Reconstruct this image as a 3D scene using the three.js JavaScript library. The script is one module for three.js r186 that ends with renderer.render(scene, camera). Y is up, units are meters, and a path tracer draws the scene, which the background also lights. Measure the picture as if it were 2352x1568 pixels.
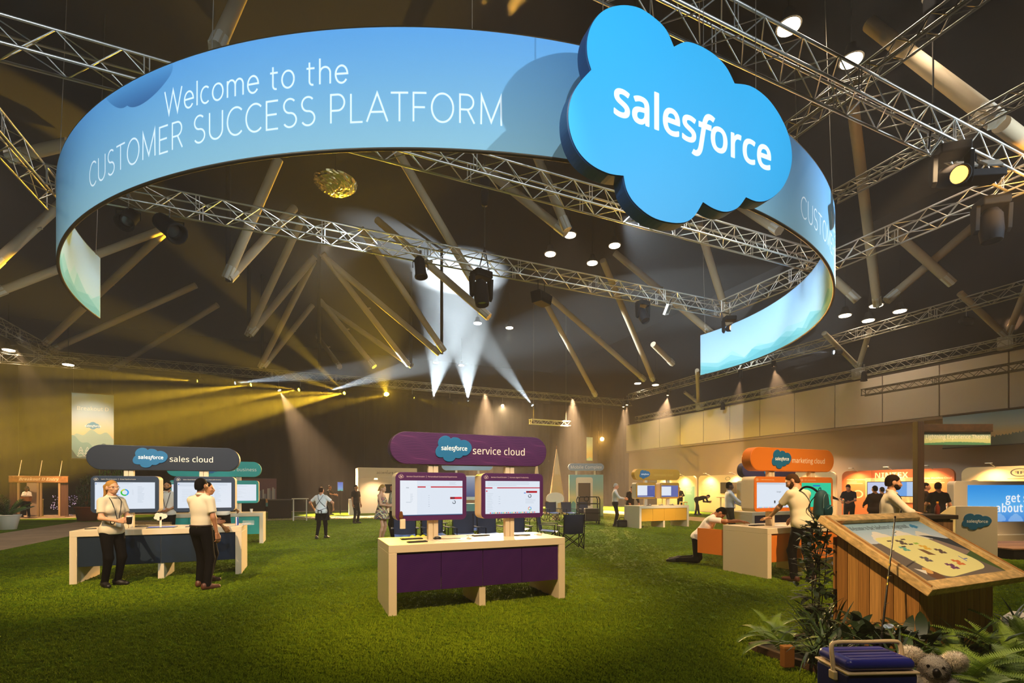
import * as THREE from 'three';
import { RoundedBoxGeometry } from 'three/addons/geometries/RoundedBoxGeometry.js';
import { mergeGeometries, toCreasedNormals } from 'three/addons/utils/BufferGeometryUtils.js';
import { RectAreaLightUniformsLib } from 'three/addons/lights/RectAreaLightUniformsLib.js';

// ---------------------------------------------------------------- camera, exposure, haze
// World axes follow the hall: +x to the right along the back drape, +y up, -z into the hall. Metres.
const TH = 0.404458;                                    // the camera looks 23.2 degrees to the right of the hall's long axis
const scene = new THREE.Scene();
scene.background = new THREE.Color(0, 0, 0);
const renderer = new THREE.WebGLRenderer({ antialias: true });
renderer.toneMapping = THREE.LinearToneMapping;
renderer.toneMappingExposure = 1.0;
renderer.shadowMap.enabled = true;
RectAreaLightUniformsLib.init();
const camera = new THREE.PerspectiveCamera(2 * Math.atan(1120 / 1112) * 180 / Math.PI, 2352 / 2240, 0.1, 200);
camera.position.set(0, 1.6, 0);
camera.rotation.set(0, -TH, 0);
camera.setViewOffset(2352, 2240, 0, 0, 2352, 1568);      // a rising front: the lens is shifted, the camera stays level
camera.updateProjectionMatrix();
scene.fog = new THREE.FogExp2(new THREE.Color(1.0, 0.97, 0.93), 0.0023);

// ---------------------------------------------------------------- lights of the rig (fittings are built further down; added spots have none)
const WARM = new THREE.Color(1.0, 0.68, 0.36), TUNG = new THREE.Color(1.0, 0.62, 0.32), AMBER = new THREE.Color(1.0, 0.50, 0.08), YEL = new THREE.Color(1.0, 0.62, 0.03), COOL = new THREE.Color(0.72, 0.88, 1.0), NEUT = new THREE.Color(1.0, 0.86, 0.68);
function spot(color, power, from, to, deg, pen = 0.5, radius = 3) {
  const l = new THREE.SpotLight(color, power, 0, deg * Math.PI / 180, pen, 2);
  l.position.set(...from); l.target.position.set(...to);
  l.castShadow = true; l.shadow.radius = radius; l.name = 'lamp';
  scene.add(l, l.target);
  return l;
}
const dirTo = (a, b) => new THREE.Vector3(b[0] - a[0], b[1] - a[1], b[2] - a[2]).normalize();
const BAYS = [];                                          // ceiling flood lamps, in clusters of four
for (const [cx, cz, y] of [[12.2, -7.35, 13], [12.2, -20, 13], [12.2, -30.8, 13], [12.2, -42.3, 13]]) for (const [dx, dz] of [[-1.2, -0.96], [1.2, -0.96], [-1.2, 0.96], [1.2, 0.96]]) if (!(cz < -30 && dz > 0)) BAYS.push([cx + dx, y, cz + dz, cz < -40 ? 40 : 66]);
for (const [x, z] of [[24.2, -13.9], [24.2, -15.3], [26.0, -13.9], [26.0, -15.3], [24.6, -31.8], [26.3, -31.7]]) BAYS.push([x, 10.0, z, 22]);
for (const [x, z] of [[-10.1, -7.4], [-10.1, -20], [1, -24], [1, 2]]) BAYS.push([x, 13, z, 125]);  // single floods added for fill, outside the clusters and without fittings
for (const [x, y, z, p] of BAYS) spot(NEUT, p, [x, y - 0.05, z], [x, 0, z - 0.01], 64, 0.7, 6);
// stage fixtures on the back truss: [from, towards, colour, power, half angle]
const STAGE = [
  [[-6.06, 8.3, -35.7], [-24, 5.5, -22], YEL, 24000, 4], [[-4.25, 8.3, -35.6], [9, 9.6, -29], COOL, 22000, 5], [[-3.1, 8.3, -35.5], [-20, 1, -18], YEL, 60000, 3.6], [[-1.6, 8.2, -35.8], [2.2, 0, -30], TUNG, 6500, 15],
  [[-0.27, 8.2, -35.5], [-18, 0, -16], YEL, 60000, 3.6], [[1.33, 8.2, -35.5], [14, 12.0, -30], COOL, 26000, 7], [[2.6, 8.2, -35.5], [-14, 0, -14], YEL, 90000, 4.4], [[2.6, 8.2, -35.5], [-17, 10, -19], YEL, 16000, 4.5], [[5.38, 8.2, -35.3], [-2, 15.5, -6], YEL, 4500, 14],
  [[7.2, 8.2, -35.3], [18, 4.5, -28], YEL, 900, 12], [[8.8, 8.1, -35.6], [9.0, 15.5, -31], COOL, 26000, 20], [[11.5, 8.1, -35.4], [9.8, 15.5, -31], COOL, 26000, 20], [[10.0, 8.1, -35.2], [19, 6.0, -31], YEL, 800, 10],
  [[14.3, 8.1, -35.3], [10, 2, -24], WARM, 3600, 24], [[16.8, 8.1, -34.9], [9.5, 13.0, -30.5], COOL, 26000, 8],
];
const STAGE2 = [[[5.38, 8.2, -35.3], [1, 9, -6], YEL, 800, 36], [[2.6, 8.2, -35.5], [-18, 3.5, -20], YEL, 56000, 3.4], [[2.6, 8.2, -35.5], [-9, 16, -23], YEL, 12000, 5], [[-0.27, 8.2, -35.5], [-22, 6.5, -22], YEL, 20000, 4], [[5.38, 8.2, -35.3], [-12, 0, -9], YEL, 50000, 3.4]];  // second gobo beams of the same lamps
for (const [a, b, c, p, d] of [...STAGE, ...STAGE2]) { const n = dirTo(a, b); spot(c, p, [a[0] + n.x * 0.36, a[1] + n.y * 0.36, a[2] + n.z * 0.36], b, d, 0.35, 2); }
// warm wash lamps on the side trusses
const WASH = [
  [[24.7, 8.7, -19.6], [24.4, 0, -17.8], TUNG, 900, 30], [[24.8, 8.6, -22.0], [24.6, 0, -22.8], TUNG, 500, 22], [[24.8, 8.6, -28.5], [22.0, 0, -27.2], TUNG, 3200, 28], [[24.6, 8.6, -33.2], [22.0, 0, -30.6], TUNG, 2600, 16], [[24.9, 8.6, -34.1], [23.0, 0, -31.6], TUNG, 2600, 16],
  [[26.0, 7.2, -15.5], [25.4, 0, -15.5], TUNG, 60, 25], [[26.0, 7.1, -24.5], [25.4, 0, -24.0], TUNG, 160, 30], [[25.6, 8.6, -11.2], [31, 8.3, -8.5], TUNG, 160, 12],
  [[23.5, 5.8, -35.2], [6, 1.2, -12], AMBER, 1500, 34], [[-13.2, 8.8, -31.5], [-10.5, 0, -33.4], TUNG, 500, 20], [[-15.5, 8.6, -35.0], [-16.5, 0, -34.0], TUNG, 400, 35],
  [[17.2, 8.4, -15.1], [10.5, 9.0, -17.5], COOL, 400, 8], [[24.5, 8.4, -15.9], [15, 8.0, -19], COOL, 800, 6],
];
for (const [a, b, c, p, d] of WASH) { const n = dirTo(a, b); spot(c, p * 1.6, [a[0] + n.x * 0.36, a[1] + n.y * 0.36, a[2] + n.z * 0.36], b, d, 0.45, 2); }
WASH.push([[19.0, 8.5, -32.5], [20.0, 0, -34.0], TUNG, 9000, 27], [[12.0, 8.5, -33.0], [13.0, 0, -34.5], TUNG, 7000, 27]);  // added washes without fittings, to warm the drape and haze at the back
for (const [a, b, c, p, d] of WASH.slice(-2)) spot(c, p, a, b, d, 0.7, 4);
// key spots, mostly added and unseen, without fittings: on the banner, the cloud sign and the front of the stations
const KEYS = [
  [[2.2, 9.3, -4.7], [2.2, 0.8, -6.6], WARM, 110, 24], [[-1.5, 9.2, 1.0], [2.0, 0.8, -6.3], WARM, 480, 15], [[-4.5, 9.2, -2.0], [-2.3, 0.8, -10.3], WARM, 620, 15], [[5.5, 9.2, 0.5], [8.4, 0.8, -5.8], WARM, 560, 14], [[-3.0, 8.6, -1.2], [5.0, 0.6, -2.8], WARM, 420, 9],
  [[12.0, 9.0, -4.8], [13.4, 0.8, -15.2], WARM, 620, 15], [[14, 9.0, -2], [15.5, 1, -6.5], WARM, 420, 20],
  [[-9, 9.3, -1.5], [-1.5, 7.5, -8.8], COOL, 360, 34], [[0.5, 9.3, 4.5], [0.0, 7.5, -7.8], COOL, 220, 34], [[8.6, 8.7, 2.5], [4.4, 6.9, -6.0], COOL, 300, 30], [[17.5, 9.3, 0.0], [13.0, 7.5, -8.5], COOL, 620, 30],
  [[8.0, 9.0, -11.0], [15.6, 7.5, -13.5], COOL, 620, 38], [[2.0, 9.0, -15.0], [-5.2, 7.5, -17.0], COOL, 240, 40],
  [[15.0, 8.2, -5.2], [16.3, 9.4, -6.6], AMBER, 60, 50], [[2.75, 9.75, -7.7], [0, 7.4, 14], AMBER, 11000, 10], [[3.2, 9.75, -7.7], [6, 7.4, 14], AMBER, 8000, 10],
  [[-12.5, 8.9, -30], [-11.5, 5, -36], NEUT, 190, 15], [[-13, 8.8, -29.5], [-13.2, 1, -34.2], TUNG, 330, 14],  // added to brighten the breakout banner and doorway
];
for (const [a, b, c, p, d] of KEYS) spot(c, p, a, b, d, 0.6, 4);


// ---------------------------------------------------------------- helpers
let seed = 20177;
const rnd = () => { seed = (seed * 1664525 + 1013904223) >>> 0; return seed / 4294967296; };
const rr = (a, b) => a + (b - a) * rnd();
const used = {};
function numbered(n) { used[n] = (used[n] ?? -1) + 1; return used[n] ? n + '_' + String(used[n]).padStart(3, '0') : n; }
function thing(name, label, category, pos = [0, 0, 0], turn = 0, group) {
  const o = new THREE.Group(); o.name = numbered(name); o.position.set(...pos); o.rotation.y = turn;
  o.userData = { label, category }; if (group) o.userData.group = group;
  scene.add(o); return o;
}
function finish(m) { m.castShadow = m.receiveShadow = true; return m; }
function part(name, geo, mat, parent, label) {
  const m = finish(new THREE.Mesh(Array.isArray(geo) ? merge(geo) : geo, mat)); m.name = parent.userData?.label || parent.userData?.kind || parent.parent ? name : name;
  if (label) m.userData.label = label;
  parent.add(m); return m;
}
function solo(name, geo, mat, label, category, group) {
  const m = finish(new THREE.Mesh(Array.isArray(geo) ? merge(geo) : geo, mat)); m.name = numbered(name);
  m.userData = { label, category }; if (group) m.userData.group = group;
  scene.add(m); return m;
}
function struct(name, geo, mat) { const m = finish(new THREE.Mesh(Array.isArray(geo) ? merge(geo) : geo, mat)); m.name = name; m.userData.kind = 'structure'; scene.add(m); return m; }
function clean(g) {
  g = g.index ? g.toNonIndexed() : g;
  for (const k of Object.keys(g.attributes)) if (!['position', 'normal', 'uv'].includes(k)) g.deleteAttribute(k);
  if (!g.attributes.normal) g.computeVertexNormals();
  if (!g.attributes.uv) g.setAttribute('uv', new THREE.BufferAttribute(new Float32Array(g.attributes.position.count * 2), 2));
  g.morphAttributes = {}; return g;
}
const merge = (list) => (list.length === 1 ? list[0] : mergeGeometries(list.map(clean)));
const box = (w, h, d, x = 0, y = 0, z = 0) => new THREE.BoxGeometry(w, h, d).translate(x, y, z);
const rbox = (w, h, d, x = 0, y = 0, z = 0, r = 0.01, s = 2) => new RoundedBoxGeometry(w, h, d, s, Math.min(r, w / 2.01, h / 2.01, d / 2.01)).translate(x, y, z);
const V3 = (a) => (a.isVector3 ? a : new THREE.Vector3(...a));
function bar(a, b, r, seg = 8, r2 = r) {                  // cylinder from a to b
  a = V3(a); b = V3(b); const d = b.clone().sub(a), L = d.length();
  const g = new THREE.CylinderGeometry(r2, r, L, seg, 1).translate(0, L / 2, 0);
  g.applyQuaternion(new THREE.Quaternion().setFromUnitVectors(new THREE.Vector3(0, 1, 0), d.normalize()));
  return g.translate(a.x, a.y, a.z);
}
function tube(pts, r, seg = 8, n = pts.length * 4, closed = false) { return new THREE.TubeGeometry(new THREE.CatmullRomCurve3(pts.map(V3), closed, 'centripetal'), n, r, seg, closed); }
function poly(pts, r, seg = 8) { const g = []; for (let i = 0; i + 1 < pts.length; i++) g.push(bar(pts[i], pts[i + 1], r, seg)); for (const p of pts.slice(1, -1)) g.push(new THREE.SphereGeometry(r, seg, 6).translate(...V3(p).toArray())); return merge(g); }
function extrude(pts, depth, bevel = 0, curve = 8) {
  const s = pts instanceof THREE.Shape ? pts : new THREE.Shape(pts.map((p) => new THREE.Vector2(...p)));
  return new THREE.ExtrudeGeometry(s, { depth: depth - 2 * bevel, bevelEnabled: bevel > 0, bevelSize: bevel, bevelThickness: bevel, bevelOffset: -bevel, bevelSegments: 2, curveSegments: curve }).translate(0, 0, bevel);
}
const lathe = (pts, seg = 24) => new THREE.LatheGeometry(pts.map((p) => new THREE.Vector2(...p)), seg);
function rrect(w, h, r) {                                 // rounded rectangle shape centred on 0, 0
  const s = new THREE.Shape(), x = -w / 2, y = -h / 2;
  s.moveTo(x + r, y); s.lineTo(x + w - r, y); s.absarc(x + w - r, y + r, r, -Math.PI / 2, 0); s.lineTo(x + w, y + h - r); s.absarc(x + w - r, y + h - r, r, 0, Math.PI / 2);
  s.lineTo(x + r, y + h); s.absarc(x + r, y + h - r, r, Math.PI / 2, Math.PI); s.lineTo(x, y + r); s.absarc(x + r, y + r, r, Math.PI, 1.5 * Math.PI); return s;
}
function flatUV(g, w, h) { const p = g.attributes.position, u = g.attributes.uv; for (let i = 0; i < p.count; i++) u.setXY(i, p.getX(i) / w + 0.5, p.getY(i) / h + 0.5); return g; }
// materials
const mats = {};
function std(color, rough = 0.7, extra) { // matt things get little gloss of their own, as cloth and paint do
  const k = color + '/' + rough; if (!extra && mats[k]) return mats[k];
  const m = rough >= 0.7 ? new THREE.MeshPhysicalMaterial({ color, roughness: rough, specularIntensity: 0.15, ...extra }) : new THREE.MeshStandardMaterial({ color, roughness: rough, ...extra });
  if (!extra) mats[k] = m; return m;
}
const metal = (color, rough = 0.35) => new THREE.MeshStandardMaterial({ color, roughness: rough, metalness: 0.9 });
const glow = (color, k = 1) => new THREE.MeshStandardMaterial({ color: 0x111111, emissive: color, emissiveIntensity: k, roughness: 0.5 });
function canvas(w, h, draw) { const c = document.createElement('canvas'); c.width = w; c.height = h; draw(c.getContext('2d'), w, h); const t = new THREE.CanvasTexture(c); t.colorSpace = THREE.SRGBColorSpace; t.magFilter = THREE.LinearFilter; t.anisotropy = 8; return t; }
const print = (w, h, draw, rough = 0.6, extra = {}) => new THREE.MeshStandardMaterial({ map: canvas(w, h, draw), roughness: rough, ...extra });
const screenMat = (w, h, draw, k = 1) => new THREE.MeshStandardMaterial({ color: 0x050505, emissive: 0xffffff, emissiveMap: canvas(w, h, draw), emissiveIntensity: k, roughness: 0.25 });
// noise textures
function hash(x, y) { let n = (Math.imul(x, 374761393) + Math.imul(y, 668265263)) | 0; n = Math.imul(n ^ (n >>> 13), 1274126177); return ((n ^ (n >>> 16)) >>> 0) / 4294967296; }
function vnoise(x, y, per) { const xi = Math.floor(x), yi = Math.floor(y), fx = x - xi, fy = y - yi, m = (a) => ((a % per) + per) % per; const sx = fx * fx * (3 - 2 * fx), sy = fy * fy * (3 - 2 * fy); const a = hash(m(xi), m(yi)), b = hash(m(xi + 1), m(yi)), c = hash(m(xi), m(yi + 1)), d = hash(m(xi + 1), m(yi + 1)); return a + (b - a) * sx + (c - a) * sy + (a - b - c + d) * sx * sy; }
function dataTex(w, h, f, srgb = true) {
  const d = new Uint8Array(w * h * 4);
  for (let y = 0; y < h; y++) for (let x = 0; x < w; x++) { const c = f(x / w, y / h, x, y); const i = (y * w + x) * 4; d[i] = c[0]; d[i + 1] = c[1]; d[i + 2] = c[2]; d[i + 3] = 255; }
  const t = new THREE.DataTexture(d, w, h); t.magFilter = THREE.LinearFilter; t.minFilter = THREE.LinearMipmapLinearFilter; t.wrapS = t.wrapT = THREE.RepeatWrapping; if (srgb) t.colorSpace = THREE.SRGBColorSpace; t.needsUpdate = true; return t;
}
const woodTex = dataTex(256, 512, (u, v) => { const g = vnoise(u * 24 + 0.6 * vnoise(u * 4, v * 4, 4), v * 3, 24) * 0.55 + vnoise(u * 64, v * 8, 64) * 0.3 + vnoise(u * 6, v * 2, 6) * 0.35; const k = 0.62 + 0.42 * g; return [Math.min(255, 255 * k), Math.min(255, 250 * k), Math.min(255, 240 * k)]; });
const wood = (color, rough = 0.65) => new THREE.MeshStandardMaterial({ color, map: woodTex, bumpMap: woodTex, bumpScale: 0.0012, roughness: rough });

// ---------------------------------------------------------------- the hall
const concreteTex = dataTex(256, 256, (u, v) => { const g = vnoise(u * 8, v * 8, 8) * 0.5 + vnoise(u * 40, v * 40, 40) * 0.3 + vnoise(u * 110, v * 110, 110) * 0.2; const k = 170 + 60 * g; return [k, k * 0.97, k * 0.93]; });
function ground(x0, x1, z0, z1, y, t, tile) {
  const g = box(x1 - x0, t, z1 - z0, (x0 + x1) / 2, y - t / 2, (z0 + z1) / 2), p = g.attributes.position, u = g.attributes.uv;
  for (let i = 0; i < p.count; i++) u.setXY(i, p.getX(i) / tile, p.getZ(i) / tile);
  return g;
}
struct('floor', ground(-24, 28, -52, 14, 0, 0.3, 3), new THREE.MeshStandardMaterial({ color: 0xb09a86, map: concreteTex, roughness: 0.75 }));
const drapeTex = dataTex(256, 64, (u, v) => { const k = 200 + 40 * vnoise(u * 40, v * 2, 40); return [k, k, k]; });
const dark = std(0x0b0908, 0.95), roofMat = std(0x0a0807, 0.95);
function wall(name, x0, x1, y0, y1, z0, z1, mat) { return struct(name, box(x1 - x0, y1 - y0, z1 - z0, (x0 + x1) / 2, (y0 + y1) / 2, (z0 + z1) / 2), mat); }
wall('ceiling', -24, 28.5, 15.5, 15.8, -52, 14, roofMat);
wall('wall_left', -24.4, -24, 0, 15.8, -52, 14, dark);
wall('wall_front', -24, 28, 0, 15.8, 14, 14.4, dark);
wall('wall_far', -24, 28, 0, 15.8, -52.4, -52, dark);
{ // the back drape: black cloth in soft folds, hung from the back truss, with the breakout doorway left open
  const fold = (x0, x1, y0, y1) => {
    const nx = Math.max(2, Math.round((x1 - x0) / 0.16)), g = new THREE.PlaneGeometry(x1 - x0, y1 - y0, nx, 1), p = g.attributes.position;
    for (let i = 0; i < p.count; i++) { const x = p.getX(i) + (x0 + x1) / 2; p.setXYZ(i, x, p.getY(i) + (y0 + y1) / 2, -36.5 + 0.05 * Math.sin(x * 9.3) + 0.03 * Math.sin(x * 3.1)); }
    g.computeVertexNormals(); return g;
  };
  const w = new THREE.Group(); w.name = 'wall_back'; w.userData.kind = 'structure'; scene.add(w);
  const m = new THREE.MeshPhysicalMaterial({ color: 0x171210, roughness: 1, specularIntensity: 0, side: THREE.DoubleSide });
  const panels = [[-24, -19.5], [-19.5, -15.05], [-15.05, -10.7], [-10.7, -6], [-6, -1], [-1, 4], [4, 9], [9, 14], [14, 19], [19, 24], [24, 28]];
  panels.forEach(([a, b], i) => part('drape', fold(a, b - 0.02, i === 2 ? 2.42 : 0, 8.7), m, w));
}
{ // right wall: a plain tan dado storey below, pale square panels above it, black roof structure over that
  const w = new THREE.Group(); w.name = 'wall_right'; w.userData.kind = 'structure'; scene.add(w);
  const lowM = new THREE.MeshStandardMaterial({ color: 0x8f7a68, roughness: 0.85 }), upM = new THREE.MeshStandardMaterial({ color: 0xc2b3a2, roughness: 0.8 });
  part('lower_wall', box(0.4, 4.8, 66, 27.4, 2.4, -19), lowM, w);
  part('soffit', box(0.35, 0.12, 66, 27.1, 4.84, -19), lowM, w);
  const pg = rbox(0.08, 2.35, 2.36, 0, 0, 0, 0.012, 1);
  for (let i = 0; i < 21; i++) { const p = part('panel', pg, upM, w); p.position.set(27.0, 6.1, 0.4 - i * 2.4); }
  part('upper_backing', box(0.3, 2.5, 66, 27.25, 6.15, -19), std(0x3a322b, 0.9), w);
  part('roof_edge', box(0.4, 8.4, 66, 27.5, 11.6, -19), dark, w);
}
// turf: the central lawn, and strips beyond the concrete paths
const lawnTex = dataTex(512, 512, (u, v) => {
  const a = vnoise(u * 6, v * 6, 6), b = vnoise(u * 30, v * 30, 30), c = vnoise(u * 120, v * 180, 1000), d = hash((u * 512) | 0, (v * 512) | 0);
  const k = 0.42 + 0.2 * a + 0.2 * b + 0.35 * c + 0.3 * (d - 0.5);
  return [Math.max(0, 94 * k), Math.max(0, 123 * k), Math.max(0, 8 * k)];
});
const lawnBump = dataTex(512, 512, (u, v) => { const k = 255 * (0.5 * vnoise(u * 128, v * 128, 128) + 0.5 * hash((u * 512) | 0, (v * 512) | 0)); return [k, k, k]; }, false);
const lawnMat = new THREE.MeshPhysicalMaterial({ specularIntensity: 0.1, map: lawnTex, bumpMap: lawnBump, bumpScale: 0.012, roughness: 0.95 });
struct('lawn', ground(-7.1, 17.25, -26.3, 10, 0.015, 0.02, 1.6), lawnMat);
struct('lawn_left', ground(-23.5, -9.85, -32.7, 10, 0.015, 0.02, 1.6), lawnMat);
struct('lawn_back', ground(-9.85, 19.8, -35, -28.9, 0.015, 0.02, 1.6), lawnMat);
struct('lawn_right', ground(19.8, 26.9, -35, 10, 0.015, 0.02, 1.6), lawnMat);

// ---------------------------------------------------------------- box trusses of the rig
const alu = metal(0xb9b4ac, 0.38), aluOld = metal(0x8f8879, 0.45), blackM = std(0x0c0c0d, 0.78), blackS = std(0x121113, 0.75);
function truss(a, b, s, label, opts = {}) {
  const A = V3(a), B = V3(b), L = A.distanceTo(B), t = thing('lighting_truss', label, 'truss', A.toArray());
  t.quaternion.setFromRotationMatrix(new THREE.Matrix4().makeBasis(...(() => { const x = B.clone().sub(A).normalize(), z = new THREE.Vector3().crossVectors(x, new THREE.Vector3(0, 1, 0)).normalize(); return [x, z.clone().cross(x), z]; })()));
  const h = s / 2, m = opts.mat ?? alu, cr = opts.r ?? 0.026, br = cr * 0.45, cg = bar([0, 0, 0], [L, 0, 0], cr, 8);
  for (const [y, z] of [[-h, -h], [-h, h], [h, -h], [h, h]]) part('chord', cg, m, t).position.set(0, y, z);
  const n = Math.max(2, Math.round(L / (s * (opts.pitch ?? 1)))), p = L / n, faces = [[0, 1, h], [0, 1, -h], [1, 0, h], [1, 0, -h]];
  const geo = {}, merged = [];
  const brace = (a0, b0, key) => {
    const d = V3(b0).sub(V3(a0));
    if (opts.joined) { merged.push(bar(a0, b0, br, 5)); return; }
    const g = (geo[key] ??= bar([0, 0, 0], d, br, 6)); part('brace', g, m, t).position.set(...a0);
  };
  faces.forEach(([across, up, o], f) => {
    for (let i = 0; i < n; i++) {
      const e = (i + (f % 2)) % 2 ? 1 : -1, x0 = i * p, x1 = x0 + p;
      if (up) brace([x0, -h * e, o], [x1, h * e, o], 'v' + e); else brace([x0, o, -h * e], [x1, o, h * e], 'h' + e);
    }
  });
  for (let x = 0; x <= L + 0.01; x += opts.joint ?? 3) for (const q of [-0.04, 0.04]) for (const z of [-h, h]) { const xx = Math.min(Math.max(x + q, 0.02), L - 0.02); brace([xx, -h, z], [xx, h, z], 'u'); }
  if (opts.joined) { const l = part('lattice', merged, m, t); l.userData.kind = 'stuff'; }
  return t;
}
const TY = 9.1, TS = 0.46;
truss([-5.7, TY, -10.78], [15.8, TY, -10.78], TS, 'aluminium box truss that runs behind the cloud sign and joins the right corner', { joint: 3.1 });
truss([-5.7, TY, -15.25], [16.28, TY, -15.25], TS, 'long aluminium box truss crossing the dark hall inside the half ring banner', { joint: 3.1 });
truss([3.2, TY, -5.9], [15.8, TY, -5.9], TS, 'large near aluminium box truss above the cloud sign running to the lit amber lamp', { joint: 3.1 });
truss([16.05, TY, -15.0], [16.05, TY, -4.6], TS, 'aluminium box truss on the right passing behind the banner toward the amber lamp', { joint: 3.1 });
truss([-5.95, TY, -16.4], [-5.95, TY, -10.4], TS, 'short run of box truss at the left edge above the banner end', { joint: 3.1, joined: true });
truss([-14, TY, -35.8], [26.6, TY, -35.4], 0.5, 'long back truss that carries the yellow and white beams', { joined: true, mat: aluOld, joint: 4 });
truss([-13, TY, -35.1], [-13, TY, -27], 0.5, 'back left truss running out of the picture above the hanging breakout banner', { joined: true, mat: aluOld, joint: 4 });
truss([-19, 8.55, -34.5], [-11.5, 8.55, -34.5], 0.5, 'bright lit truss stub at the left edge under two round lamps', { joined: true, joint: 4 });
truss([24.8, TY, -33], [24.8, TY, -4], 0.44, 'upper side truss over the right wall with the warm star lamp', { joined: true, mat: aluOld, joint: 3 });
truss([26.2, 7.5, -34], [26.2, 7.5, -4], 0.36, 'lower side truss along the top of the panelled right wall', { joined: true, mat: aluOld, joint: 3 });
truss([25.4, 6.3, -15.2], [25.4, 6.3, -6], 0.3, 'thin dark truss hung across the pale panels of the right wall', { joined: true, mat: metal(0x5d5346, 0.5), joint: 3 });
truss([11.0, 10.4, -9.4], [11.0, 10.4, -4.4], 0.3, 'thin high cross truss at upper right behind the big truss', { joined: true, mat: metal(0x6f675a, 0.45), joint: 3 });
truss([13.6, 9.7, -8.9], [13.6, 9.7, -4.4], 0.26, 'slim dark cross truss right of the banner under the thin high one', { joined: true, mat: metal(0x6f675a, 0.45), joint: 3 });
const shortT = truss([15.6, 6.6, -33], [19, 6.6, -33], 0.35, 'short bright truss segment far back over the phone wall sign', { joined: true, joint: 2 });
for (const x of [0.3, 3.1]) part('hanging_wire', bar([x, 0.17, 0], [x, 8.9, 0], 0.01, 5), aluOld, shortT);

// ---------------------------------------------------------------- the half ring banner
const RC = [5.6, -17.2], YB = 6.6, YT = 8.36, RPATH = [];  // the banner's bent pipe is a little off a true circle
{
  let L = 0, px, pz;
  for (let i = 0; i <= 360; i++) { const a = (176.5 + 179.5 * i / 360) * Math.PI / 180, r = 10.186 - 0.504 * Math.cos(a) - 1.399 * Math.sin(a) + 0.617 * Math.cos(2 * a) - 0.648 * Math.sin(2 * a) + 0.111 * Math.cos(3 * a), x = RC[0] + r * Math.cos(a), z = RC[1] - r * Math.sin(a); if (i) L += Math.hypot(x - px, z - pz); px = x; pz = z; RPATH.push([L, x, z]); }
}
const RL = RPATH[360][0];
function onRing(s, off = 0) {                             // the point at arc length s, moved off the face by so much outwards
  let i = 0; while (i < 359 && RPATH[i + 1][0] < s) i++;
  const [a, x, z] = RPATH[i], [b, u, w] = RPATH[i + 1], t = (s - a) / (b - a), l = b - a;
  return [x + (u - x) * t - (w - z) / l * off, z + (w - z) * t + (u - x) / l * off];
}
function arcSheet(s0, s1, off, n, inward) {
  const pos = [], uv = [], idx = [];
  for (let i = 0; i <= n; i++) { const [x, z] = onRing(s0 + (s1 - s0) * i / n, off); for (const [y, v] of [[YB, 0], [YT, 1]]) { pos.push(x, y, z); uv.push(inward ? 1 - i / n : i / n, v); } }
  for (let i = 0; i < n; i++) { const k = i * 2; if (inward) idx.push(k, k + 1, k + 2, k + 1, k + 3, k + 2); else idx.push(k, k + 2, k + 1, k + 1, k + 2, k + 3); }
  const g = new THREE.BufferGeometry(); g.setAttribute('position', new THREE.Float32BufferAttribute(pos, 3)); g.setAttribute('uv', new THREE.Float32BufferAttribute(uv, 2)); g.setIndex(idx); g.computeVertexNormals(); return g;
}
// light-weight single-stroke lettering, drawn with a thin pen (the banner's face is thinner than any font at hand)
const GL = { // [advance, strokes]; each stroke: M x y, L x y, or arc 'A' cx cy rx ry a0 a1 (degrees, y up)
  W: [1.12, 'M0 1L.28 0L.56 .95L.84 0L1.12 1'], e: [.62, 'M.04 .36L.58 .36A.31 .34.27.34 5 325'], l: [.12, 'M.06 1.02L.06 0'], c: [.55, 'A.31 .34.27.34 50 310'], o: [.66, 'A.33 .34.29.34 0 360'],
  m: [1.0, 'M.08 .68L.08 0M.08 .42A.29 .44.21.24 180 0M.5 .44L.5 0M.5 .42A.71 .44.21.24 180 0M.92 .44L.92 0'], t: [.42, 'M.14 .9L.14 .18A.28 .16.14.15 180 290M0 .66L.38 .66'], h: [.64, 'M.08 1.02L.08 0M.08 .4A.32 .43.24.24 180 0M.56 .43L.56 0'], ' ': [.3, ''],
  C: [.78, 'A.46 .5.42.5 48 312'], U: [.82, 'M.08 1L.08 .33A.41 .33.33.33 180 360M.74 .33L.74 1'], S: [.66, 'A.33 .75.26.25 40 200A.33 .75.26.25 200 270M.33 .5A.33 .25.28.25 90 -60A.33 .25.28.25 -60 -150'], T: [.7, 'M0 1L.7 1M.35 1L.35 0'],
  O: [.98, 'A.49 .5.43.5 0 360'], M: [.98, 'M.08 0L.1 1L.49 .1L.88 1L.9 0'], E: [.66, 'M.6 1L.08 1L.08 0L.6 0M.08 .52L.54 .52'], R: [.72, 'M.08 0L.08 1L.34 1A.36 .74.26.26 90 -90L.08 .48M.38 .48L.66 0'], P: [.7, 'M.08 0L.08 1L.36 1A.36 .72.28.28 90 -90L.08 .44'],
  L: [.6, 'M.08 1L.08 0L.56 0'], A: [.84, 'M0 0L.42 1L.84 0M.14 .34L.7 .34'], F: [.62, 'M.08 0L.08 1L.6 1M.08 .5L.54 .5'],
};
function penWidth(text, size, gap = 0.13) { let x = 0; for (const ch of text) x += (GL[ch][0] + gap) * size; return x - gap * size; }
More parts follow.
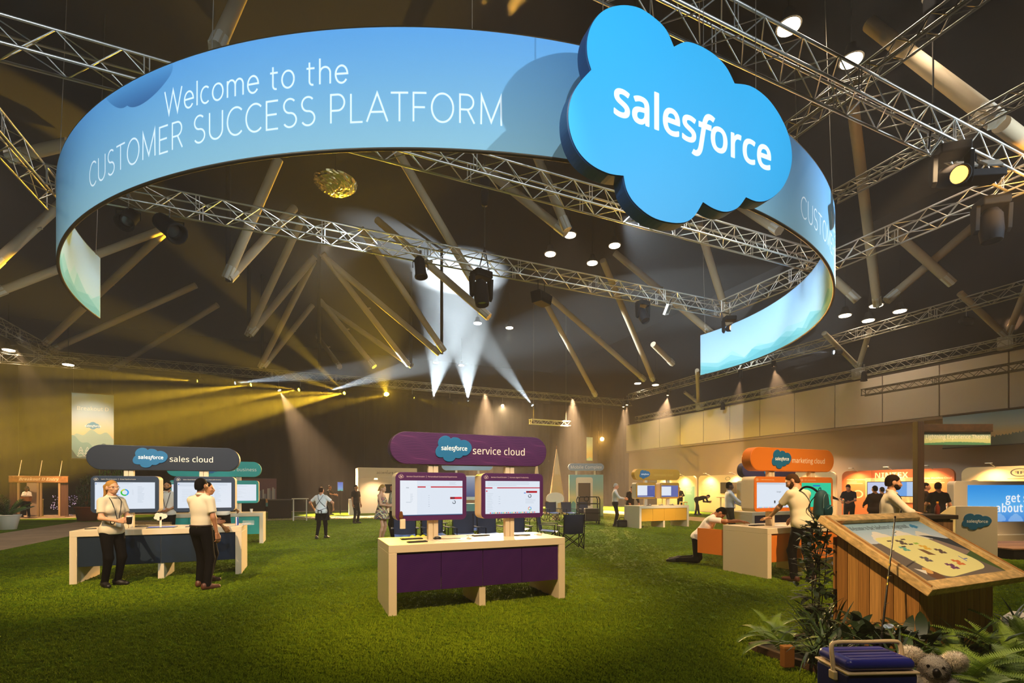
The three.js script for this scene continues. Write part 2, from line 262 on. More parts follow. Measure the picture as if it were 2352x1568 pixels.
function pen(c, text, x, y, size, gap = 0.13) {           // y = baseline on the canvas
  for (const ch of text) {
    const [adv, path] = GL[ch];
    c.beginPath();
    (path.match(/[MLA][^MLA]*/g) ?? []).forEach((t, first) => {
      const n = (t.slice(1).match(/-?\d*\.?\d+/g) ?? []).map(Number);
      if (t[0] === 'M') c.moveTo(x + n[0] * size, y - n[1] * size);
      else if (t[0] === 'L') c.lineTo(x + n[0] * size, y - n[1] * size);
      else for (let i = 0; i <= 36; i++) { const a = (n[4] + (n[5] - n[4]) * i / 36) * Math.PI / 180, p = [x + (n[0] + n[2] * Math.cos(a)) * size, y - (n[1] + n[3] * Math.sin(a)) * size]; if (!first && !i) c.moveTo(...p); else c.lineTo(...p); }
    });
    c.stroke();
    x += (adv + gap) * size;
  }
}
function sky(c, w, h, top, bottom) { const g = c.createLinearGradient(0, 0, 0, h); g.addColorStop(0, top); g.addColorStop(1, bottom); c.fillStyle = g; c.fillRect(0, 0, w, h); }
function softCloud(c, x, y, s, col) { c.fillStyle = col; c.beginPath(); for (const [a, b, r] of [[0, 0, 1], [0.9, 0.25, 0.75], [-0.9, 0.2, 0.7], [1.5, 0.55, 0.45], [-1.5, 0.5, 0.45], [0, 0.6, 0.9]]) { c.moveTo(x + (a + r) * s, y + b * s); c.arc(x + a * s, y + b * s, r * s, 0, 7); } c.fill(); }
const ring = thing('half_ring_banner', 'huge blue half ring fabric banner with welcome lettering hung over the lawn', 'banner');
function fabric(name, s0, s1, px, off, inward, top, bottom, draw) {
  const m = print(px, Math.round(px * (YT - YB) / (s1 - s0)), (c, w, h) => { sky(c, w, h, top, bottom); const k = w / (s1 - s0); c.scale(k, k); c.translate(inward ? 0 : -s0, 0); draw(c, YT - YB); }, 0.8);
  return part(name, arcSheet(s0, s1, off, 60, inward), m, ring);
}
const outer = (s0, s1, px, draw) => fabric('outer_fabric', s0, s1, px, 0.03, false, '#5597cd', '#8bb6c4', draw);
const inner = (s0, s1, px, draw) => fabric('inner_fabric', s0, s1, px, -0.03, true, '#86add6', '#b0d2d4', draw);
const caps = (c, text, x0, x1, y, size, hgt) => { c.save(); const sx = (x1 - x0) / penWidth(text, size); c.translate(x0, hgt - (y - YB)); c.scale(sx, 1); c.lineWidth = 0.03; pen(c, text, 0, 0, size); c.restore(); };
const words = (c, hgt, off) => { c.strokeStyle = '#f1f5fa'; c.lineCap = 'butt'; c.lineJoin = 'miter'; c.globalAlpha = 0.95; caps(c, 'Welcome to the', 9.56 + off, 12.78 + off, 7.57, 0.375, hgt); caps(c, 'CUSTOMER SUCCESS PLATFORM', 7.33 + off, 15.06 + off, 6.98, 0.42, hgt); c.globalAlpha = 1; };
outer(0, 7.0, 1024, () => {});
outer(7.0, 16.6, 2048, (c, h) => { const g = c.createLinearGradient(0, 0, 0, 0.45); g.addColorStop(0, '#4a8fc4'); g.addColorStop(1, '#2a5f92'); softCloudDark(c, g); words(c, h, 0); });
outer(16.6, 27, 1536, (c, h) => { words(c, h, 14.1); });
outer(27, RL, 512, () => {});
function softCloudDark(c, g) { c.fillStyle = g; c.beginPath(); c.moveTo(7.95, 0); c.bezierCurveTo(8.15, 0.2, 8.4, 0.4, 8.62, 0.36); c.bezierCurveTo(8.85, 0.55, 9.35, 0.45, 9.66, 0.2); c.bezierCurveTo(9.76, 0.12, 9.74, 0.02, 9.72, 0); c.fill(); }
const hills = (seed0) => (c, h) => { let s0 = seed0; const r = () => (s0 = (s0 * 16807) % 2147483647) / 2147483647; for (let k = 0; k < 4; k++) { c.fillStyle = ['rgba(140,196,204,.55)', 'rgba(110,184,192,.6)', 'rgba(90,172,182,.6)', 'rgba(84,160,172,.55)'][k]; c.beginPath(); c.moveTo(0, h); let x = 0; while (x < 18) { c.lineTo(x, h - (0.95 - k * 0.2) * (0.45 + 0.55 * r())); x += 0.5 + r() * 0.9; c.lineTo(x, h - (0.6 - k * 0.14) * (0.35 + 0.4 * r())); x += 0.3 + r() * 0.6; } c.lineTo(18, h); c.fill(); } };
inner(0, 17.4, 1024, hills(77)); inner(17.4, RL, 2048, hills(1234));

const frameM = metal(0x4a3f30, 0.5);
const arcRail = (y) => new THREE.TubeGeometry(new THREE.CatmullRomCurve3(RPATH.filter((_, i) => i % 4 === 0).map(([, x, z]) => new THREE.Vector3(x, y, z))), 180, 0.034, 6);
part('bottom_rail', arcRail(YB - 0.005), frameM, ring); part('top_rail', arcRail(YT + 0.005), frameM, ring);
for (const q of [0.03, RL - 0.03]) { const [x, z] = onRing(q); part('end_post', bar([x, YB, z], [x, YT, z], 0.034), metal(0xb8c4cc, 0.4), ring); }
for (const q of [0.2, 5, 10.5, 14.6, 18.5, 24.2, 29, 34.6]) { const [x, z] = onRing(q); part('hanging_wire', bar([x, YT, z], [x + (RC[0] - x) * 0.02, 15.45, z + (RC[1] - z) * 0.02], 0.007, 5), metal(0x9a9184, 0.4), ring); }

// ---------------------------------------------------------------- the cloud sign in front of the banner
const CLOUD = [-1.71, .4, -1.89, .17, -2.01, -.05, -2.06, -.29, -2.03, -.53, -1.92, -.73, -1.72, -.86, -1.45, -.91, -1.19, -.88, 'n', -1.13, -1.08, -.96, -1.24, -.64, -1.35, -.21, -1.32, .05, -1.18, .24, -.91, 'n', .46, -.96, .71, -.95, .95, -.83, 1.12, -.63, 'n', 1.37, -.64, 1.64, -.54, 1.93, -.29, 2.11, .02, 2.16, .32, 2.08, .62, 1.86, .89, 1.58, 1.07, 1.23, 1.14, .88, 1.07, 'n', .71, 1.26, .46, 1.37, .16, 1.4, -.09, 1.36, -.31, 1.21, 'n', -.46, 1.41, -.68, 1.5, -.94, 1.53, -1.23, 1.45, -1.5, 1.28, -1.68, 1.05, -1.77, .8, -1.77, .57, -1.71, .4];
function cloudPts(w = 4.22) {                             // the cloud outline, w wide, as lobes joined in notches
  const k = w / 4.22, out = []; let run = [];
  const flush = () => { const c = new THREE.SplineCurve(run); out.push(...c.getPoints(run.length * 4).slice(out.length ? 1 : 0)); };
  for (let i = 0; i < CLOUD.length; i++) { if (CLOUD[i] === 'n') { flush(); run = [run.at(-1)]; continue; } run.push(new THREE.Vector2((CLOUD[i] - 0.05) * k, (CLOUD[i + 1] - 0.09) * k)); i++; }
  flush(); return out.slice(0, -1);
}
function logoText(c, x, y, px, weight = 'bold') { c.fillStyle = '#ffffff'; c.font = px + 'px sans-serif'; c.strokeStyle = '#ffffff'; c.lineJoin = 'round'; c.lineWidth = px * 0.04; c.textAlign = 'left'; c.textBaseline = 'alphabetic'; const a = c.measureText('sales').width, f = px * 0.36, t = c.measureText('orce').width, x0 = x - (a + f + t) / 2; for (const m of ['fillText', 'strokeText']) { c[m]('sales', x0, y); c[m]('orce', x0 + a + f, y); } c.save(); c.translate(x0 + a, y); c.strokeStyle = '#ffffff'; c.lineWidth = px * 0.13; c.beginPath(); c.moveTo(px * 0.5, -px * 0.66); c.bezierCurveTo(px * 0.32, -px * 0.76, px * 0.24, -px * 0.66, px * 0.2, -px * 0.45); c.lineTo(px * 0.11, px * 0.02); c.bezierCurveTo(px * 0.07, px * 0.22, -px * 0.04, px * 0.24, -px * 0.13, px * 0.19); c.moveTo(px * 0.04, -px * 0.46); c.lineTo(px * 0.42, -px * 0.46); c.stroke(); c.restore(); }
const cloudShape = (w) => new THREE.Shape(cloudPts(w));
{
  const sign = thing('cloud_sign', 'big blue cloud sign with white lettering hung before the half ring banner', 'sign', [5.25, 6.84, -5.5]);
  const side = std(0x0a4f86, 0.6), face = print(1408, 1024, (c, w, h) => { c.fillStyle = '#12a6dc'; c.fillRect(0, 0, w, h); c.save(); c.translate(w / 2, h / 2); logoText(c, 36, 52, 214); c.restore(); }, 0.55);
  const body = new THREE.ExtrudeGeometry(cloudShape(4.22), { depth: 0.2, bevelEnabled: true, bevelSize: 0.012, bevelThickness: 0.012, bevelOffset: -0.012, bevelSegments: 1, curveSegments: 4 }).translate(0, 0, -0.22);
  part('body', body, side, sign);
  part('face', flatUV(new THREE.ShapeGeometry(cloudShape(4.2), 6).translate(0, 0, 0.0), 4.4, 3.2), face, sign).position.z = 0.004;
  part('rear_bracket', [box(3.0, 0.06, 0.16, 0, 0.7, -0.3), box(3.0, 0.06, 0.16, 0, -0.1, -0.3)], frameM, sign);
  for (const [x, y] of [[-1.5, 1.1], [-0.7, 1.38], [0.3, 1.25], [1.4, 0.98]]) part('hanging_wire', bar([x, y, -0.1], [x, 8.6, -0.1], 0.006, 5), metal(0x9a9184, 0.4), sign);
}

// ---------------------------------------------------------------- roof struts (steel tubes) as one piece of the building
{
  const g = new THREE.Group(); g.name = 'roof_frame'; g.userData.kind = 'structure'; scene.add(g);
  const m = std(0x8a7a62, 0.7), plate = std(0x9a9284, 0.55);
  const S = [-10.29,9.5,-23.22,-9.4,13.5,-26.1, -11.78,9.5,-26.56,-6.0,13.5,-26.84, -13.02,9.5,-34.35,-5.93,13.5,-26.94, -13.33,9.5,-35.85,-5.88,13.5,-33.47, -11.97,9.5,-40.52,-5.21,13.5,-36.5, -2.72,9.5,-21.07,-0.91,14,-20.25,
    -2.66,9.5,-21.05,-0.43,14,-23.55, -2.72,9.5,-28.47,-0.04,14.5,-24.9, -2.6,9.5,-28.26,0.47,14,-28.1, -2.67,9.5,-35.51,0.44,14,-28.55, -2.48,9.5,-35.44,0.49,14,-35.5, 7.31,9.5,-27.9,0.9,14,-27.81, 6.13,9.5,-31.26,0.85,14,-27.52,
    7.4,9.5,-27.26,2.55,14.5,-25.09, 4.18,9.5,-32.58,0.95,14,-34.47, 6.38,9.5,-31.4,0.91,14,-34.82, 2.09,9.5,-33.48,0.91,14,-42.46, 6.34,10.2,-18.96,3.1,14.5,-18.55, 7.84,9.5,-21.02,3.2,14.5,-24.0, 9.34,11.5,-16.47,6.62,14.5,-18.4,
    9.27,11.5,-16.26,8.08,14.5,-16.68, 20.28,8.6,-31.26,13.4,13,-26.33, 21.98,9.2,-27.66,13.45,13,-25.73, 22.54,9.2,-27.42,14.34,13.5,-21.44, 19.35,9.5,-18.86,15.03,14,-21.34, 20.41,9.0,-18.39,16.36,13.5,-16.79, 16.81,11.5,-13.1,17.26,14,-15.55,
    23.03,9.6,-13.18,16.2,14,-10.01, 21.72,9.6,-13.21,20.94,10.6,-13.71, 22.85,9.6,-12.72,25.38,12.5,-10.68, 24.48,10,-11.18,22.12,12,-12.0, 13.89,9.6,-5.55,13.89,14,-8.14, 18.7,9.6,-5.82,14.27,9.7,-5.63, 26.85,7.9,-27.59,22.09,8.8,-22.8,
    26.85,7.9,-27.59,25.51,8.6,-27.57, 27.0,8,-16.38,23.17,9.1,-15.64, 27.0,8,-16.38,25.17,9.2,-14.76, 27.0,7.9,-10.47,24.45,9.5,-10.91, 27.0,7.9,-10.47,26.66,9.8,-9.69, -1.93,12,-13.3,-1.55,14.5,-14.45, -8.16,11.5,-19.29,-6.54,12,-18.72, 21.53,9.5,-24.31,19.17,10.2,-23.32];
  for (let i = 0; i < S.length; i += 6) {
    const a = S.slice(i, i + 3), b = S.slice(i + 3, i + 6), thin = a[0] > 26 ? 0.12 : 0.17;
    const s = part('strut', bar(a, b, thin, 14), m, g);
    const d = dirTo(a, b), e = [a[0] + d.x * 0.5, a[1] + d.y * 0.5, a[2] + d.z * 0.5];
    part('end_plate', bar(a, e, thin * 1.12, 6), plate, s);
    if (i % 12 === 0) { const q = 0.55, p = a.map((v, k) => v + (b[k] - v) * q); part('clamp', bar(p, [p[0] + 0.3, p[1] + 0.12, p[2]], 0.05, 6), m, s); }
  }
  for (const z of [-10.47, -16.38, -22.0, -27.59]) part('foot_bracket', [box(0.3, 0.55, 0.5, 26.98, 7.65, z)], plate, g);
  for (const [x, z] of [[-2.66, -21.05], [-2.66, -28.4], [-2.55, -35.45], [7.35, -27.6], [6.3, -31.3], [0.7, -28.1], [0.9, -34.6]]) part('node_post', bar([x, 9.4, z], [x, 15.5, z], 0.09, 8), roofMat, g);
}
// ---------------------------------------------------------------- ceiling flood lamps
const lampGeo = { shade: lathe([[0.04, 0.42], [0.12, 0.4], [0.16, 0.22], [0.3, 0.02], [0.3, 0], [0.285, 0], [0.15, 0.2]], 20), lens: new THREE.CylinderGeometry(0.25, 0.25, 0.03, 24).translate(0, -0.02, 0), rod: bar([0, 0.4, 0], [0, 2.52, 0], 0.015, 6) };
const lensM = glow(0xffe6c0, 22), shadeM = std(0x2a2722, 0.7);
function bay([x, y, z], label, group) {
  const t = thing('flood_lamp', label, 'lamp', [x, y, z], 0, group);
  part('shade', lampGeo.shade, shadeM, t); part('lens', lampGeo.lens, lensM, t); part('hanger', lampGeo.rod, blackM, t);
}
const bayNames = ['flood lamp glowing high above the near truss, part of a pair out of the picture', 'flood lamp out of the picture beside the near pair', 'large bright round flood lamp above the near truss right of the cloud sign', 'second bright ceiling lamp over the near truss, further right and lower in the picture',
  'lowest left lamp of the four over the long mid truss', 'lowest right lamp of the four over the long mid truss', 'upper left lamp of the four over the long mid truss', 'upper right lamp of the four below the cloud sign',
  'left lamp of the pair above the white light beams', 'right lamp of the pair above the white light beams', 'hazy far lamp on the left inside the white beams', 'hazy far lamp on the right inside the white beams'];
const bayOrder = [2, 3, 0, 1, 6, 7, 4, 5, 8, 9, 10, 11];
BAYS.slice(0, 12).forEach((b, i) => bay(b, '' + bayNames[bayOrder[i]], undefined));
['flat bright lamp nearest the big strut foot, left of four by the right wall', 'flat lamp of the wall group seen just left of the strut foot', 'flat lamp of the wall group seen furthest right', 'flat lamp lowest of the four by the right wall', 'far flat lamp left of a pair beyond the banner end', 'far flat lamp right of a pair beyond the banner end'].forEach((n, i) => bay(BAYS[12 + i], n));
const stub = [[-14.6, 9.4, -34.5, 'round lamp on the lit truss stub at the left edge'], [-12.35, 9.0, -35.2, 'round lamp under the corner of the back left truss']];
for (const [x, y, z, n] of stub) bay([x, y - 0.4, z], n);
// ---------------------------------------------------------------- stage fixtures
const canGeo = { body: lathe([[0, -0.26], [0.07, -0.26], [0.11, -0.2], [0.12, 0.1], [0.14, 0.16], [0.14, 0.18], [0.115, 0.18], [0.1, 0.1]], 18).rotateX(Math.PI / 2), lens: new THREE.SphereGeometry(0.105, 16, 8, 0, 7, 0, 1.2).scale(1, 0.4, 1).rotateX(Math.PI / 2).translate(0, 0, 0.08) };
function can(pos, to, label, color, k, hang = 0.35, size = 1, group) {
  const t = thing('stage_lamp', label, 'spotlight', pos, 0, group), b = part('body', canGeo.body, blackM, t);
  const d = dirTo(pos, to); b.quaternion.setFromUnitVectors(new THREE.Vector3(0, 0, 1), d); b.scale.setScalar(size);
  part('lens', canGeo.lens, k ? glow(color, k) : std(0x20242a, 0.15), b);
  part('yoke', poly([[-0.16 * size, 0, 0], [-0.16 * size, 0.2, 0], [0.16 * size, 0.2, 0], [0.16 * size, 0, 0]], 0.012, 6), blackM, t);
  part('clamp', [bar([0, 0.2, 0], [0, hang + 0.2, 0], 0.016, 6), box(0.07, 0.09, 0.05, 0, hang + 0.2, 0)], metal(0x6d675e, 0.4), t);
  return t;
}
const headGeo = { base: rbox(0.42, 0.16, 0.34, 0, -0.02, 0, 0.03), arm: extrude([[-0.09, 0], [0.09, 0], [0.06, -0.42], [0, -0.48], [-0.06, -0.42]], 0.07, 0.01), head: lathe([[0, -0.3], [0.1, -0.29], [0.16, -0.18], [0.17, 0.1], [0.15, 0.28], [0.13, 0.28], [0.12, 0.2]], 20).rotateX(Math.PI / 2), lens: new THREE.CylinderGeometry(0.125, 0.125, 0.02, 20).rotateX(Math.PI / 2).translate(0, 0, 0.22) };
function movingHead(pos, to, label, color, k, s = 1) {
  const t = thing('moving_head_lamp', label, 'spotlight', pos); t.scale.setScalar(s);
  t.rotation.y = Math.atan2(to[0] - pos[0], to[2] - pos[2]);
  part('base', headGeo.base, blackM, t);
  for (const x of [-0.24, 0.24]) { const a = part('arm', headGeo.arm, blackM, t); a.rotation.y = Math.PI / 2; a.position.set(x - 0.035, -0.08, 0); }
  const h = part('head', headGeo.head, blackS, t); h.position.set(0, -0.42, 0); h.rotation.x = -Math.atan2(to[1] - pos[1] + 0.42, Math.hypot(to[0] - pos[0], to[2] - pos[2]));
  part('lens', headGeo.lens, k ? glow(color, k) : std(0x2a2f38, 0.1), h);
  part('clamp', [bar([0, 0.06, 0], [0, 0.14, 0], 0.02, 6), box(0.3, 0.03, 0.06, 0, 0.08, 0)], metal(0x6d675e, 0.4), t);
  return t;
}
const stageNames = ['leftmost yellow stage lamp with a beam to the left', 'white lamp left of the yellow ones throwing a beam to the right', 'yellow lamp just right of the left white beam', 'pinkish white lamp pointing down through yellow haze', 'yellow lamp right of the pinkish one', 'second white lamp with a slanting beam to the right', 'strong yellow lamp with wide beams to the left', null, 'yellow lamp glaring straight into the picture', 'yellow lamp right of the glaring one with a beam to the right', 'left white lamp of the two upward beams', 'right white lamp of the two upward beams', 'small yellow lamp between the upward white beams', 'warm white lamp sparkling right of the upward beams', 'white lamp at the right end of the row with a beam up and left'];
STAGE.forEach(([a, b, c, p], i) => stageNames[i] && can(a, b, stageNames[i], c, i === 8 ? 70 : c === TUNG ? 12 : 26, 0.5, i === 8 ? 1.8 : 1.15));
const washNames = ['warm star bright lamp over the wall right of the banner', 'warm lamp left of the star bright one beneath the banner tail', 'warm lamp with a broad cone falling beside the back right corner', 'warm lamp at the far end of the upper side truss, left', 'warm lamp at the far end of the upper side truss, right', 'small warm lamp below the lower side truss over the pale panels', 'small warm lamp low over the far end of the pale panels', 'small warm lamp aimed along the roof at the far right', 'amber lamp glaring over the campus sign', 'warm lamp under the back left truss corner pointing down right', 'warm lamp at the left edge lighting the drape', null, 'white lamp on the upper side truss with a pale beam to the left'];
WASH.forEach(([a, b, c, p], i) => washNames[i] && can(a, b, washNames[i], c, i === 8 ? 60 : 22, i === 8 ? 3.0 : 0.4, i === 8 ? 1.7 : 1.1));
// dark fixtures hung on the rig
can([-4.19, 8.55, -15.4], [-4.6, 6, -13], 'dark unlit flood hung at the left end of the long mid truss', WARM, 0, 0.4, 1.6);
can([-3.3, 8.5, -15.4], [-2.2, 7.4, -14.4], 'dark unlit flood with square hood, second from the left on the mid truss', WARM, 0, 0.4, 2.0);
can([-0.83, 8.6, -10.9], [-0.8, 6, -10.5], 'small dark lamp just below the lower edge of the banner lettering', WARM, 0, 0.35, 1.2);
can([3.38, 8.55, -15.3], [3.6, 6, -15], 'small dark hooded lamp in the middle of the long mid truss', WARM, 0, 0.35, 1.5);
movingHead([5.43, 8.74, -15.3], [5.6, 4, -14.6], 'big black moving head pointing straight down under the mid truss', WARM, 0, 1.5);
movingHead([11.96, 8.7, -15.15], [12.2, 3, -12], 'black moving head with a yellow glint near the right corner of the rig', WARM, 0, 1.1);
movingHead([16.4, 8.72, -15.1], [14.4, 7.6, -10], 'black moving head with a red orange lens seen over the banner tail', new THREE.Color(1, 0.25, 0.05), 10, 1.1);
movingHead([12.55, 8.72, -5.75], [8.9, 5.6, -1.5], 'big black moving head with a glowing amber lens on the near truss', new THREE.Color(1, 0.46, 0.06), 5, 1.3);
movingHead([15.75, 8.72, -6.4], [15.6, 3, -6.2], 'black moving head hung below the right truss corner', WARM, 0, 1.4);
{
  const t = thing('twin_flood_light', 'grey twin flood panel with tilted faces beside the amber lamp', 'spotlight', [13.5, 8.55, -5.75], -0.5), m = std(0x6d6459, 0.5);
  part('housing', rbox(0.95, 0.16, 0.42, 0, -0.16, 0, 0.03), blackS, t);
  for (const x of [-0.25, 0.25]) { const b = part('reflector', extrude([[-0.16, -0.12], [0.16, -0.12], [0.2, 0.14], [-0.2, 0.14]], 0.05, 0.01), m, t); b.position.set(x, 0.06, 0.08); b.rotation.x = -0.7; }
  part('bracket', [bar([0, -0.1, 0], [0, 0.42, 0], 0.025, 6)], blackM, t);
  const w = thing('work_light', 'small white square work lamp near the right end of the mid truss', 'lamp', [13.12, 8.62, -15.1], 0.6);
  part('frame', [box(0.42, 0.05, 0.1, 0, 0.18, 0), box(0.42, 0.05, 0.1, 0, -0.18, 0), box(0.05, 0.4, 0.1, 0.19, 0, 0), box(0.05, 0.4, 0.1, -0.19, 0, 0)], std(0xbdb3a4, 0.5), w); part('face', box(0.3, 0.3, 0.05), std(0x57504a, 0.4), w); part('bracket', bar([0, 0.2, 0], [0, 0.4, 0], 0.02, 6), blackM, w);
  w.rotation.x = 0.6;
  const s = thing('loudspeaker', 'black hung speaker box under the mid truss above the light pair', 'speaker', [7.7, 8.3, -15.35], 0.5);
  part('cabinet', extrude([[-0.4, 0.16], [0.4, 0.16], [0.3, -0.2], [-0.3, -0.2]], 0.42, 0.02).translate(0, 0, -0.2), blackS, s); part('grille', box(0.52, 0.24, 0.02, 0, 0, 0.23), std(0x1d1b1a, 0.9), s); part('bracket', [bar([-0.2, 0.15, 0], [-0.2, 0.6, 0], 0.015, 6), bar([0.2, 0.15, 0], [0.2, 0.6, 0], 0.015, 6)], blackM, s);
  for (const [x, y, z, n] of [[5.55, 9.35, -15.3, 'chain hoist with a black bag hung over the big moving head'], [8.3, 9.35, -10.8, 'chain hoist on the truss left of the cloud sign'], [12.2, 9.4, -5.9, 'chain hoist over the amber lamp on the near truss']]) {
    const h = thing('chain_hoist', n, 'hoist', [x, y, z]); part('motor', rbox(0.3, 0.34, 0.26, 0, 2.4, 0, 0.05), blackS, h); part('chain', bar([0, 0, 0], [0, 6.0, 0], 0.018, 6), metal(0x4b463f, 0.4), h); part('bag', lathe([[0, 1.7], [0.1, 1.72], [0.15, 2.1], [0.12, 2.25], [0, 2.25]], 12), blackS, h); part('sling', poly([[-0.25, -0.45, 0.2], [0, 0.3, 0], [0.25, -0.45, -0.2]], 0.02, 6), blackS, h);
  }
}
{ // crumpled foil dish under the roof
  const g = new THREE.SphereGeometry(0.85, 40, 14, 0, Math.PI * 2, Math.PI * 0.62, Math.PI * 0.38), p = g.attributes.position;
  for (let i = 0; i < p.count; i++) { const k = 1 + 0.06 * (hash(i * 7, i) - 0.5); p.setXYZ(i, p.getX(i) * k, p.getY(i) * 0.75 * k, p.getZ(i) * k); }
  g.computeVertexNormals();
  const t = thing('foil_dish', 'crumpled silver gold foil dish shining alone under the dark roof', 'decoration', [1.06, 13.35, -19.4]); part('shell', g, new THREE.MeshStandardMaterial({ color: 0xd8c690, metalness: 1, roughness: 0.18, flatShading: true, side: THREE.DoubleSide }), t); part('hanging_wire', bar([0, -0.3, 0], [0, 2.1, 0], 0.01, 5), blackM, t);
}

// ---------------------------------------------------------------- demo stations
const cream = new THREE.MeshStandardMaterial({ color: 0xe2cfae, roughness: 0.35 }), creamPost = new THREE.MeshStandardMaterial({ color: 0xd9c7a6, roughness: 0.45 });
const KL = 2.48, KD = 0.98, KH = 0.89;
const kGeo = {
  top: rbox(KL, 0.1, KD, 0, KH - 0.05, 0, 0.006), side: rbox(0.1, KH - 0.1, KD, 0, (KH - 0.1) / 2, 0, 0.004), mid: rbox(0.09, KH - 0.1, KD * 0.75, 0, (KH - 0.1) / 2, 0.08, 0.004), panel: rbox((KL - 0.2) / 4 - 0.006, 0.5, 0.02, 0, 0.54, 0, 0.003, 1),
  post: [box(0.062, 1.05, 0.09, -0.037, 1.41, 0), box(0.062, 1.05, 0.09, 0.037, 1.41, 0), box(0.012, 1.05, 0.05, 0, 1.41, 0)], housing: extrude(rrect(0.98, 0.65, 0.075), 0.28, 0.008, 6).translate(0, 0, -0.28), bezel: flatUV(extrude(rrect(0.98, 0.65, 0.075), 0.014, 0.004, 6), 0.98, 0.65),
  screen: flatUV(new THREE.PlaneGeometry(0.86, 0.47), 0.86, 0.47).translate(0, -0.022, 0.0165), header: extrude(rrect(2.32, 0.44, 0.219), 0.2, 0.008, 14).translate(0, 0, -0.2), headerFace: flatUV(new THREE.ShapeGeometry(rrect(2.3, 0.425, 0.212), 14), 2.32, 0.44),
  logo: flatUV(extrude(cloudShape(0.52), 0.012, 0.002, 2), 0.56, 0.42),
};
kGeo.postM = merge(kGeo.post);
const logoMat = print(448, 336, (c, w, h) => { c.fillStyle = '#12699a'; c.fillRect(0, 0, w, h); logoText(c, w / 2 + 6, h / 2 + 16, 66); }, 0.5);
function station(pos, o) {
  const t = thing('demo_station', o.label, 'kiosk', pos, o.turn ?? 0), col = o.mat, z1 = KD / 2;
  part('worktop', kGeo.top, cream, t);
  for (const s of [-1, 1]) part('side_panel', kGeo.side, cream, t).position.x = s * (KL / 2 - 0.05);
  part('middle_leg', kGeo.mid, cream, t);
  for (let i = 0; i < 4; i++) part('front_panel', kGeo.panel, col, t).position.set((i - 1.5) * (KL - 0.2) / 4, 0, z1 - 0.035);
  if (!o.openBack) for (let i = 0; i < 4; i++) part('rear_panel', kGeo.panel, col, t).position.set((i - 1.5) * (KL - 0.2) / 4, 0, -z1 + 0.035);
  for (const s of [-1, 1]) part('post', kGeo.postM, creamPost, t).position.x = s * 0.57;
  [-0.6, 0.6].forEach((x, i) => {
    const h = part('monitor', kGeo.housing, cream, t); h.position.set(x, 1.485, 0.08);
    part('bezel', kGeo.bezel, o.bezel[i], h);
    part('screen', kGeo.screen, o.screens[i], h);
  });
  const hd = part('header_sign', kGeo.header, o.side ?? col, t); hd.position.set(0, 2.135, 0.07);
  part('header_face', kGeo.headerFace, o.header, hd).position.z = 0.004;
  if (o.logoX !== undefined) part('cloud_logo', kGeo.logo, logoMat, hd).position.set(o.logoX, 0.005, 0.004);
  return t;
}
const headerMat = (base, text, tx, opts = {}) => print(1024, 194, (c, w, h) => {
  c.fillStyle = base; c.fillRect(0, 0, w, h);
  if (opts.waves) { c.strokeStyle = opts.waves; c.lineWidth = 2; for (let k = 0; k < 26; k++) { c.beginPath(); for (let x = 0; x <= w; x += 8) { const y = k * 9 - 20 + 14 * Math.sin(x * 0.013 + k * 0.35) + 9 * Math.sin(x * 0.031 - k * 0.6); x ? c.lineTo(x, y) : c.moveTo(x, y); } c.stroke(); } }
  c.fillStyle = opts.ink ?? '#f6ecd8'; c.font = (opts.px ?? 62) + 'px sans-serif'; c.textBaseline = 'middle'; c.textAlign = 'left'; c.fillText(text, tx, h / 2 + 4);
}, 0.5);
const bezelMat = (base, a, b) => print(512, 340, (c, w, h) => {
  c.fillStyle = base; c.fillRect(0, 0, w, h); c.strokeStyle = c.fillStyle = '#e8dcc8'; c.lineWidth = 1.6;
  for (const [x, y, r] of [[30, 30, 9], [40, 24, 9], [48, 32, 8], [36, 36, 8]]) { c.beginPath(); c.arc(x, y, r, 0, 7); c.stroke(); }
  c.font = '13px sans-serif'; c.fillText(a, 76, 35); c.fillRect(86 + c.measureText(a).width, 22, 1.5, 17); c.fillText(b, 98 + c.measureText(a).width, 35);
}, 0.5);
function donut(c, x, y, r, cols) { let a = -1.5; c.lineWidth = r * 0.42; for (const [col, f] of cols) { c.strokeStyle = col; c.beginPath(); c.arc(x, y, r, a, a + f * 6.283); c.stroke(); a += f * 6.283; } }
function greyLines(c, x, y, n, w, dy, col = '#b9c4d0') { c.fillStyle = col; for (let i = 0; i < n; i++) c.fillRect(x, y + i * dy, w * (0.6 + 0.4 * hash(i, n + x)), 3); }
const page = (f) => screenMat(768, 420, (c, w, h) => { c.fillStyle = '#dfe8f4'; c.fillRect(0, 0, w, h); f(c, w, h); }, SCRK);
const SCRK = 1.0;
const scrA = page((c, w, h) => { c.fillStyle = '#e9eff7'; c.fillRect(0, 0, 205, h); c.fillStyle = '#333a48'; c.font = '18px sans-serif'; c.fillText('Cats', 70, 92); greyLines(c, 120, 160, 7, 40, 14); greyLines(c, 70, 255, 2, 90, 6); c.fillStyle = '#c8202e'; c.fillRect(206, 70, 100, 14); c.fillRect(368, 70, 400, 14); c.fillStyle = '#cfd8e4'; c.fillRect(205, 0, 2, h); c.fillRect(206, 60, 562, 2); greyLines(c, 250, 160, 9, 3, 16); greyLines(c, 340, 180, 6, 14, 26, '#7e8ca0'); c.fillStyle = '#8d1420'; c.fillRect(610, 200, 60, 26); c.fillStyle = '#d92b3a'; c.fillRect(670, 200, 92, 26); c.fillStyle = '#3a4150'; c.fillRect(640, 208, 18, 10); donut(c, 660, 264, 18, [['#2b3442', 0.72], ['#cdd6df', 0.28]]); c.fillStyle = '#3d5f85'; c.fillRect(0, h - 10, w, 10); greyLines(c, 600, 20, 3, 120, 12); });
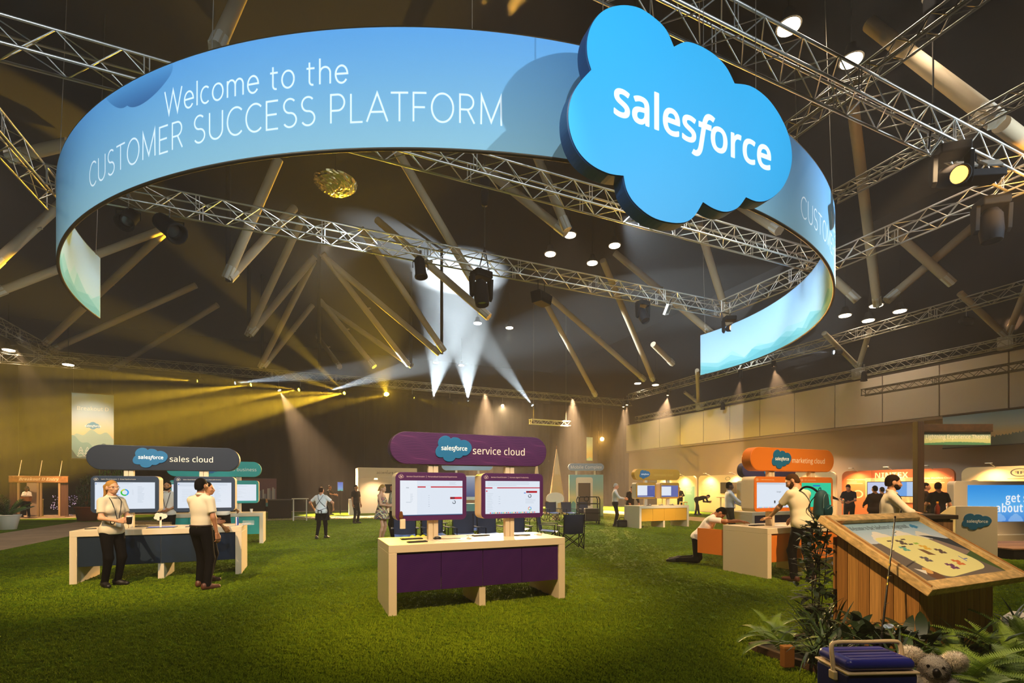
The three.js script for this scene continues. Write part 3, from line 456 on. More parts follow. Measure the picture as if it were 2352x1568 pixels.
const scrB = page((c, w, h) => { c.fillStyle = '#c01830'; c.fillRect(0, 82, 96, 14); c.fillRect(160, 82, 608, 12); c.fillStyle = '#e0404a'; c.fillRect(8, 122, 20, 14); greyLines(c, 20, 160, 12, 90, 20); greyLines(c, 180, 200, 4, 30, 30, '#93a0b2'); c.fillStyle = '#b41f2c'; c.fillRect(570, 128, 160, 26); c.fillStyle = '#3c4453'; c.fillRect(585, 134, 30, 14); c.fillStyle = '#2d6fd0'; c.fillRect(538, 150, 26, 10); donut(c, 622, 194, 20, [['#39414d', 0.8], ['#9aa5b3', 0.2]]); donut(c, 622, 360, 20, [['#2f9be8', 0.3], ['#43b55b', 0.3], ['#e8a33a', 0.25], ['#d94f4f', 0.15]]); greyLines(c, 560, 230, 5, 150, 14); for (let i = 0; i < 26; i++) { c.fillStyle = ['#e45', '#49d', '#5b7', '#fa4', '#556'][i % 5]; c.fillRect(60 + i * 25, h - 18, 16, 14); } greyLines(c, 30, 14, 4, 600, 14); });
const scrC = page((c, w, h) => { donut(c, 375, 160, 44, [['#2f9be8', 0.42], ['#16c02f', 0.38], ['#c8d62e', 0.2]]); c.fillStyle = '#3f8fe6'; c.fillRect(160, 192, 140, 8); c.fillRect(200, 206, 70, 7); greyLines(c, 540, 70, 12, 90, 22, '#9fb0c2'); greyLines(c, 470, 120, 6, 20, 14); greyLines(c, 10, 14, 2, 700, 12); c.fillStyle = '#2d6fd0'; c.fillRect(8, 20, 10, 14); });
const scrD = page((c, w, h) => { greyLines(c, 8, 22, 3, 720, 16, '#a9b6c6'); greyLines(c, 520, 70, 11, 100, 24, '#a7b5c6'); greyLines(c, 60, 120, 8, 220, 26, '#c2ccd8'); c.fillStyle = '#2d6fd0'; c.fillRect(10, 24, 14, 14); });
const scrE = page((c, w, h) => { c.fillStyle = '#cfd9e6'; c.fillRect(0, 0, w, 36); greyLines(c, 20, 14, 1, 650, 10, '#8b98a8'); c.fillStyle = '#6b7380'; c.font = '34px sans-serif'; c.fillText('Google', 460, 165); c.fillStyle = '#20242b'; c.fillRect(400, 300, 32, 40); c.fillStyle = '#39414d'; c.fillRect(405, 340, 6, 12); c.fillRect(422, 340, 6, 12); for (let i = 0; i < 22; i++) { c.fillStyle = ['#e45', '#49d', '#5b7', '#fa4'][i % 4]; c.fillRect(40 + i * 31, h - 16, 18, 12); } });
const scrF = page((c, w, h) => { c.fillStyle = '#2ec99a'; c.fillRect(0, 0, w, h); c.fillStyle = '#2c66c8'; c.fillRect(290, 40, 190, 22); greyLines(c, 520, 170, 3, 90, 30, '#239a78'); });
const scrG = page((c, w, h) => { c.fillStyle = '#4a5aa0'; c.fillRect(430, 10, 338, h); greyLines(c, 560, 60, 6, 150, 18, '#7f8cc4'); c.fillStyle = '#3f4e96'; c.fillRect(0, h - 60, w, 60); c.fillStyle = '#dfe6f6'; c.fillRect(14, h - 26, 700, 8); });
const scrH = page((c, w, h) => { c.fillStyle = '#5565a8'; c.fillRect(0, 0, w, 40); c.fillRect(440, 0, 330, h); c.fillRect(0, h - 50, w, 50); });
const scrI = page((c, w, h) => { greyLines(c, 20, 20, 3, 640, 16); greyLines(c, 40, 120, 9, 500, 26); });
const purple = print(512, 256, (c, w, h) => { c.fillStyle = '#350a52'; c.fillRect(0, 0, w, h); c.strokeStyle = 'rgba(95,45,110,.4)'; c.lineWidth = 2; for (let k = 0; k < 30; k++) { c.beginPath(); for (let x = 0; x <= w; x += 8) c.lineTo(x, k * 10 + 12 * Math.sin(x * 0.02 + k * 0.3)); c.stroke(); } }, 0.5);
const flat = (c) => std(c, 0.5);
const navy = flat(0x0e2338), teal = flat(0x2aa79b), orange = flat(0xe07a26), yellow = flat(0xd9a026), dusk = flat(0x2b1d3d), paleBlue = flat(0xa9bfd0);
station([2.19, 0, -6.57], { label: 'purple demo station with two lit monitors standing alone at the centre of the lawn', mat: purple, side: flat(0x3c1340), header: headerMat('#43124a', 'service cloud', 505, { waves: 'rgba(140,70,120,.3)' }), bezel: [bezelMat('#4a1752', 'Service Cloud Einstein', 'Personalised Connected Experiences'), bezelMat('#4a1752', 'Service Cloud Einstein', 'Increase Agent Productivity')], screens: [scrA, scrB], logoX: -0.29 });
station([-2.31, 0, -10.64], { label: 'navy blue demo station with the woman and men in white shirts before it', mat: navy, header: headerMat('#101f30', 'sales cloud', 530), bezel: [bezelMat('#1b3049', 'Sales Cloud Einstein', 'Grow Pipeline Faster'), bezelMat('#1b3049', 'Sales Cloud Einstein', 'Close more deals with Einstein')], screens: [scrC, scrD], logoX: -0.24 });
station([-2.33, 0, -15.99], { label: 'teal demo station half hidden behind the navy one', mat: teal, header: headerMat('#2aa79b', 'small business', 590, { px: 58 }), bezel: [bezelMat('#2aa79b', '', ''), bezelMat('#2aa79b', '', '')], screens: [scrI, scrI], logoX: -0.15 });
const mk = station([8.65, 0, -6.49], { label: 'orange demo station on the right with a man wearing a backpack at it', mat: orange, header: headerMat('#dc7a22', 'marketing cloud', 480, { px: 58 }), bezel: [bezelMat('#d87425', '', 'Make every interaction count'), bezelMat('#d87425', 'Build', 'one to one journeys')], screens: [scrE, scrF], logoX: -0.36 });
{ const p = part('hinged_panel', rbox(0.02, 0.5, 0.56, 0, 0, 0, 0.004), orange, mk); p.position.set(-KL / 2 - 0.03, 0.54, -0.78); p.rotation.y = 0.2; }
station([13.2, 0, -15.84], { label: 'mustard yellow demo station far back with the grey haired man beside it', mat: yellow, header: headerMat('#c48f1e', 'community cloud', 420, { px: 56, ink: '#d9b04a' }), bezel: [bezelMat('#c98f22', '', ''), bezelMat('#c98f22', '', '')], screens: [scrG, scrH], logoX: -0.66 });
station([13.15, 0, -10.64], { label: 'dark plum demo station mostly hidden behind the orange one', mat: dusk, header: headerMat('#2b1d3d', '', 0), bezel: [bezelMat('#2b1d3d', '', ''), bezelMat('#2b1d3d', '', '')], screens: [scrI, scrI], logoX: 0 });

// ---------------------------------------------------------------- the breakout doorway and the back of the hall
const pale = std(0xcdbda2, 0.7), brownWood = wood(0x8a5a30), rustic = wood(0x432c16), timber = wood(0xc08a4a), whiteP = std(0xe6ddcc, 0.5);
{
  const t = thing('breakout_doorway', 'wooden doorway with a lettered header and two openings at the left edge', 'doorway', [-13.22, 0, -34.2]);
  part('header', rbox(2.46, 0.36, 0.14, 0, 2.06, 0, 0.01), wood(0xa9713c), t);
  part('lettering', new THREE.PlaneGeometry(1.7, 0.3), new THREE.MeshStandardMaterial({ map: canvas(512, 90, (c, w, h) => { c.fillStyle = '#a5713d'; c.fillRect(0, 0, w, h); c.fillStyle = '#f4e8cf'; c.font = 'italic 62px serif'; c.textAlign = 'center'; c.fillText('Breakout D Entry', w / 2, 64, 500); }), roughness: 0.7 }), t).position.set(0, 2.06, 0.076);
  for (const x of [-0.85, -0.05, 0.07, 0.85]) part('post', rbox(0.09, 1.88, 0.09, x, 0.94, 0, 0.006), wood(0xb79a70), t);
  for (const x of [-1.05, 1.05]) part('side_board', rbox(0.34, 1.88, 0.06, x, 0.94, -0.02, 0.006), wood(0x5a3a26), t);
  for (const x of [-0.85, 0.0, 0.85]) part('rope', bar([x, 2.24, 0], [x, 3.1, -0.3], 0.018, 6), pale, t);
  part('threshold', rbox(2.5, 0.03, 0.6, 0, 0.03, 0.2, 0.006), wood(0x8d7355), t);
  const d = thing('open_door', 'pale door standing open behind the breakout doorway', 'door', [-13.8, 0, -34.9], 0.25); part('leaf', rbox(0.42, 1.85, 0.05, 0, 0.945, 0, 0.006), std(0xa08c76, 0.7), d); part('handle', bar([0.15, 0.95, 0.03], [0.15, 0.95, 0.09], 0.015, 6), metal(0x999999), d);
  // glitter chairs in the dark room beyond: rows of chrome dots
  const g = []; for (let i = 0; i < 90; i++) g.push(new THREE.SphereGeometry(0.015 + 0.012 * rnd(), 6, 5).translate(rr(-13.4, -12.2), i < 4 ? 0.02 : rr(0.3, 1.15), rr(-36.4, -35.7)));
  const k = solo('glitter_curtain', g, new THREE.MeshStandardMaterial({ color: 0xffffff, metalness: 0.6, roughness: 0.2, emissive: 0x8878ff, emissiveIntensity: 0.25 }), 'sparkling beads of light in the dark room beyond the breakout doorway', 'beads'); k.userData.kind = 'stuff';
  const dress = thing('stanchion', 'slim brass stanchion post in the right opening of the breakout doorway', 'post', [-13.0, 0, -34.0]); part('base', lathe([[0, 0.03], [0.16, 0.03], [0.16, 0.05], [0.03, 0.08], [0, 0.08]], 16), metal(0xb39a50), dress); part('pole', bar([0, 0.06, 0], [0, 0.95, 0], 0.022, 8), metal(0xb39a50), dress); part('knob', new THREE.SphereGeometry(0.04, 12, 8).translate(0, 0.97, 0), metal(0xb39a50), dress);
}
function sunset(c, w, h, ridge = 0.7, ink = '#5d8f92') { const g = c.createLinearGradient(0, 0, 0, h); g.addColorStop(0, '#8fb4cf'); g.addColorStop(0.35, '#c9d2d4'); g.addColorStop(0.6, '#f0d9a8'); g.addColorStop(0.75, '#f2c98a'); c.fillStyle = g; c.fillRect(0, 0, w, h); for (let k = 0; k < 3; k++) { c.fillStyle = ['#b3c8b8', '#8db3ab', ink][k]; c.beginPath(); c.moveTo(0, h); for (let x = 0; x <= w; x += 6) c.lineTo(x, h * (ridge + k * 0.09) - h * 0.1 * Math.sin(x / w * (3 + k) + k * 1.7) - h * 0.03 * Math.sin(x / w * 17 + k)); c.lineTo(w, h); c.fill(); } }
{
  const t = thing('hanging_banner', 'tall hanging banner with a pale mountain print beside the left edge', 'banner', [-11.52, 0, -36.1]);
  part('fabric', box(1.98, 3.87, 0.02, 0, 5.24, 0), print(512, 1000, (c, w, h) => { sunset(c, w, h, 0.68, '#52707a'); c.fillStyle = '#f6ede0'; c.font = '78px sans-serif'; c.textAlign = 'center'; c.fillText('Breakout D', w / 2, 260); c.fillStyle = '#5d9cc0'; softCloud(c, w / 2, 480, 46, '#5d9cc0'); logoText(c, w / 2, 510, 44); c.strokeStyle = '#f3efe6'; c.lineWidth = 5; for (const x of [110, 190]) { c.beginPath(); for (let k = 0; k < 3; k++) { c.moveTo(x, 820 + k * 40); c.lineTo(x - 25 - k * 10, 880 + k * 40); c.lineTo(x + 25 + k * 10, 880 + k * 40); c.lineTo(x, 820 + k * 40); } c.stroke(); } }, 0.8), t);
  part('bottom_bar', box(2.0, 0.05, 0.05, 0, 3.31, 0), std(0x3a3631, 0.5), t); part('top_bar', box(2.0, 0.05, 0.05, 0, 7.18, 0), std(0x3a3631, 0.5), t);
  for (const x of [-0.9, 0.9]) part('hanging_wire', bar([x, 7.2, 0], [x, 8.88, 0.05], 0.008, 5), std(0x555048), t);
  const f = thing('hanging_banner', 'slim pale hanging banner far back above the grey blue pill sign', 'banner', [22.8, 0, -36.1]);
  part('fabric', box(0.62, 2.05, 0.02, 0, 4.98, 0), print(128, 512, (c, w, h) => { sunset(c, w, h, 0.95); for (let x = 8; x < w; x += 22) { c.fillStyle = 'rgba(255,255,255,.35)'; c.fillRect(x, 0, 8, h); } }, 0.8), f); part('bottom_bar', box(0.64, 0.05, 0.05, 0, 3.94, 0), std(0x3a3631), f); part('hanging_wire', bar([0, 6.0, 0], [0, 8.88, 0.41], 0.01, 5), std(0x555048), f);
}
{ // white partner booth
  const t = thing('white_booth', 'white partner booth with a lit header far behind the woman in the floral dress', 'booth', [4.6, 0, -30]);
  part('back_wall', rbox(3.4, 2.8, 0.1, 0, 1.4, -1.4, 0.01), whiteP, t); part('side_wall', rbox(0.1, 2.8, 1.4, -1.65, 1.4, -0.7, 0.01), whiteP, t); part('side_wall', rbox(0.1, 2.8, 1.4, 1.65, 1.4, -0.7, 0.01), whiteP, t);
  part('header', rbox(3.5, 0.62, 0.12, 0.05, 2.5, 0.02, 0.01), whiteP, t);
  part('lettering', new THREE.PlaneGeometry(1.6, 0.36), print(512, 116, (c, w, h) => { c.fillStyle = '#e2d8c6'; c.fillRect(0, 0, w, h); c.fillStyle = '#4a4036'; c.font = '72px sans-serif'; c.fillText('accenture', 20, 78); c.fillStyle = '#8a8072'; c.fillText('digital', 350, 78); c.fillStyle = '#4a4036'; c.font = 'bold 40px sans-serif'; c.fillText('>', 215, 32); }), t).position.set(0.1, 2.5, 0.085);
  part('screen_frame', rbox(0.9, 0.55, 0.05, 0.5, 1.55, -1.33, 0.02), blackM, t); part('downlight', lathe([[0, 0.1], [0.09, 0.1], [0.12, 0], [0.1, 0], [0, 0.02]], 16).translate(-0.6, 2.1, -0.5), glow(0xffc98a, 5), t);
  part('counter', rbox(0.55, 0.95, 0.5, -1.95, 0.475, 0.1, 0.02), whiteP, t);
  spot(TUNG, 16, [4.0, 2.05, -30.4], [4.0, 0, -31.2], 70, 0.8, 2);
  const w = thing('wall_tablet', 'small upright blue info screen beside the white booth', 'screen', [1.95, 0, -30.6]); part('pole', bar([0, 0, 0], [0, 1.45, 0], 0.03, 8), blackM, w); part('foot', lathe([[0, 0], [0.22, 0], [0.22, 0.02], [0, 0.03]], 16), blackM, w); part('frame', rbox(0.34, 0.56, 0.04, 0, 1.68, 0, 0.02), std(0x2a2a33), w); part('screen', new THREE.PlaneGeometry(0.3, 0.52).translate(0, 1.68, 0.022), screenMat(96, 160, (c, W, H) => { const g = c.createLinearGradient(0, 0, 0, H); g.addColorStop(0, '#6f7fd8'); g.addColorStop(0.75, '#8ab0e8'); g.addColorStop(1, '#6cc4a0'); c.fillStyle = g; c.fillRect(0, 0, W, H); }, 0.8), w);
}
function bench(x, z, w, h, d, label, mat, cat = 'counter', name = 'bar_counter') { const t = thing(name, label, cat, [x, 0, z], 0); part('top', rbox(w + 0.06, 0.05, d + 0.06, 0, h - 0.025, 0, 0.01), std(0x4a4238, 0.5), t); part('body', rbox(w, h - 0.05, d, 0, (h - 0.05) / 2, 0, 0.01), mat, t); part('kick_board', rbox(w - 0.06, 0.1, d + 0.02, 0, 0.05, 0, 0.005), blackM, t); return t; }
bench(-2.9, -28.4, 2.0, 1.05, 0.7, 'dark bar counter with a printed board far behind the teal station', blackS);
bench(-1.2, -28.2, 1.1, 1.0, 0.6, 'dark low cabinet beside the bar table far back', std(0x1a1714, 0.8), 'cabinet', 'low_cabinet');
{
  const b = thing('picture_board', 'maroon picture board with a city scene behind the dark bar counter', 'board', [-2.4, 0, -28.98]); part('panel', rbox(2.0, 1.5, 0.05, 0, 1.35, 0, 0.01), print(256, 192, (c, w, h) => { c.fillStyle = '#6a4448'; c.fillRect(0, 0, w, h); for (let i = 0; i < 16; i++) { c.fillStyle = ['#8d8a86', '#5f5a62', '#b0a79a'][i % 3]; c.fillRect(90 + i * 10, 110 - 50 * hash(i, 3), 9, 90); } c.fillStyle = '#d89a58'; c.fillRect(95, 140, 120, 26); c.fillStyle = '#5d9a94'; c.fillRect(95, 166, 140, 26); }, 0.7), b); part('stand', [box(0.06, 1.2, 0.06, -0.8, 0.6, -0.06), box(0.06, 1.2, 0.06, 0.8, 0.6, -0.06)], blackM, b);
  const ht = thing('bar_table', 'tall white legged bar table beyond the man in the crossed apron', 'table', [-0.2, 0, -25.6]); part('top', rbox(0.75, 0.04, 0.6, 0, 1.07, 0, 0.01), std(0xd8cbb4), ht); for (const [x, z] of [[-0.3, 0.22], [0.28, 0.22], [-0.3, -0.22], [0.28, -0.22]]) part('leg', rbox(0.05, 1.05, 0.05, x, 0.525, z, 0.006), whiteP, ht); part('foot_rail', bar([-0.3, 0.22, 0.22], [0.28, 0.22, 0.22], 0.016, 6), whiteP, ht);
}
// pale pylon sign and the phone shaped info wall
function pillSign(t, w, h, y, mat, text, px) { const s = part('header_sign', extrude(rrect(w, h, h * 0.499), 0.16, 0.006, 12).translate(0, 0, -0.08), mat, t); s.position.y = y; part('header_face', flatUV(new THREE.ShapeGeometry(rrect(w * 0.99, h * 0.97, h * 0.48), 12), w, h), print(512, Math.round(512 * h / w), (c, W, H) => { c.fillStyle = '#' + mat.color.getHexString(); c.fillRect(0, 0, W, H); c.fillStyle = '#f4ead6'; c.font = px + 'px sans-serif'; c.textAlign = 'center'; c.textBaseline = 'middle'; c.fillText(text, W / 2, H / 2); }), s).position.z = 0.084; return s; }
{
  const t = thing('info_pylon', 'pale blue pill sign on posts seen through the gap of the purple station', 'kiosk', [6.75, 0, -20.9], -0.4); pillSign(t, 2.3, 0.42, 2.6, paleBlue, '', 50);
  for (const x of [-0.5, 0.5]) part('post', rbox(0.09, 2.4, 0.07, x, 1.2, 0, 0.006), creamPost, t);
  part('display', rbox(1.0, 1.1, 0.12, 0.35, 1.6, 0.08, 0.04), whiteP, t); part('screen', new THREE.PlaneGeometry(0.9, 0.9).translate(0.35, 1.65, 0.146), screenMat(256, 256, (c, w, h) => { const g = c.createLinearGradient(0, 0, 0, h); g.addColorStop(0, '#cfd9ee'); g.addColorStop(1, '#5a6fa8'); c.fillStyle = g; c.fillRect(0, 0, w, h); }, 0.5), t); part('base_cabinet', rbox(1.3, 0.9, 0.5, 0.3, 0.45, 0, 0.02), std(0x5f8f86, 0.6), t);
  const m = thing('phone_wall', 'sunset coloured info wall with a phone shaped frame under a grey blue pill sign', 'kiosk', [14.85, 0, -23.9], -0.404);
  part('wall', rbox(1.95, 2.35, 0.3, 0, 1.175, 0, 0.015), print(256, 320, (c, w, h) => { const g = c.createLinearGradient(0, 0, 0, h); g.addColorStop(0, '#7fb0b0'); g.addColorStop(0.35, '#a9bca0'); g.addColorStop(0.55, '#ecd08c'); g.addColorStop(0.7, '#c8c070'); g.addColorStop(1, '#8aa26a'); c.fillStyle = g; c.fillRect(0, 0, w, h); c.fillStyle = '#5f8f7c'; c.beginPath(); c.moveTo(0, 240); c.lineTo(30, 205); c.lineTo(80, 250); c.lineTo(80, 320); c.lineTo(0, 320); c.fill(); }, 0.6), m);
  const f = part('phone_frame', extrude(rrect(0.96, 1.9, 0.12), 0.05, 0.008, 6), std(0xf0d9b8, 0.5), m); f.position.set(-0.12, 1.25, 0.15); part('display', rbox(0.7, 1.3, 0.02, 0, -0.02, 0.052, 0.01), std(0x4a3a2a, 0.3), f);
  for (const x of [-0.55, 0.5]) part('post', rbox(0.1, 0.26, 0.1, x, 2.46, 0, 0.006), creamPost, m);
  pillSign(m, 2.05, 0.42, 2.79, std(0x8f9aa8, 0.5), 'Mobile Complex', 62);
}
for (const [x, z, h, w, n] of [[14.35, -26.5, 4.0, 1.4, 'tall white tapering canvas spire at left of the phone wall'], [13.2, -26.95, 3.3, 1.0, 'second white canvas spire just right of the purple sign']]) {
  const t = thing('canvas_spire', n, 'tent', [x, 0, z], 0.5); part('canvas', new THREE.CylinderGeometry(0.03, w * 0.5, h, 4, 1).translate(0, h / 2, 0), std(0xcdb893, 0.85), t); part('pole', bar([0, h - 0.1, 0], [0, h + 0.2, 0], 0.02, 6), brownWood, t);
}
{ const t = thing('white_stand', 'white mushroom shaped cut out stand between the camping chairs', 'stand', [11.4, 0, -21.2], -0.4); const s = new THREE.Shape(); s.moveTo(-0.16, 0); s.lineTo(0.2, 0); s.lineTo(0.1, 0.7); s.lineTo(0.12, 0.85); s.bezierCurveTo(0.5, 0.8, 0.55, 1.25, 0.2, 1.35); s.bezierCurveTo(-0.1, 1.45, -0.55, 1.3, -0.45, 0.95); s.lineTo(-0.1, 0.85); s.lineTo(-0.06, 0.7); s.closePath(); part('cutout', extrude(s, 0.06, 0.006, 8), std(0xf2dcb6, 0.7), t); part('foot', rbox(0.4, 0.04, 0.35, 0, 0.02, 0, 0.01), std(0xd8c4a0), t); }
{ // cage trolley
  const t = thing('cage_trolley', 'black tubular cage trolley with a solid lower box on the lawn', 'trolley', [11.55, 0, -18.4], -0.4), r = 0.022, W = 0.46, D = 0.3, Y = 1.2;
  for (const [x, z] of [[-W, D], [W, D], [-W, -D], [W, -D]]) { part('upright', poly([[x, 0.15, z], [x, Y - 0.12, z], [x * 0.9, Y, z * 0.95]], r, 8), blackM, t); const w = part('caster', [new THREE.CylinderGeometry(0.07, 0.07, 0.04, 14).rotateZ(Math.PI / 2).translate(x * 0.92, 0.07, z)], blackS, t); }
  for (const y of [0.16, 0.5, 0.9, Y]) for (const z of [-D, D]) part('rail', bar([-W * (y === Y ? 0.9 : 1), y, z * (y === Y ? 0.95 : 1)], [W * (y === Y ? 0.9 : 1), y, z * (y === Y ? 0.95 : 1)], r * 0.8, 6), blackM, t);
  for (const y of [0.16, 0.5, 0.9, Y]) for (const x of [-W, W]) part('rail', bar([x * (y === Y ? 0.9 : 1), y, -D], [x * (y === Y ? 0.9 : 1), y, D], r * 0.8, 6), blackM, t);
  part('deck', rbox(0.94, 0.04, 0.62, 0, 0.16, 0, 0.01), blackS, t); part('storage_box', rbox(0.6, 0.5, 0.5, 0.14, 0.44, 0, 0.02), std(0x1c1612, 0.6), t); part('wheel', new THREE.TorusGeometry(0.1, 0.018, 8, 18).translate(-0.12, 1.12, D), blackM, t);
}
// camping chairs: one of each kind, then copies
const chairBlue = new THREE.MeshPhysicalMaterial({ color: 0x141d33, roughness: 0.75, sheen: 1, sheenRoughness: 0.5, sheenColor: new THREE.Color(0.2, 0.26, 0.5), side: THREE.DoubleSide }), seatBlue = std(0x7f95c8, 0.6);
function cloth(w, h, sag, n = 8) { const g = new THREE.PlaneGeometry(w, h, n, n), p = g.attributes.position; for (let i = 0; i < p.count; i++) { const u = p.getX(i) / w * 2, v = p.getY(i) / h * 2; p.setZ(i, -sag * (1 - u * u) * (0.4 + 0.6 * (1 - v * v))); } g.computeVertexNormals(); return g; }
function campChair() {
  const t = thing('camping_chair', '', 'chair'), r = 0.012, W = 0.27;
  const b = part('backrest', cloth(0.52, 0.5, 0.06), chairBlue, t); b.position.set(0, 0.66, -0.24); b.rotation.x = -0.16;
  const s = part('seat', cloth(0.5, 0.46, 0.05), seatBlue, t); s.rotation.x = -Math.PI / 2 + 0.08; s.position.set(0, 0.42, 0.02);
  for (const x of [-W, W]) { part('armrest', rbox(0.07, 0.02, 0.44, x * 1.1, 0.6, 0.0, 0.008), chairBlue, t); part('rear_upright', bar([x, 0.02, -0.22], [x, 0.92, -0.28], r, 6), blackM, t); part('front_upright', bar([x, 0.02, 0.22], [x, 0.6, 0.22], r, 6), blackM, t); part('side_brace', bar([x, 0.03, 0.22], [x, 0.42, -0.24], r, 6), blackM, t); part('side_brace', bar([x, 0.03, -0.22], [x, 0.42, 0.22], r, 6), blackM, t); }
  for (const z of [-0.23, 0.23]) { part('cross_brace', bar([-W, 0.03, z], [W, 0.42, z], r, 6), blackM, t); part('cross_brace', bar([W, 0.03, z], [-W, 0.42, z], r, 6), blackM, t); }
  return t;
}
const chair0 = campChair(); let chairN = 0;
function chair(x, z, turn, label, group) { const c = chairN++ ? chair0.clone() : chair0; if (chairN > 1) { c.name = numbered('camping_chair'); scene.add(c); c.userData = { ...chair0.userData }; delete c.userData.group; } c.position.set(x, 0.015, z); c.rotation.y = turn; c.userData.label = label; if (group) c.userData.group = group; }
chair(6.36, -10.95, 2.9, 'navy folding camping chair nearest the right end of the purple station, back towards us');
chair(6.1, -11.75, 2.2, 'navy camping chair half behind the nearest one, its pale blue seat showing left');
chair(5.7, -12.8, 2.4, 'navy camping chair third from the right behind the purple station, facing left');
const rowG = 'camping chairs in the row behind the purple station', rowN = ['navy camping chair showing under the left end of the left purple monitor', 'navy camping chair just left of the left purple post', 'navy camping chair just right of the left purple post', 'navy camping chair in the gap between the two purple monitors', 'navy camping chair showing left of the right purple post', 'navy camping chair of the second row seen right of the left purple post', 'navy camping chair of the second row under the right purple monitor'];
let rowI = 0;
for (const [x, z, a] of [[2.25, -11.9, 3.3], [3.0, -11.9, 3.1], [3.7, -11.6, 3.2], [4.35, -11.5, 3.0], [5.05, -11.4, 3.2], [3.3, -13.3, 3.0], [4.5, -13.2, 3.2]]) chair(x, z, a, rowN[rowI++], rowG);
const farN = ['leftmost purplish camping chair of the far row', 'second purplish chair from the left in the far row', 'purplish far row chair just left of the white mushroom stand', 'purplish far row chair just right of the white mushroom stand', 'purplish far row chair touching the left of the cage trolley', 'purplish far row chair seen through the cage trolley', 'rightmost purplish chair of the far row behind the trolley'];
let farI = 0;
for (const [x, z, a] of [[8.0, -21.5, 3.3], [8.7, -21.2, 3.1], [9.4, -20.9, 3.2], [10.1, -20.6, 3.0], [10.8, -20.3, 3.2], [11.5, -20.0, 3.1], [12.2, -19.7, 3.2]]) chair(x, z, a, farN[farI++], 'camping chairs in the far row by the trolley');
// ---------------------------------------------------------------- partner booths along the right wall: faces look to -x
const peach = std(0xe8c79c, 0.6);
function booth(z0, z1, label, mat, face, lamps = 1) {
  const w = z1 - z0, t = thing('partner_booth', label, 'booth', [24.2, 0, (z0 + z1) / 2], -Math.PI / 2), s = new THREE.Shape(), r = 0.28, H = 2.41;
  s.moveTo(-w / 2, 0); s.lineTo(w / 2, 0); s.lineTo(w / 2, H - r); s.absarc(w / 2 - r, H - r, r, 0, Math.PI / 2); s.lineTo(-w / 2 + r, H); s.absarc(-w / 2 + r, H - r, r, Math.PI / 2, Math.PI); s.closePath();
  part('back_panel', extrude(s, 0.14, 0.02, 8).translate(0, 0, -0.14), mat, t);
  if (face) part('printed_face', flatUV(new THREE.ShapeGeometry(s, 8).translate(0, -H / 2, 0), w * 1.001, H * 1.001), face, t).position.set(0, H / 2, 0.003);
  for (let i = 0; i < lamps; i++) { const x = (i + 0.5) / lamps * w - w / 2; part('arm_lamp', [bar([x, H - 0.02, 0.0], [x, H + 0.12, 0.45], 0.014, 6), rbox(0.2, 0.03, 0.1, x, H + 0.12, 0.5, 0.01)], std(0xe8ddc8, 0.4), t); const wz = (z0 + z1) / 2 + x; spot(new THREE.Color(1, 0.66, 0.34), 26, [23.6, H + 0.08, wz], [24.15, 1.2, wz], 55, 0.8, 2); }
  return t;
}
function wallScreen(t, x, y, w, h, draw, k = 1, lit = true) { const s = part('wall_screen', rbox(w + 0.06, h + 0.06, 0.05, x, y, 0.03, 0.01), blackM, t); part('screen', new THREE.PlaneGeometry(w, h).translate(x, y, 0.058), lit ? screenMat(256, Math.round(256 * h / w), draw, k) : std(0x3a2f24, 0.3), s); }
const boothPrint = (base, f) => print(768, 512, (c, w, h) => { c.fillStyle = base; c.fillRect(0, 0, w, h); f?.(c, w, h); }, 0.6);
const lineText = (c, x, y, n, w, col, dy = 16, hh = 5) => { c.fillStyle = col; for (let i = 0; i < n; i++) c.fillRect(x, y + i * dy, w * (0.55 + 0.45 * hash(i, x)), hh); };
booth(-29.0, -25.1, 'peach partner booth with a teal graphic far right behind the yellow station', peach, boothPrint('#e9c79a', (c, w, h) => { c.fillStyle = '#7fa89c'; c.fillRect(560, 150, 190, 362); lineText(c, 590, 180, 6, 120, '#c9d8cc'); }), 2);
{ const t = booth(-24.85, -18.6, 'long peach partner booth with a dark screen and a lit screen behind the orange station', peach, boothPrint('#ecc795', (c, w, h) => { lineText(c, 30, 120, 9, 130, '#c88d54', 22); c.strokeStyle = '#5a4430'; c.lineWidth = 4; c.beginPath(); c.arc(300, 50, 22, 0, 7); c.stroke(); }), 3); wallScreen(t, -0.55, 1.6, 1.3, 0.62, null, 1, false); wallScreen(t, 1.25, 1.6, 1.25, 0.62, (c, w, h) => { c.fillStyle = '#b9c2ea'; c.fillRect(0, 0, w, h); c.fillStyle = '#51577c'; c.fillRect(140, 10, 90, 90); }, 0.8); }
booth(-18.4, -15.75, 'peach partner booth seen at the right end of the orange station', peach, boothPrint('#e6bf8e', (c, w, h) => lineText(c, 60, 120, 4, 200, '#b98450')), 1);
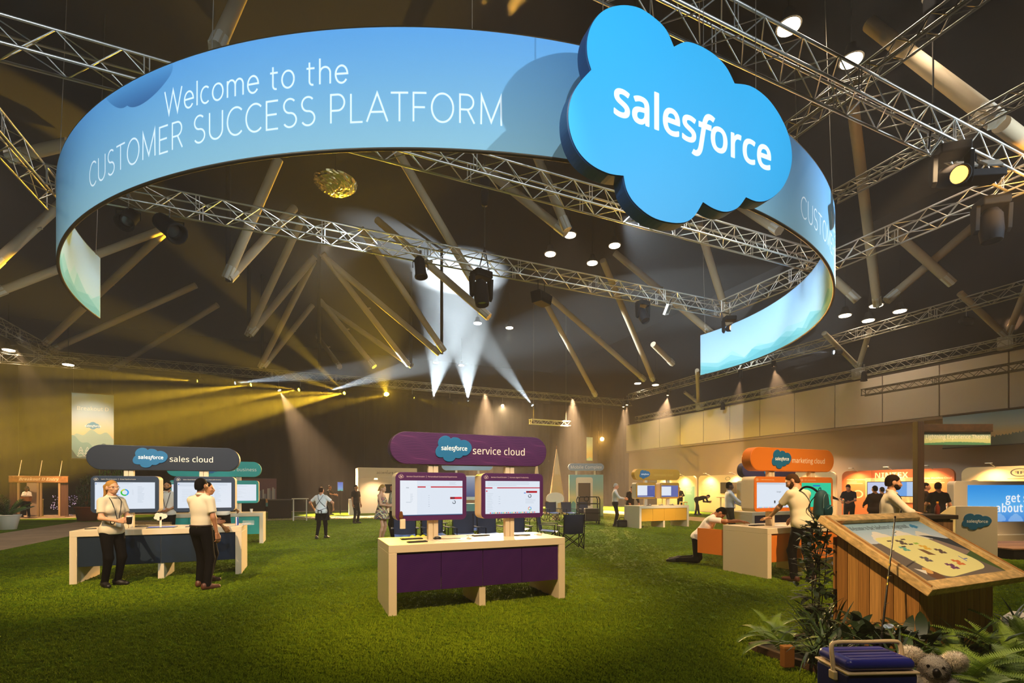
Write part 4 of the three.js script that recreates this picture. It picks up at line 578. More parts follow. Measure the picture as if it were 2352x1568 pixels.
{
  const t = booth(-15.45, -10.98, 'orange partner booth with cream lettering and two lit screens', std(0xd86a2c, 0.6), boothPrint('#d9662a', (c, w, h) => {
    c.fillStyle = '#b9521c'; c.fillRect(230, 0, 330, 112); c.fillStyle = '#f3d9a0'; c.font = 'bold 74px sans-serif'; c.fillText('NINTEX', 252, 78, 235);
    c.fillStyle = '#f2d2b0'; c.font = '20px sans-serif'; c.fillText('Nintex Drawloop', 40, 95); lineText(c, 40, 110, 2, 140, '#eab58a'); c.font = '22px sans-serif'; c.fillStyle = '#f6dcbc'; c.fillText('Nintex Workflow Cloud', 575, 92, 180); lineText(c, 590, 108, 2, 140, '#eab58a');
    c.strokeStyle = '#f0b98c'; c.lineWidth = 12; for (const [x, y] of [[130, 235], [640, 330]]) { c.beginPath(); c.arc(x, y, 34, 0, 7); c.stroke(); } for (let i = 0; i < 6; i++) { c.fillStyle = '#f6dcbc'; c.fillRect(700, 230 + i * 34, 46, 22); }
  }), 3);
  part('screen_surround', rbox(2.25, 1.1, 0.06, 0.0, 1.5, 0.02, 0.01), wood(0xd8b078), t); wallScreen(t, -0.55, 1.55, 0.95, 0.62, (c, w, h) => { c.fillStyle = '#c9d4f6'; c.fillRect(0, 0, w, h); }, 0.9); wallScreen(t, 0.5, 1.55, 0.92, 0.62, (c, w, h) => { c.fillStyle = '#6aa8ee'; c.fillRect(0, 0, w, h); c.fillStyle = '#b9d4f8'; c.fillRect(150, 0, 106, h); }, 0.9);
  spot(new THREE.Color(1, 0.7, 0.4), 60, [22.3, 3.6, -13.0], [24.2, 1.0, -13.0], 45, 0.8, 3);
}
{
  const t = booth(-10.75, -4.5, 'yellow peach partner booth at the right edge with a dark ringed logo', peach, boothPrint('#eac084', (c, w, h) => { c.strokeStyle = c.fillStyle = '#3a322c'; c.lineWidth = 5; c.beginPath(); c.ellipse(212, 52, 30, 30, 0, 0, 7); c.stroke(); c.font = 'bold 30px sans-serif'; c.save(); c.translate(194, 63); c.scale(-1, 1); c.fillText('F', -17, 0); c.restore(); c.fillText('F', 211, 63); c.font = 'bold 44px sans-serif'; c.fillText('FinancialForce', 252, 68); c.fillStyle = '#3f4a44'; c.beginPath(); c.ellipse(52, 130, 22, 22, 0, 0, 7); c.fill(); c.fillStyle = '#e8cf9c'; c.beginPath(); c.arc(52, 130, 11, 0, 7); c.fill(); lineText(c, 85, 112, 12, 70, '#a67a48', 20); c.fillStyle = '#8a6238'; c.fillRect(170, 98, 600, 5); }), 3);
  spot(new THREE.Color(1, 0.7, 0.4), 50, [22.3, 3.6, -8.4], [24.2, 1.0, -8.4], 45, 0.8, 3);
}
for (const [x, z, w, n, c] of [[22.4, -14.6, 1.0, 'white topped tall table before the orange booth with papers on it', 0xf0dcc0], [22.4, -20.9, 0.9, 'tall wooden bar table before the long peach booth', 0xc89a60], [21.9, -25.4, 0.8, 'tall table with bottles before the teal graphic booth', 0xc8a070]]) { const t = thing('bar_table', n, 'table', [x, 0, z]); part('top', rbox(0.5, 0.04, w, 0, 1.04, 0, 0.01), std(c, 0.5), t); for (const s of [-1, 1]) part('leg', rbox(0.06, 1.02, 0.06, 0, 0.51, s * w * 0.4, 0.006), std(0xc8b08a, 0.6), t); part('base', rbox(0.4, 0.03, w * 0.9, 0, 0.03, 0, 0.01), std(0xb09a78), t); }
function stool(x, z, n, col) { const t = thing('bar_stool', n, 'stool', [x, 0, z]); part('seat', rbox(0.34, 0.05, 0.34, 0, 0.72, 0, 0.02), std(col, 0.5), t); for (const [a, b] of [[-1, -1], [1, -1], [-1, 1], [1, 1]]) part('leg', bar([a * 0.13, 0.72, b * 0.13], [a * 0.18, 0.02, b * 0.18], 0.017, 6), std(col, 0.5), t); part('foot_rail', [bar([-0.16, 0.25, 0.16], [0.16, 0.25, 0.16], 0.012, 6), bar([-0.16, 0.25, -0.16], [0.16, 0.25, -0.16], 0.012, 6)], std(col, 0.5), t); }
stool(15.0, -10.6, 'white stool seen just over the map console frame at its left corner', 0xeedfc8); stool(14.2, -9.0, 'white stool seen over the middle of the map console frame', 0xeedfc8); stool(16.6, -9.2, 'yellow legged stool behind the leaning man', 0xd8a040); stool(21.5, -23.3, 'thin stool with a pale seat by the bending figure', 0xd8a868);
{ // mural on the wall, sign post, lectern, big display, platform
  const m = thing('wall_mural', 'long sunset mural hung high on the wall at the right edge', 'mural', [26.62, 4.1, -9.0], -Math.PI / 2);
  part('fabric', box(7.0, 1.42, 0.03), print(1024, 208, (c, w, h) => { const g = c.createLinearGradient(0, 0, 0, h); g.addColorStop(0, '#7fa2bd'); g.addColorStop(0.4, '#c8cdc8'); g.addColorStop(0.62, '#ecd3a0'); g.addColorStop(1, '#e8bf86'); c.fillStyle = g; c.fillRect(0, 0, w, h); c.fillStyle = '#6f7f78'; c.beginPath(); c.moveTo(0, h); c.lineTo(0, h * 0.92); for (let x = 0; x <= w; x += 5) c.lineTo(x, h * (0.9 - 0.38 * Math.min(1, x / 700)) - 7 * hash(x, 1) - (x % 3 ? 0 : 9)); c.lineTo(w, h); c.fill(); }, 0.8), m); part('top_bar', box(7.02, 0.05, 0.05, 0, 0.72, 0), std(0x3a3631), m); part('bottom_bar', box(7.02, 0.05, 0.05, 0, -0.72, 0), std(0x3a3631), m);
  const s = thing('sign_post', 'dark timber post with an arm carrying a landscape printed sign', 'sign', [13.99, 0, -7.07], -0.408);
  part('post', rbox(0.16, 3.24, 0.16, 0, 1.62, 0, 0.008), rustic, s); part('arm', rbox(1.72, 0.19, 0.14, 0.92, 3.08, 0, 0.008), rustic, s);
  part('sign_board', box(1.66, 0.31, 0.03, 0.94, 2.82, 0), print(512, 96, (c, w, h) => { const g = c.createLinearGradient(0, 0, 0, h); g.addColorStop(0, '#6f93a8'); g.addColorStop(0.6, '#c9cf9a'); g.addColorStop(1, '#b9c88e'); c.fillStyle = g; c.fillRect(0, 0, w, h); c.fillStyle = '#4c8a6a'; c.beginPath(); c.moveTo(0, h); for (let x = 0; x <= w; x += 6) c.lineTo(x, h - 10 - 10 * Math.sin(x / w * 3.1) - 4 * hash(x, 5)); c.lineTo(w, h); c.fill(); c.fillStyle = '#f3efdc'; c.font = '44px sans-serif'; c.textAlign = 'center'; c.fillText('Lightning Experience Theatre', w / 2, 50, 480); }, 0.7), s);
  const l = thing('lectern', 'white lectern with a blue cloud logo in front of the big display', 'lectern', [13.7, 0, -5.95], -0.72), shp = new THREE.Shape(); shp.moveTo(-0.42, 0); shp.lineTo(0.28, 0); shp.lineTo(0.28, 1.19); shp.lineTo(0.06, 1.19); shp.lineTo(-0.42, 0.98); shp.closePath();
  part('body', extrude(shp, 0.74, 0.01).translate(0, 0, -0.37).rotateY(-Math.PI / 2), std(0xd9ccb4, 0.45), l); part('cloud_logo', kGeo.logo, logoMat, l).position.set(0.0, 0.86, 0.28);
  const d = thing('display_stand', 'large white framed display with a blue sky picture at the right edge', 'display', [19.1, 0, -7.2], -0.25);
  part('frame', extrude(rrect(4.3, 1.55, 0.12), 0.2, 0.01, 6).translate(0, 1.02, -0.2), std(0xd8ccb6, 0.45), d);
  part('screen', new THREE.PlaneGeometry(3.4, 1.06).translate(0.0, 1.15, 0.012), screenMat(1024, 320, (c, w, h) => { const g = c.createLinearGradient(0, 0, 0, h); g.addColorStop(0, '#1f8fe6'); g.addColorStop(0.6, '#5fb4f2'); g.addColorStop(1, '#3f86de'); c.fillStyle = g; c.fillRect(0, 0, w, h); for (const [x, y, s] of [[110, 270, 26], [210, 290, 30], [330, 280, 34], [500, 290, 40], [700, 280, 40], [880, 290, 40]]) softCloud(c, x, y, s, 'rgba(170,205,245,.55)'); c.fillStyle = '#eef6ff'; c.font = 'bold 104px sans-serif'; c.fillText('get smarter', 390, 150); c.fillText('about customers', 286, 238); }, 0.95), d);
  part('plinth', rbox(3.8, 0.26, 0.6, 0, 0.13, -0.1, 0.02), std(0xcbbf9f, 0.5), d);
  const p = thing('platform', 'low timber platform with a white bench slab beside the lectern', 'platform', [17.2, 0, -5.3], -0.3); for (let i = 0; i < 7; i++) part('plank', rbox(5.6, 0.03, 0.192, 0, 0.245, 0.6 - i * 0.2, 0.004, 1), wood([0x8f6a4a, 0x9c7654, 0x85603f][i % 3]), p); part('skirt', rbox(5.5, 0.22, 1.36, 0, 0.115, 0, 0.01), std(0x15130f, 0.9), p);
  const b = thing('white_bench', 'white slab bench on the timber platform at the right edge', 'bench', [16.6, 0.26, -4.9], -0.3); part('slab', rbox(1.6, 0.08, 0.5, 0, 0.2, 0, 0.01), std(0xe0d6c4, 0.5), b); for (const x of [-0.6, 0.6]) part('leg', rbox(0.1, 0.16, 0.4, x, 0.08, 0, 0.01), std(0xe0d6c4, 0.5), b);
  const c = thing('rustic_counter', 'dark topped rustic timber counter beside the leaning man', 'counter', [8.06, 0, -4.16], -0.41); part('top', rbox(0.95, 0.06, 0.45, 0, 1.19, 0, 0.008), std(0x241c15, 0.5), c); for (let i = 0; i < 6; i++) part('plank', rbox(0.138, 1.14, 0.03, -0.36 + i * 0.143, 0.58, 0.18, 0.004, 1), wood([0x6b4b2a, 0x5c3f24, 0x755433][i % 3]), c); part('carcass', rbox(0.84, 1.15, 0.32, 0, 0.59, 0, 0.01), std(0x2c2118, 0.8), c);
  const e = thing('extinguisher', 'small bottle with a yellow cap on the end of the rustic counter', 'bottle', [8.42, 1.22, -4.02]); part('body', lathe([[0, 0], [0.03, 0], [0.03, 0.1], [0.012, 0.14], [0.012, 0.16]], 12), std(0x6b2a18, 0.3), e); part('cap', new THREE.CylinderGeometry(0.014, 0.014, 0.025, 10).translate(0, 0.17, 0), std(0xd89a30), e);
}
// plants in pots at the left
const leafM = new THREE.MeshPhysicalMaterial({ color: 0x4b7a26, roughness: 0.6, side: THREE.DoubleSide, transmission: 0.3, thickness: 0 }), leafD = new THREE.MeshPhysicalMaterial({ color: 0x2c4a1c, roughness: 0.5, side: THREE.DoubleSide, transmission: 0.3, thickness: 0 });
function blade(L, w, bend, n = 5, fold = 0.15) { // a strap leaf from the origin, rising along +y and bending over to +z
  const pos = [], uv = [], idx = []; let y = 0, z = 0, a = 0.15;
  for (let i = 0; i <= n; i++) { const t = i / n, ww = w * Math.sin(Math.PI * (0.12 + 0.88 * t) * 0.98) * 0.5 + 0.0005; pos.push(-ww, y + fold * ww, z, 0, y, z, ww, y + fold * ww, z); uv.push(0, t, 0.5, t, 1, t); if (i < n) { const k = i * 3; idx.push(k, k + 1, k + 3, k + 1, k + 4, k + 3, k + 1, k + 2, k + 4, k + 2, k + 5, k + 4); } y += L / n * Math.cos(a); z += L / n * Math.sin(a); a += bend / n; }
  const g = new THREE.BufferGeometry(); g.setAttribute('position', new THREE.Float32BufferAttribute(pos, 3)); g.setAttribute('uv', new THREE.Float32BufferAttribute(uv, 2)); g.setIndex(idx); g.computeVertexNormals(); return g;
}
const turned = (g, yaw, tilt, x = 0, y = 0, z = 0) => g.clone().rotateX(tilt).rotateY(yaw).translate(x, y, z);
{
  const t = thing('potted_palm', 'leafy potted palm in a white tub at the left edge', 'plant', [-10.45, 0.015, -24.6]);
  part('pot', lathe([[0, 0], [0.26, 0], [0.36, 0.5], [0.4, 0.52], [0.4, 0.56], [0.34, 0.56], [0.32, 0.5], [0, 0.48]], 28), std(0xeee2d0, 0.5), t);
  for (let i = 0; i < 16; i++) { const a = i * 2.4, tl = 0.25 + 0.9 * (i % 4) / 4, L = 0.65 + 0.3 * rnd(), fr = []; for (let k = 1; k < 12; k++) for (const s of [-1, 1]) fr.push(blade(0.22 * Math.sin(Math.PI * k / 12.5) + 0.06, 0.045, 0.6, 3).rotateX(0.5).rotateY(s * 1.1).translate(0, L * k / 12, 0.25 * L * (k / 12) ** 2)); fr.push(tube([[0, 0, 0], [0, L * 0.5, L * 0.06], [0, L, L * 0.25]], 0.008, 5, 6)); part('frond', turned(merge(fr), a, tl, 0, 0.5, 0), i % 3 ? leafD : leafM, t); }
  const s = thing('potted_shrub', 'upright green shrub in a terracotta tub beside the navy station', 'plant', [-9.64, 0.015, -29.5]);
  part('pot', lathe([[0, 0], [0.36, 0], [0.46, 0.6], [0.5, 0.62], [0.5, 0.68], [0.44, 0.68], [0, 0.6]], 26), std(0x7a3f24, 0.7), s);
  const g = []; for (let i = 0; i < 420; i++) { const y = 0.6 + 1.45 * rnd(), r = 0.42 * Math.sqrt(rnd()) * Math.sqrt(Math.max(0.1, 1 - ((y - 1.2) / 0.95) ** 2)), a = rnd() * 6.28; g.push(turned(blade(0.14 + 0.08 * rnd(), 0.05, 0.6, 2), rnd() * 6.28, rr(-0.5, 1.0), r * Math.cos(a), y, r * Math.sin(a))); } part('foliage', g, leafD, s); for (let i = 0; i < 5; i++) part('stem', bar([rr(-0.1, 0.1), 0.6, rr(-0.1, 0.1)], [rr(-0.25, 0.25), 1.8, rr(-0.25, 0.25)], 0.012, 5), brownWood, s);
}
{ const s = thing('bushy_tree', 'bushy small tree rising behind the left end of the navy sign', 'plant', [-9.0, 0.015, -30.6]); const g = []; for (let i = 0; i < 300; i++) { const y = 0.9 + 1.8 * rnd(), r = 0.5 * Math.sqrt(rnd()), a = rnd() * 6.28; g.push(turned(blade(0.24, 0.05, 0.6, 2), rnd() * 6.28, rr(-0.5, 1.0), r * Math.cos(a), y, r * Math.sin(a))); } part('foliage', g, leafM, s); part('stem', bar([0, 0, 0], [0, 2.0, 0], 0.04, 6), brownWood, s); }

// ---------------------------------------------------------------- smooth solids: distances to bones and ellipsoids joined softly, meshed by surface nets
function surfaceNet(prims, cell, k, clip) {
  const lo = [1e9, 1e9, 1e9], hi = [-1e9, -1e9, -1e9], pad = 3 * k + 2 * cell;
  for (const p of prims) { const r = p.e ? p.r : [Math.max(p.ra, p.rb), Math.max(p.ra, p.rb), Math.max(p.ra, p.rb)]; p.lo = [0, 1, 2].map((i) => (p.e ? p.c[i] : Math.min(p.a[i], p.b[i])) - r[i] - pad); p.hi = [0, 1, 2].map((i) => (p.e ? p.c[i] : Math.max(p.a[i], p.b[i])) + r[i] + pad); for (let i = 0; i < 3; i++) { lo[i] = Math.min(lo[i], p.lo[i]); hi[i] = Math.max(hi[i], p.hi[i]); } }
  const n = [0, 1, 2].map((i) => Math.ceil((hi[i] - lo[i]) / cell) + 2), N = n[0] * n[1] * n[2], acc = new Float32Array(N), sx = 1, sy = n[0], sz = n[0] * n[1];
  for (const p of prims) {
    const i0 = [0, 1, 2].map((i) => Math.max(0, Math.floor((p.lo[i] - lo[i]) / cell))), i1 = [0, 1, 2].map((i) => Math.min(n[i] - 1, Math.ceil((p.hi[i] - lo[i]) / cell)));
    let bx, by, bz, bb; if (!p.e) { bx = p.b[0] - p.a[0]; by = p.b[1] - p.a[1]; bz = p.b[2] - p.a[2]; bb = bx * bx + by * by + bz * bz || 1e-9; }
    for (let z = i0[2]; z <= i1[2]; z++) for (let y = i0[1]; y <= i1[1]; y++) for (let x = i0[0]; x <= i1[0]; x++) {
      const X = lo[0] + x * cell, Y = lo[1] + y * cell, Z = lo[2] + z * cell; let d;
      if (p.e) { let u = X - p.c[0], v = Y - p.c[1], w = Z - p.c[2]; if (p.m) { const m = p.m, a = m[0] * u + m[1] * v + m[2] * w, b = m[4] * u + m[5] * v + m[6] * w, c = m[8] * u + m[9] * v + m[10] * w; u = a; v = b; w = c; } const a = u / p.r[0], b = v / p.r[1], c = w / p.r[2], k0 = Math.hypot(a, b, c), k1 = Math.hypot(a / p.r[0], b / p.r[1], c / p.r[2]) || 1e-6; d = k0 < 1e-4 ? -Math.min(...p.r) : k0 * (k0 - 1) / k1; }
      else { const ax = X - p.a[0], ay = Y - p.a[1], az = Z - p.a[2]; let t = (ax * bx + ay * by + az * bz) / bb, q = t; t = t < 0 ? 0 : t > 1 ? 1 : t; d = Math.hypot(ax - bx * t, ay - by * t, az - bz * t) - (p.ra + (p.rb - p.ra) * t); if (p.flat) d = Math.max(d, (q - 1) * Math.sqrt(bb)); }
      acc[x + y * sy + z * sz] += Math.exp(-d / k);
    }
  }
  for (let z = 0, i = 0; z < n[2]; z++) for (let y = 0; y < n[1]; y++) for (let x = 0; x < n[0]; x++, i++) { let f = acc[i] > 1e-9 ? -k * Math.log(acc[i]) : 0.2; if (clip) f = Math.max(f, clip(lo[0] + x * cell, lo[1] + y * cell, lo[2] + z * cell)); acc[i] = f; }
  const id = new Int32Array(N).fill(-1), pos = [], idx = [], E = [[0, 1], [2, 3], [4, 5], [6, 7], [0, 2], [1, 3], [4, 6], [5, 7], [0, 4], [1, 5], [2, 6], [3, 7]], off = [0, sx, sy, sx + sy, sz, sx + sz, sy + sz, sx + sy + sz];
  for (let z = 0; z < n[2] - 1; z++) for (let y = 0; y < n[1] - 1; y++) for (let x = 0; x < n[0] - 1; x++) {
    const b = x + y * sy + z * sz; let m = 0; for (let q = 0; q < 8; q++) if (acc[b + off[q]] < 0) m |= 1 << q; if (m === 0 || m === 255) continue;
    let px = 0, py = 0, pz = 0, c = 0; for (const [u, v] of E) if (((m >> u) & 1) !== ((m >> v) & 1)) { const fu = acc[b + off[u]], fv = acc[b + off[v]], t = fu / (fu - fv); px += (u & 1) + t * ((v & 1) - (u & 1)); py += ((u >> 1) & 1) + t * (((v >> 1) & 1) - ((u >> 1) & 1)); pz += (u >> 2) + t * ((v >> 2) - (u >> 2)); c++; }
    id[b] = pos.length / 3; pos.push(lo[0] + (x + px / c) * cell, lo[1] + (y + py / c) * cell, lo[2] + (z + pz / c) * cell);
  }
  for (let z = 1; z < n[2] - 1; z++) for (let y = 1; y < n[1] - 1; y++) for (let x = 1; x < n[0] - 1; x++) {
    const b = x + y * sy + z * sz, s = acc[b] < 0;
    for (const [d, u, v] of [[sx, sy, sz], [sy, sz, sx], [sz, sx, sy]]) { if (s === (acc[b + d] < 0)) continue; const q = [id[b], id[b - u], id[b - u - v], id[b - v]]; if (q.some((w) => w < 0)) continue; if (s) idx.push(q[0], q[1], q[2], q[0], q[2], q[3]); else idx.push(q[0], q[2], q[1], q[0], q[3], q[2]); }
  }
  const g = new THREE.BufferGeometry(); g.setAttribute('position', new THREE.Float32BufferAttribute(pos, 3)); g.setIndex(idx); g.computeVertexNormals(); return g;
}
const cap = (a, b, ra, rb = ra, flat = false) => ({ a, b, ra, rb, flat }), ell = (c, r, m) => ({ e: 1, c, r, m });
function tint(g, f) { const p = g.attributes.position, c = new Float32Array(p.count * 3); for (let i = 0; i < p.count; i++) { const q = f(p.getX(i), p.getY(i), p.getZ(i)); c[i * 3] = q[0]; c[i * 3 + 1] = q[1]; c[i * 3 + 2] = q[2]; } g.setAttribute('color', new THREE.BufferAttribute(c, 3)); return g; }

// ---------------------------------------------------------------- the map console in the foreground
const oak = [0xc28e44, 0xb07c38, 0xcf9c55, 0xa3702f].map((c) => wood(c, 0.6)), pine = wood(0xf0cb8a, 0.6);
{
  const t = thing('map_console', 'slanted timber map console with a framed site map in the right foreground', 'console', [0, 0, 0]);
  const yAt = (v) => 0.758 + (v - 2.31) * 0.598 - 0.085;
  const planks = (n, f) => { for (let i = 0; i < n; i++) f(i); };
  planks(7, (i) => { const v = 2.54 + i * 0.102, h = yAt(v - 0.05); part('plank', rbox(0.022, h, 0.098, 4.95 + 0.003 * (i % 2), h / 2, -v, 0.003, 1), oak[(i * 3 + 1) % 4], t); });
  planks(7, (i) => { const v = 2.54 + i * 0.102, h = yAt(v - 0.05); part('plank', rbox(0.022, h, 0.098, 6.15, h / 2, -v, 0.003, 1), oak[i % 4], t); });
  planks(11, (i) => { const h = yAt(2.5) - 0.01; part('plank', rbox(0.105, h, 0.022, 5.01 + i * 0.108, h / 2, -2.5, 0.003, 1), oak[(i * 2) % 4], t); });
  part('rear_board', rbox(1.2, 1.1, 0.02, 5.55, 0.55, -3.24, 0.004), oak[3], t);
  const b = new THREE.Group(); b.name = 'board'; b.position.set(5.59, 1.041, -2.783); b.rotation.x = 0.5385; t.add(b);
  const W = 1.64, L = 1.105, F = 0.105, T = 0.075;
  for (const s of [-1, 1]) part('frame_rail', rbox(F, T, L, s * (W - F) / 2, -T / 2, 0, 0.006), pine, b);
  for (const s of [-1, 1]) part('frame_rail', rbox(W - 2 * F, T, F, 0, -T / 2, s * (L - F) / 2, 0.006), pine, b);
  for (const s of [-1, 1]) part('trim_strip', rbox(0.012, 0.014, L - 0.06, s * (W / 2 - 0.006) - s * 0.03, 0.006, 0, 0.003), wood(0xb98a4d), b);
  part('backing', box(W - 0.05, 0.015, L - 0.05, 0, -T - 0.006, 0), oak[3], b);
  const mp = print(1440, 900, (c, w, h) => {
    const g = c.createLinearGradient(0, 0, 0, h * 0.35); g.addColorStop(0, '#8fb8cf'); g.addColorStop(1, '#c9d3dd'); c.fillStyle = g; c.fillRect(0, 0, w, h);
    c.fillStyle = '#f0a23a'; c.beginPath(); c.moveTo(0, 0); c.lineTo(120, 0); c.quadraticCurveTo(150, 90, 60, 200); c.lineTo(0, 220); c.fill();
    softCloud(c, 420, 240, 90, '#e9e3d4'); softCloud(c, 800, 230, 80, '#e9e3d4'); softCloud(c, 1100, 250, 70, '#dfdccf');
    c.fillStyle = '#6d6258'; c.beginPath(); c.moveTo(0, 300); for (let x = 0; x <= w; x += 20) c.lineTo(x, 300 + 30 * Math.sin(x * 0.006) + 16 * hash(x, 2)); c.lineTo(w, h); c.lineTo(0, h); c.fill();
    c.fillStyle = '#8f7a6c'; c.beginPath(); c.moveTo(1000, 320); c.lineTo(1440, 380); c.lineTo(1440, 620); c.lineTo(1180, 560); c.fill(); c.fillStyle = '#27303a'; c.beginPath(); c.moveTo(1020, 250); c.lineTo(1180, 270); c.lineTo(1440, 350); c.lineTo(1440, 560); c.lineTo(1180, 330); c.fill(); c.fillStyle = '#3f5a22'; c.beginPath(); c.moveTo(1440, 540); c.lineTo(1240, 600); c.lineTo(1440, 900); c.fill();
    c.fillStyle = '#ece59a'; c.beginPath(); c.moveTo(330, 250); c.lineTo(820, 235); c.quadraticCurveTo(1000, 240, 1090, 330); c.lineTo(1270, 640); c.quadraticCurveTo(1300, 780, 1130, 800); c.lineTo(560, 850); c.quadraticCurveTo(380, 850, 340, 660); c.lineTo(250, 330); c.quadraticCurveTo(250, 260, 330, 250); c.fill();
    const k = (x, y, s, col) => { c.fillStyle = col; for (const [a, b2] of [[0, 0], [1, 0.25], [0.1, 1], [1.1, 1.1], [0.6, 0.55]]) c.fillRect(x + a * 46 * s, y + b2 * 42 * s, 44 * s, 26 * s); };
    k(530, 300, 1.1, '#5b4a44'); k(430, 400, 1.0, '#6ab0a0'); k(760, 400, 1.1, '#e0b23a'); k(500, 560, 1.1, '#5f5660'); k(900, 470, 1.1, '#5a4540'); k(700, 680, 1.2, '#6f3a66'); k(880, 640, 1.2, '#d8763a');
    c.fillStyle = '#7a5a36'; c.beginPath(); c.moveTo(660, 450); c.lineTo(740, 470); c.lineTo(790, 560); c.lineTo(690, 545); c.fill(); for (const [x, y] of [[400, 300], [640, 290], [480, 395], [640, 370]]) { c.fillStyle = '#4f433c'; c.fillRect(x, y, 70, 18); } c.fillStyle = '#9ac04a'; c.fillRect(740, 360, 70, 24);
    c.fillStyle = '#06090d'; c.font = 'bold 84px serif'; c.fillText('Welcome to the Salesforce Campground', 130, 118, 960); c.fillStyle = '#2f7fb0'; softCloud(c, 1190, 90, 32, '#2f7fb0');
    c.fillStyle = '#6d4a2c'; c.beginPath(); c.ellipse(330, 810, 90, 70, 0.4, 0, 7); c.fill(); c.fillStyle = '#d9a45c'; c.beginPath(); c.ellipse(320, 745, 50, 44, 0, 0, 7); c.fill(); c.fillStyle = '#efe6d6'; c.beginPath(); c.moveTo(180, 700); c.lineTo(300, 740); c.lineTo(240, 790); c.fill(); c.fillStyle = '#2f55c0'; c.fillRect(1090, 600, 14, 80); c.fillRect(1110, 640, 60, 12);
  }, 0.85);
  const m = part('site_map', new THREE.PlaneGeometry(W - 2 * F + 0.01, L - 2 * F + 0.01).rotateX(-Math.PI / 2), mp, b); m.position.y = -0.045;
  const bed = thing('mulch_bed', 'low dark mulch bed edged with timber around the console', 'bed', [5.3, 0.015, -2.5]); part('soil', rbox(2.5, 0.05, 1.8, 0, 0.03, 0, 0.02), new THREE.MeshStandardMaterial({ color: 0x1a120a, map: concreteTex, roughness: 1 }), bed); for (const [x, z, w, d] of [[-1.28, 0, 0.05, 1.86], [1.28, 0, 0.05, 1.86], [0, -0.93, 2.6, 0.05], [0, 0.93, 2.6, 0.05]]) part('edging', rbox(w, 0.07, d, x, 0.035, z, 0.006), wood(0x4a3320), bed);
  const r = thing('fishing_rod', 'black fishing rod with a chrome reel leaning before the map console', 'fishing rod', [0, 0, 0]);
  const A = [4.22, 0.06, -2.42], Bp = [4.764, 1.344, -2.584], P = (k2) => A.map((v, i) => v + (Bp[i] - v) * k2);
  part('grip', bar(P(0), P(0.26), 0.014, 10, 0.011), blackS, r); part('blank', bar(P(0.26), P(1), 0.009, 8, 0.005), std(0x0e0c0c, 0.2), r); part('tip', new THREE.SphereGeometry(0.009, 10, 8).translate(...P(1)), std(0x1c1614), r);
  for (const q of [0.45, 0.62, 0.78, 0.9]) { const g2 = part('guide', new THREE.TorusGeometry(0.014 - q * 0.006, 0.002, 6, 14).rotateX(1.2), metal(0xd0c8bc, 0.2), r); g2.position.set(...P(q)).add(new THREE.Vector3(0, 0, 0.014)); } for (const q of [0.56, 0.6, 0.68]) part('gold_ring', bar(P(q), P(q + 0.012), 0.0095, 10), metal(0xc9a13c, 0.25), r);
  const reel = part('reel', [new THREE.CylinderGeometry(0.03, 0.03, 0.05, 18).rotateZ(0.4), new THREE.CylinderGeometry(0.036, 0.036, 0.008, 18).rotateZ(0.4).translate(-0.01, 0.026, 0), new THREE.CylinderGeometry(0.036, 0.036, 0.008, 18).rotateZ(0.4).translate(0.01, -0.026, 0)], metal(0xe6e0d8, 0.15), r); reel.position.set(P(0.3)[0], P(0.3)[1], P(0.3)[2] + 0.05); part('crank', [bar([0, 0, 0], [0.06, 0.02, 0.03], 0.004, 6), new THREE.SphereGeometry(0.01, 8, 6).translate(0.06, 0.03, 0.035)], metal(0xcfc6b8, 0.2), reel);
}
{ // cooler
  const t = thing('cool_box', 'navy blue plastic cool box with a cream carry handle in the foreground', 'cooler', [3.4, 0.015, -2.02], -0.35), blue = std(0x141a6a, 0.35), lid = std(0x2a2f8c, 0.3), crm = std(0xe2c79c, 0.45);
  part('body', rbox(0.46, 0.41, 0.3, 0, 0.205, 0, 0.02), blue, t); part('rim', rbox(0.475, 0.016, 0.315, 0, 0.416, 0, 0.007), crm, t);
  const L = part('lid', rbox(0.455, 0.075, 0.295, 0, 0.462, 0, 0.036, 5), lid, t); for (let i = 0; i < 4; i++) part('ridge', rbox(0.36, 0.008, 0.03, 0, 0.499, -0.075 + i * 0.05, 0.004), lid, L);
  part('handle', tube([[-0.238, 0.38, 0.03], [-0.238, 0.46, 0.02], [-0.238, 0.53, 0.01], [-0.228, 0.562, 0.005], [-0.2, 0.57, 0.005], [0, 0.57, 0.005], [0.2, 0.57, 0.005], [0.228, 0.562, 0.005], [0.238, 0.53, 0.01], [0.238, 0.46, 0.02], [0.238, 0.38, 0.03]], 0.0135, 10, 60), crm, t);
  part('pivot', [rbox(0.03, 0.06, 0.06, -0.24, 0.37, 0.03, 0.01), rbox(0.03, 0.06, 0.06, 0.24, 0.37, 0.03, 0.01)], crm, t);
  part('emblem', [bar([0.12, 0.27, 0.152], [0.15, 0.32, 0.152], 0.003, 5), bar([0.15, 0.32, 0.152], [0.18, 0.27, 0.152], 0.003, 5), bar([0.12, 0.27, 0.152], [0.18, 0.27, 0.152], 0.003, 5)], std(0xe8e2d8), t);
}
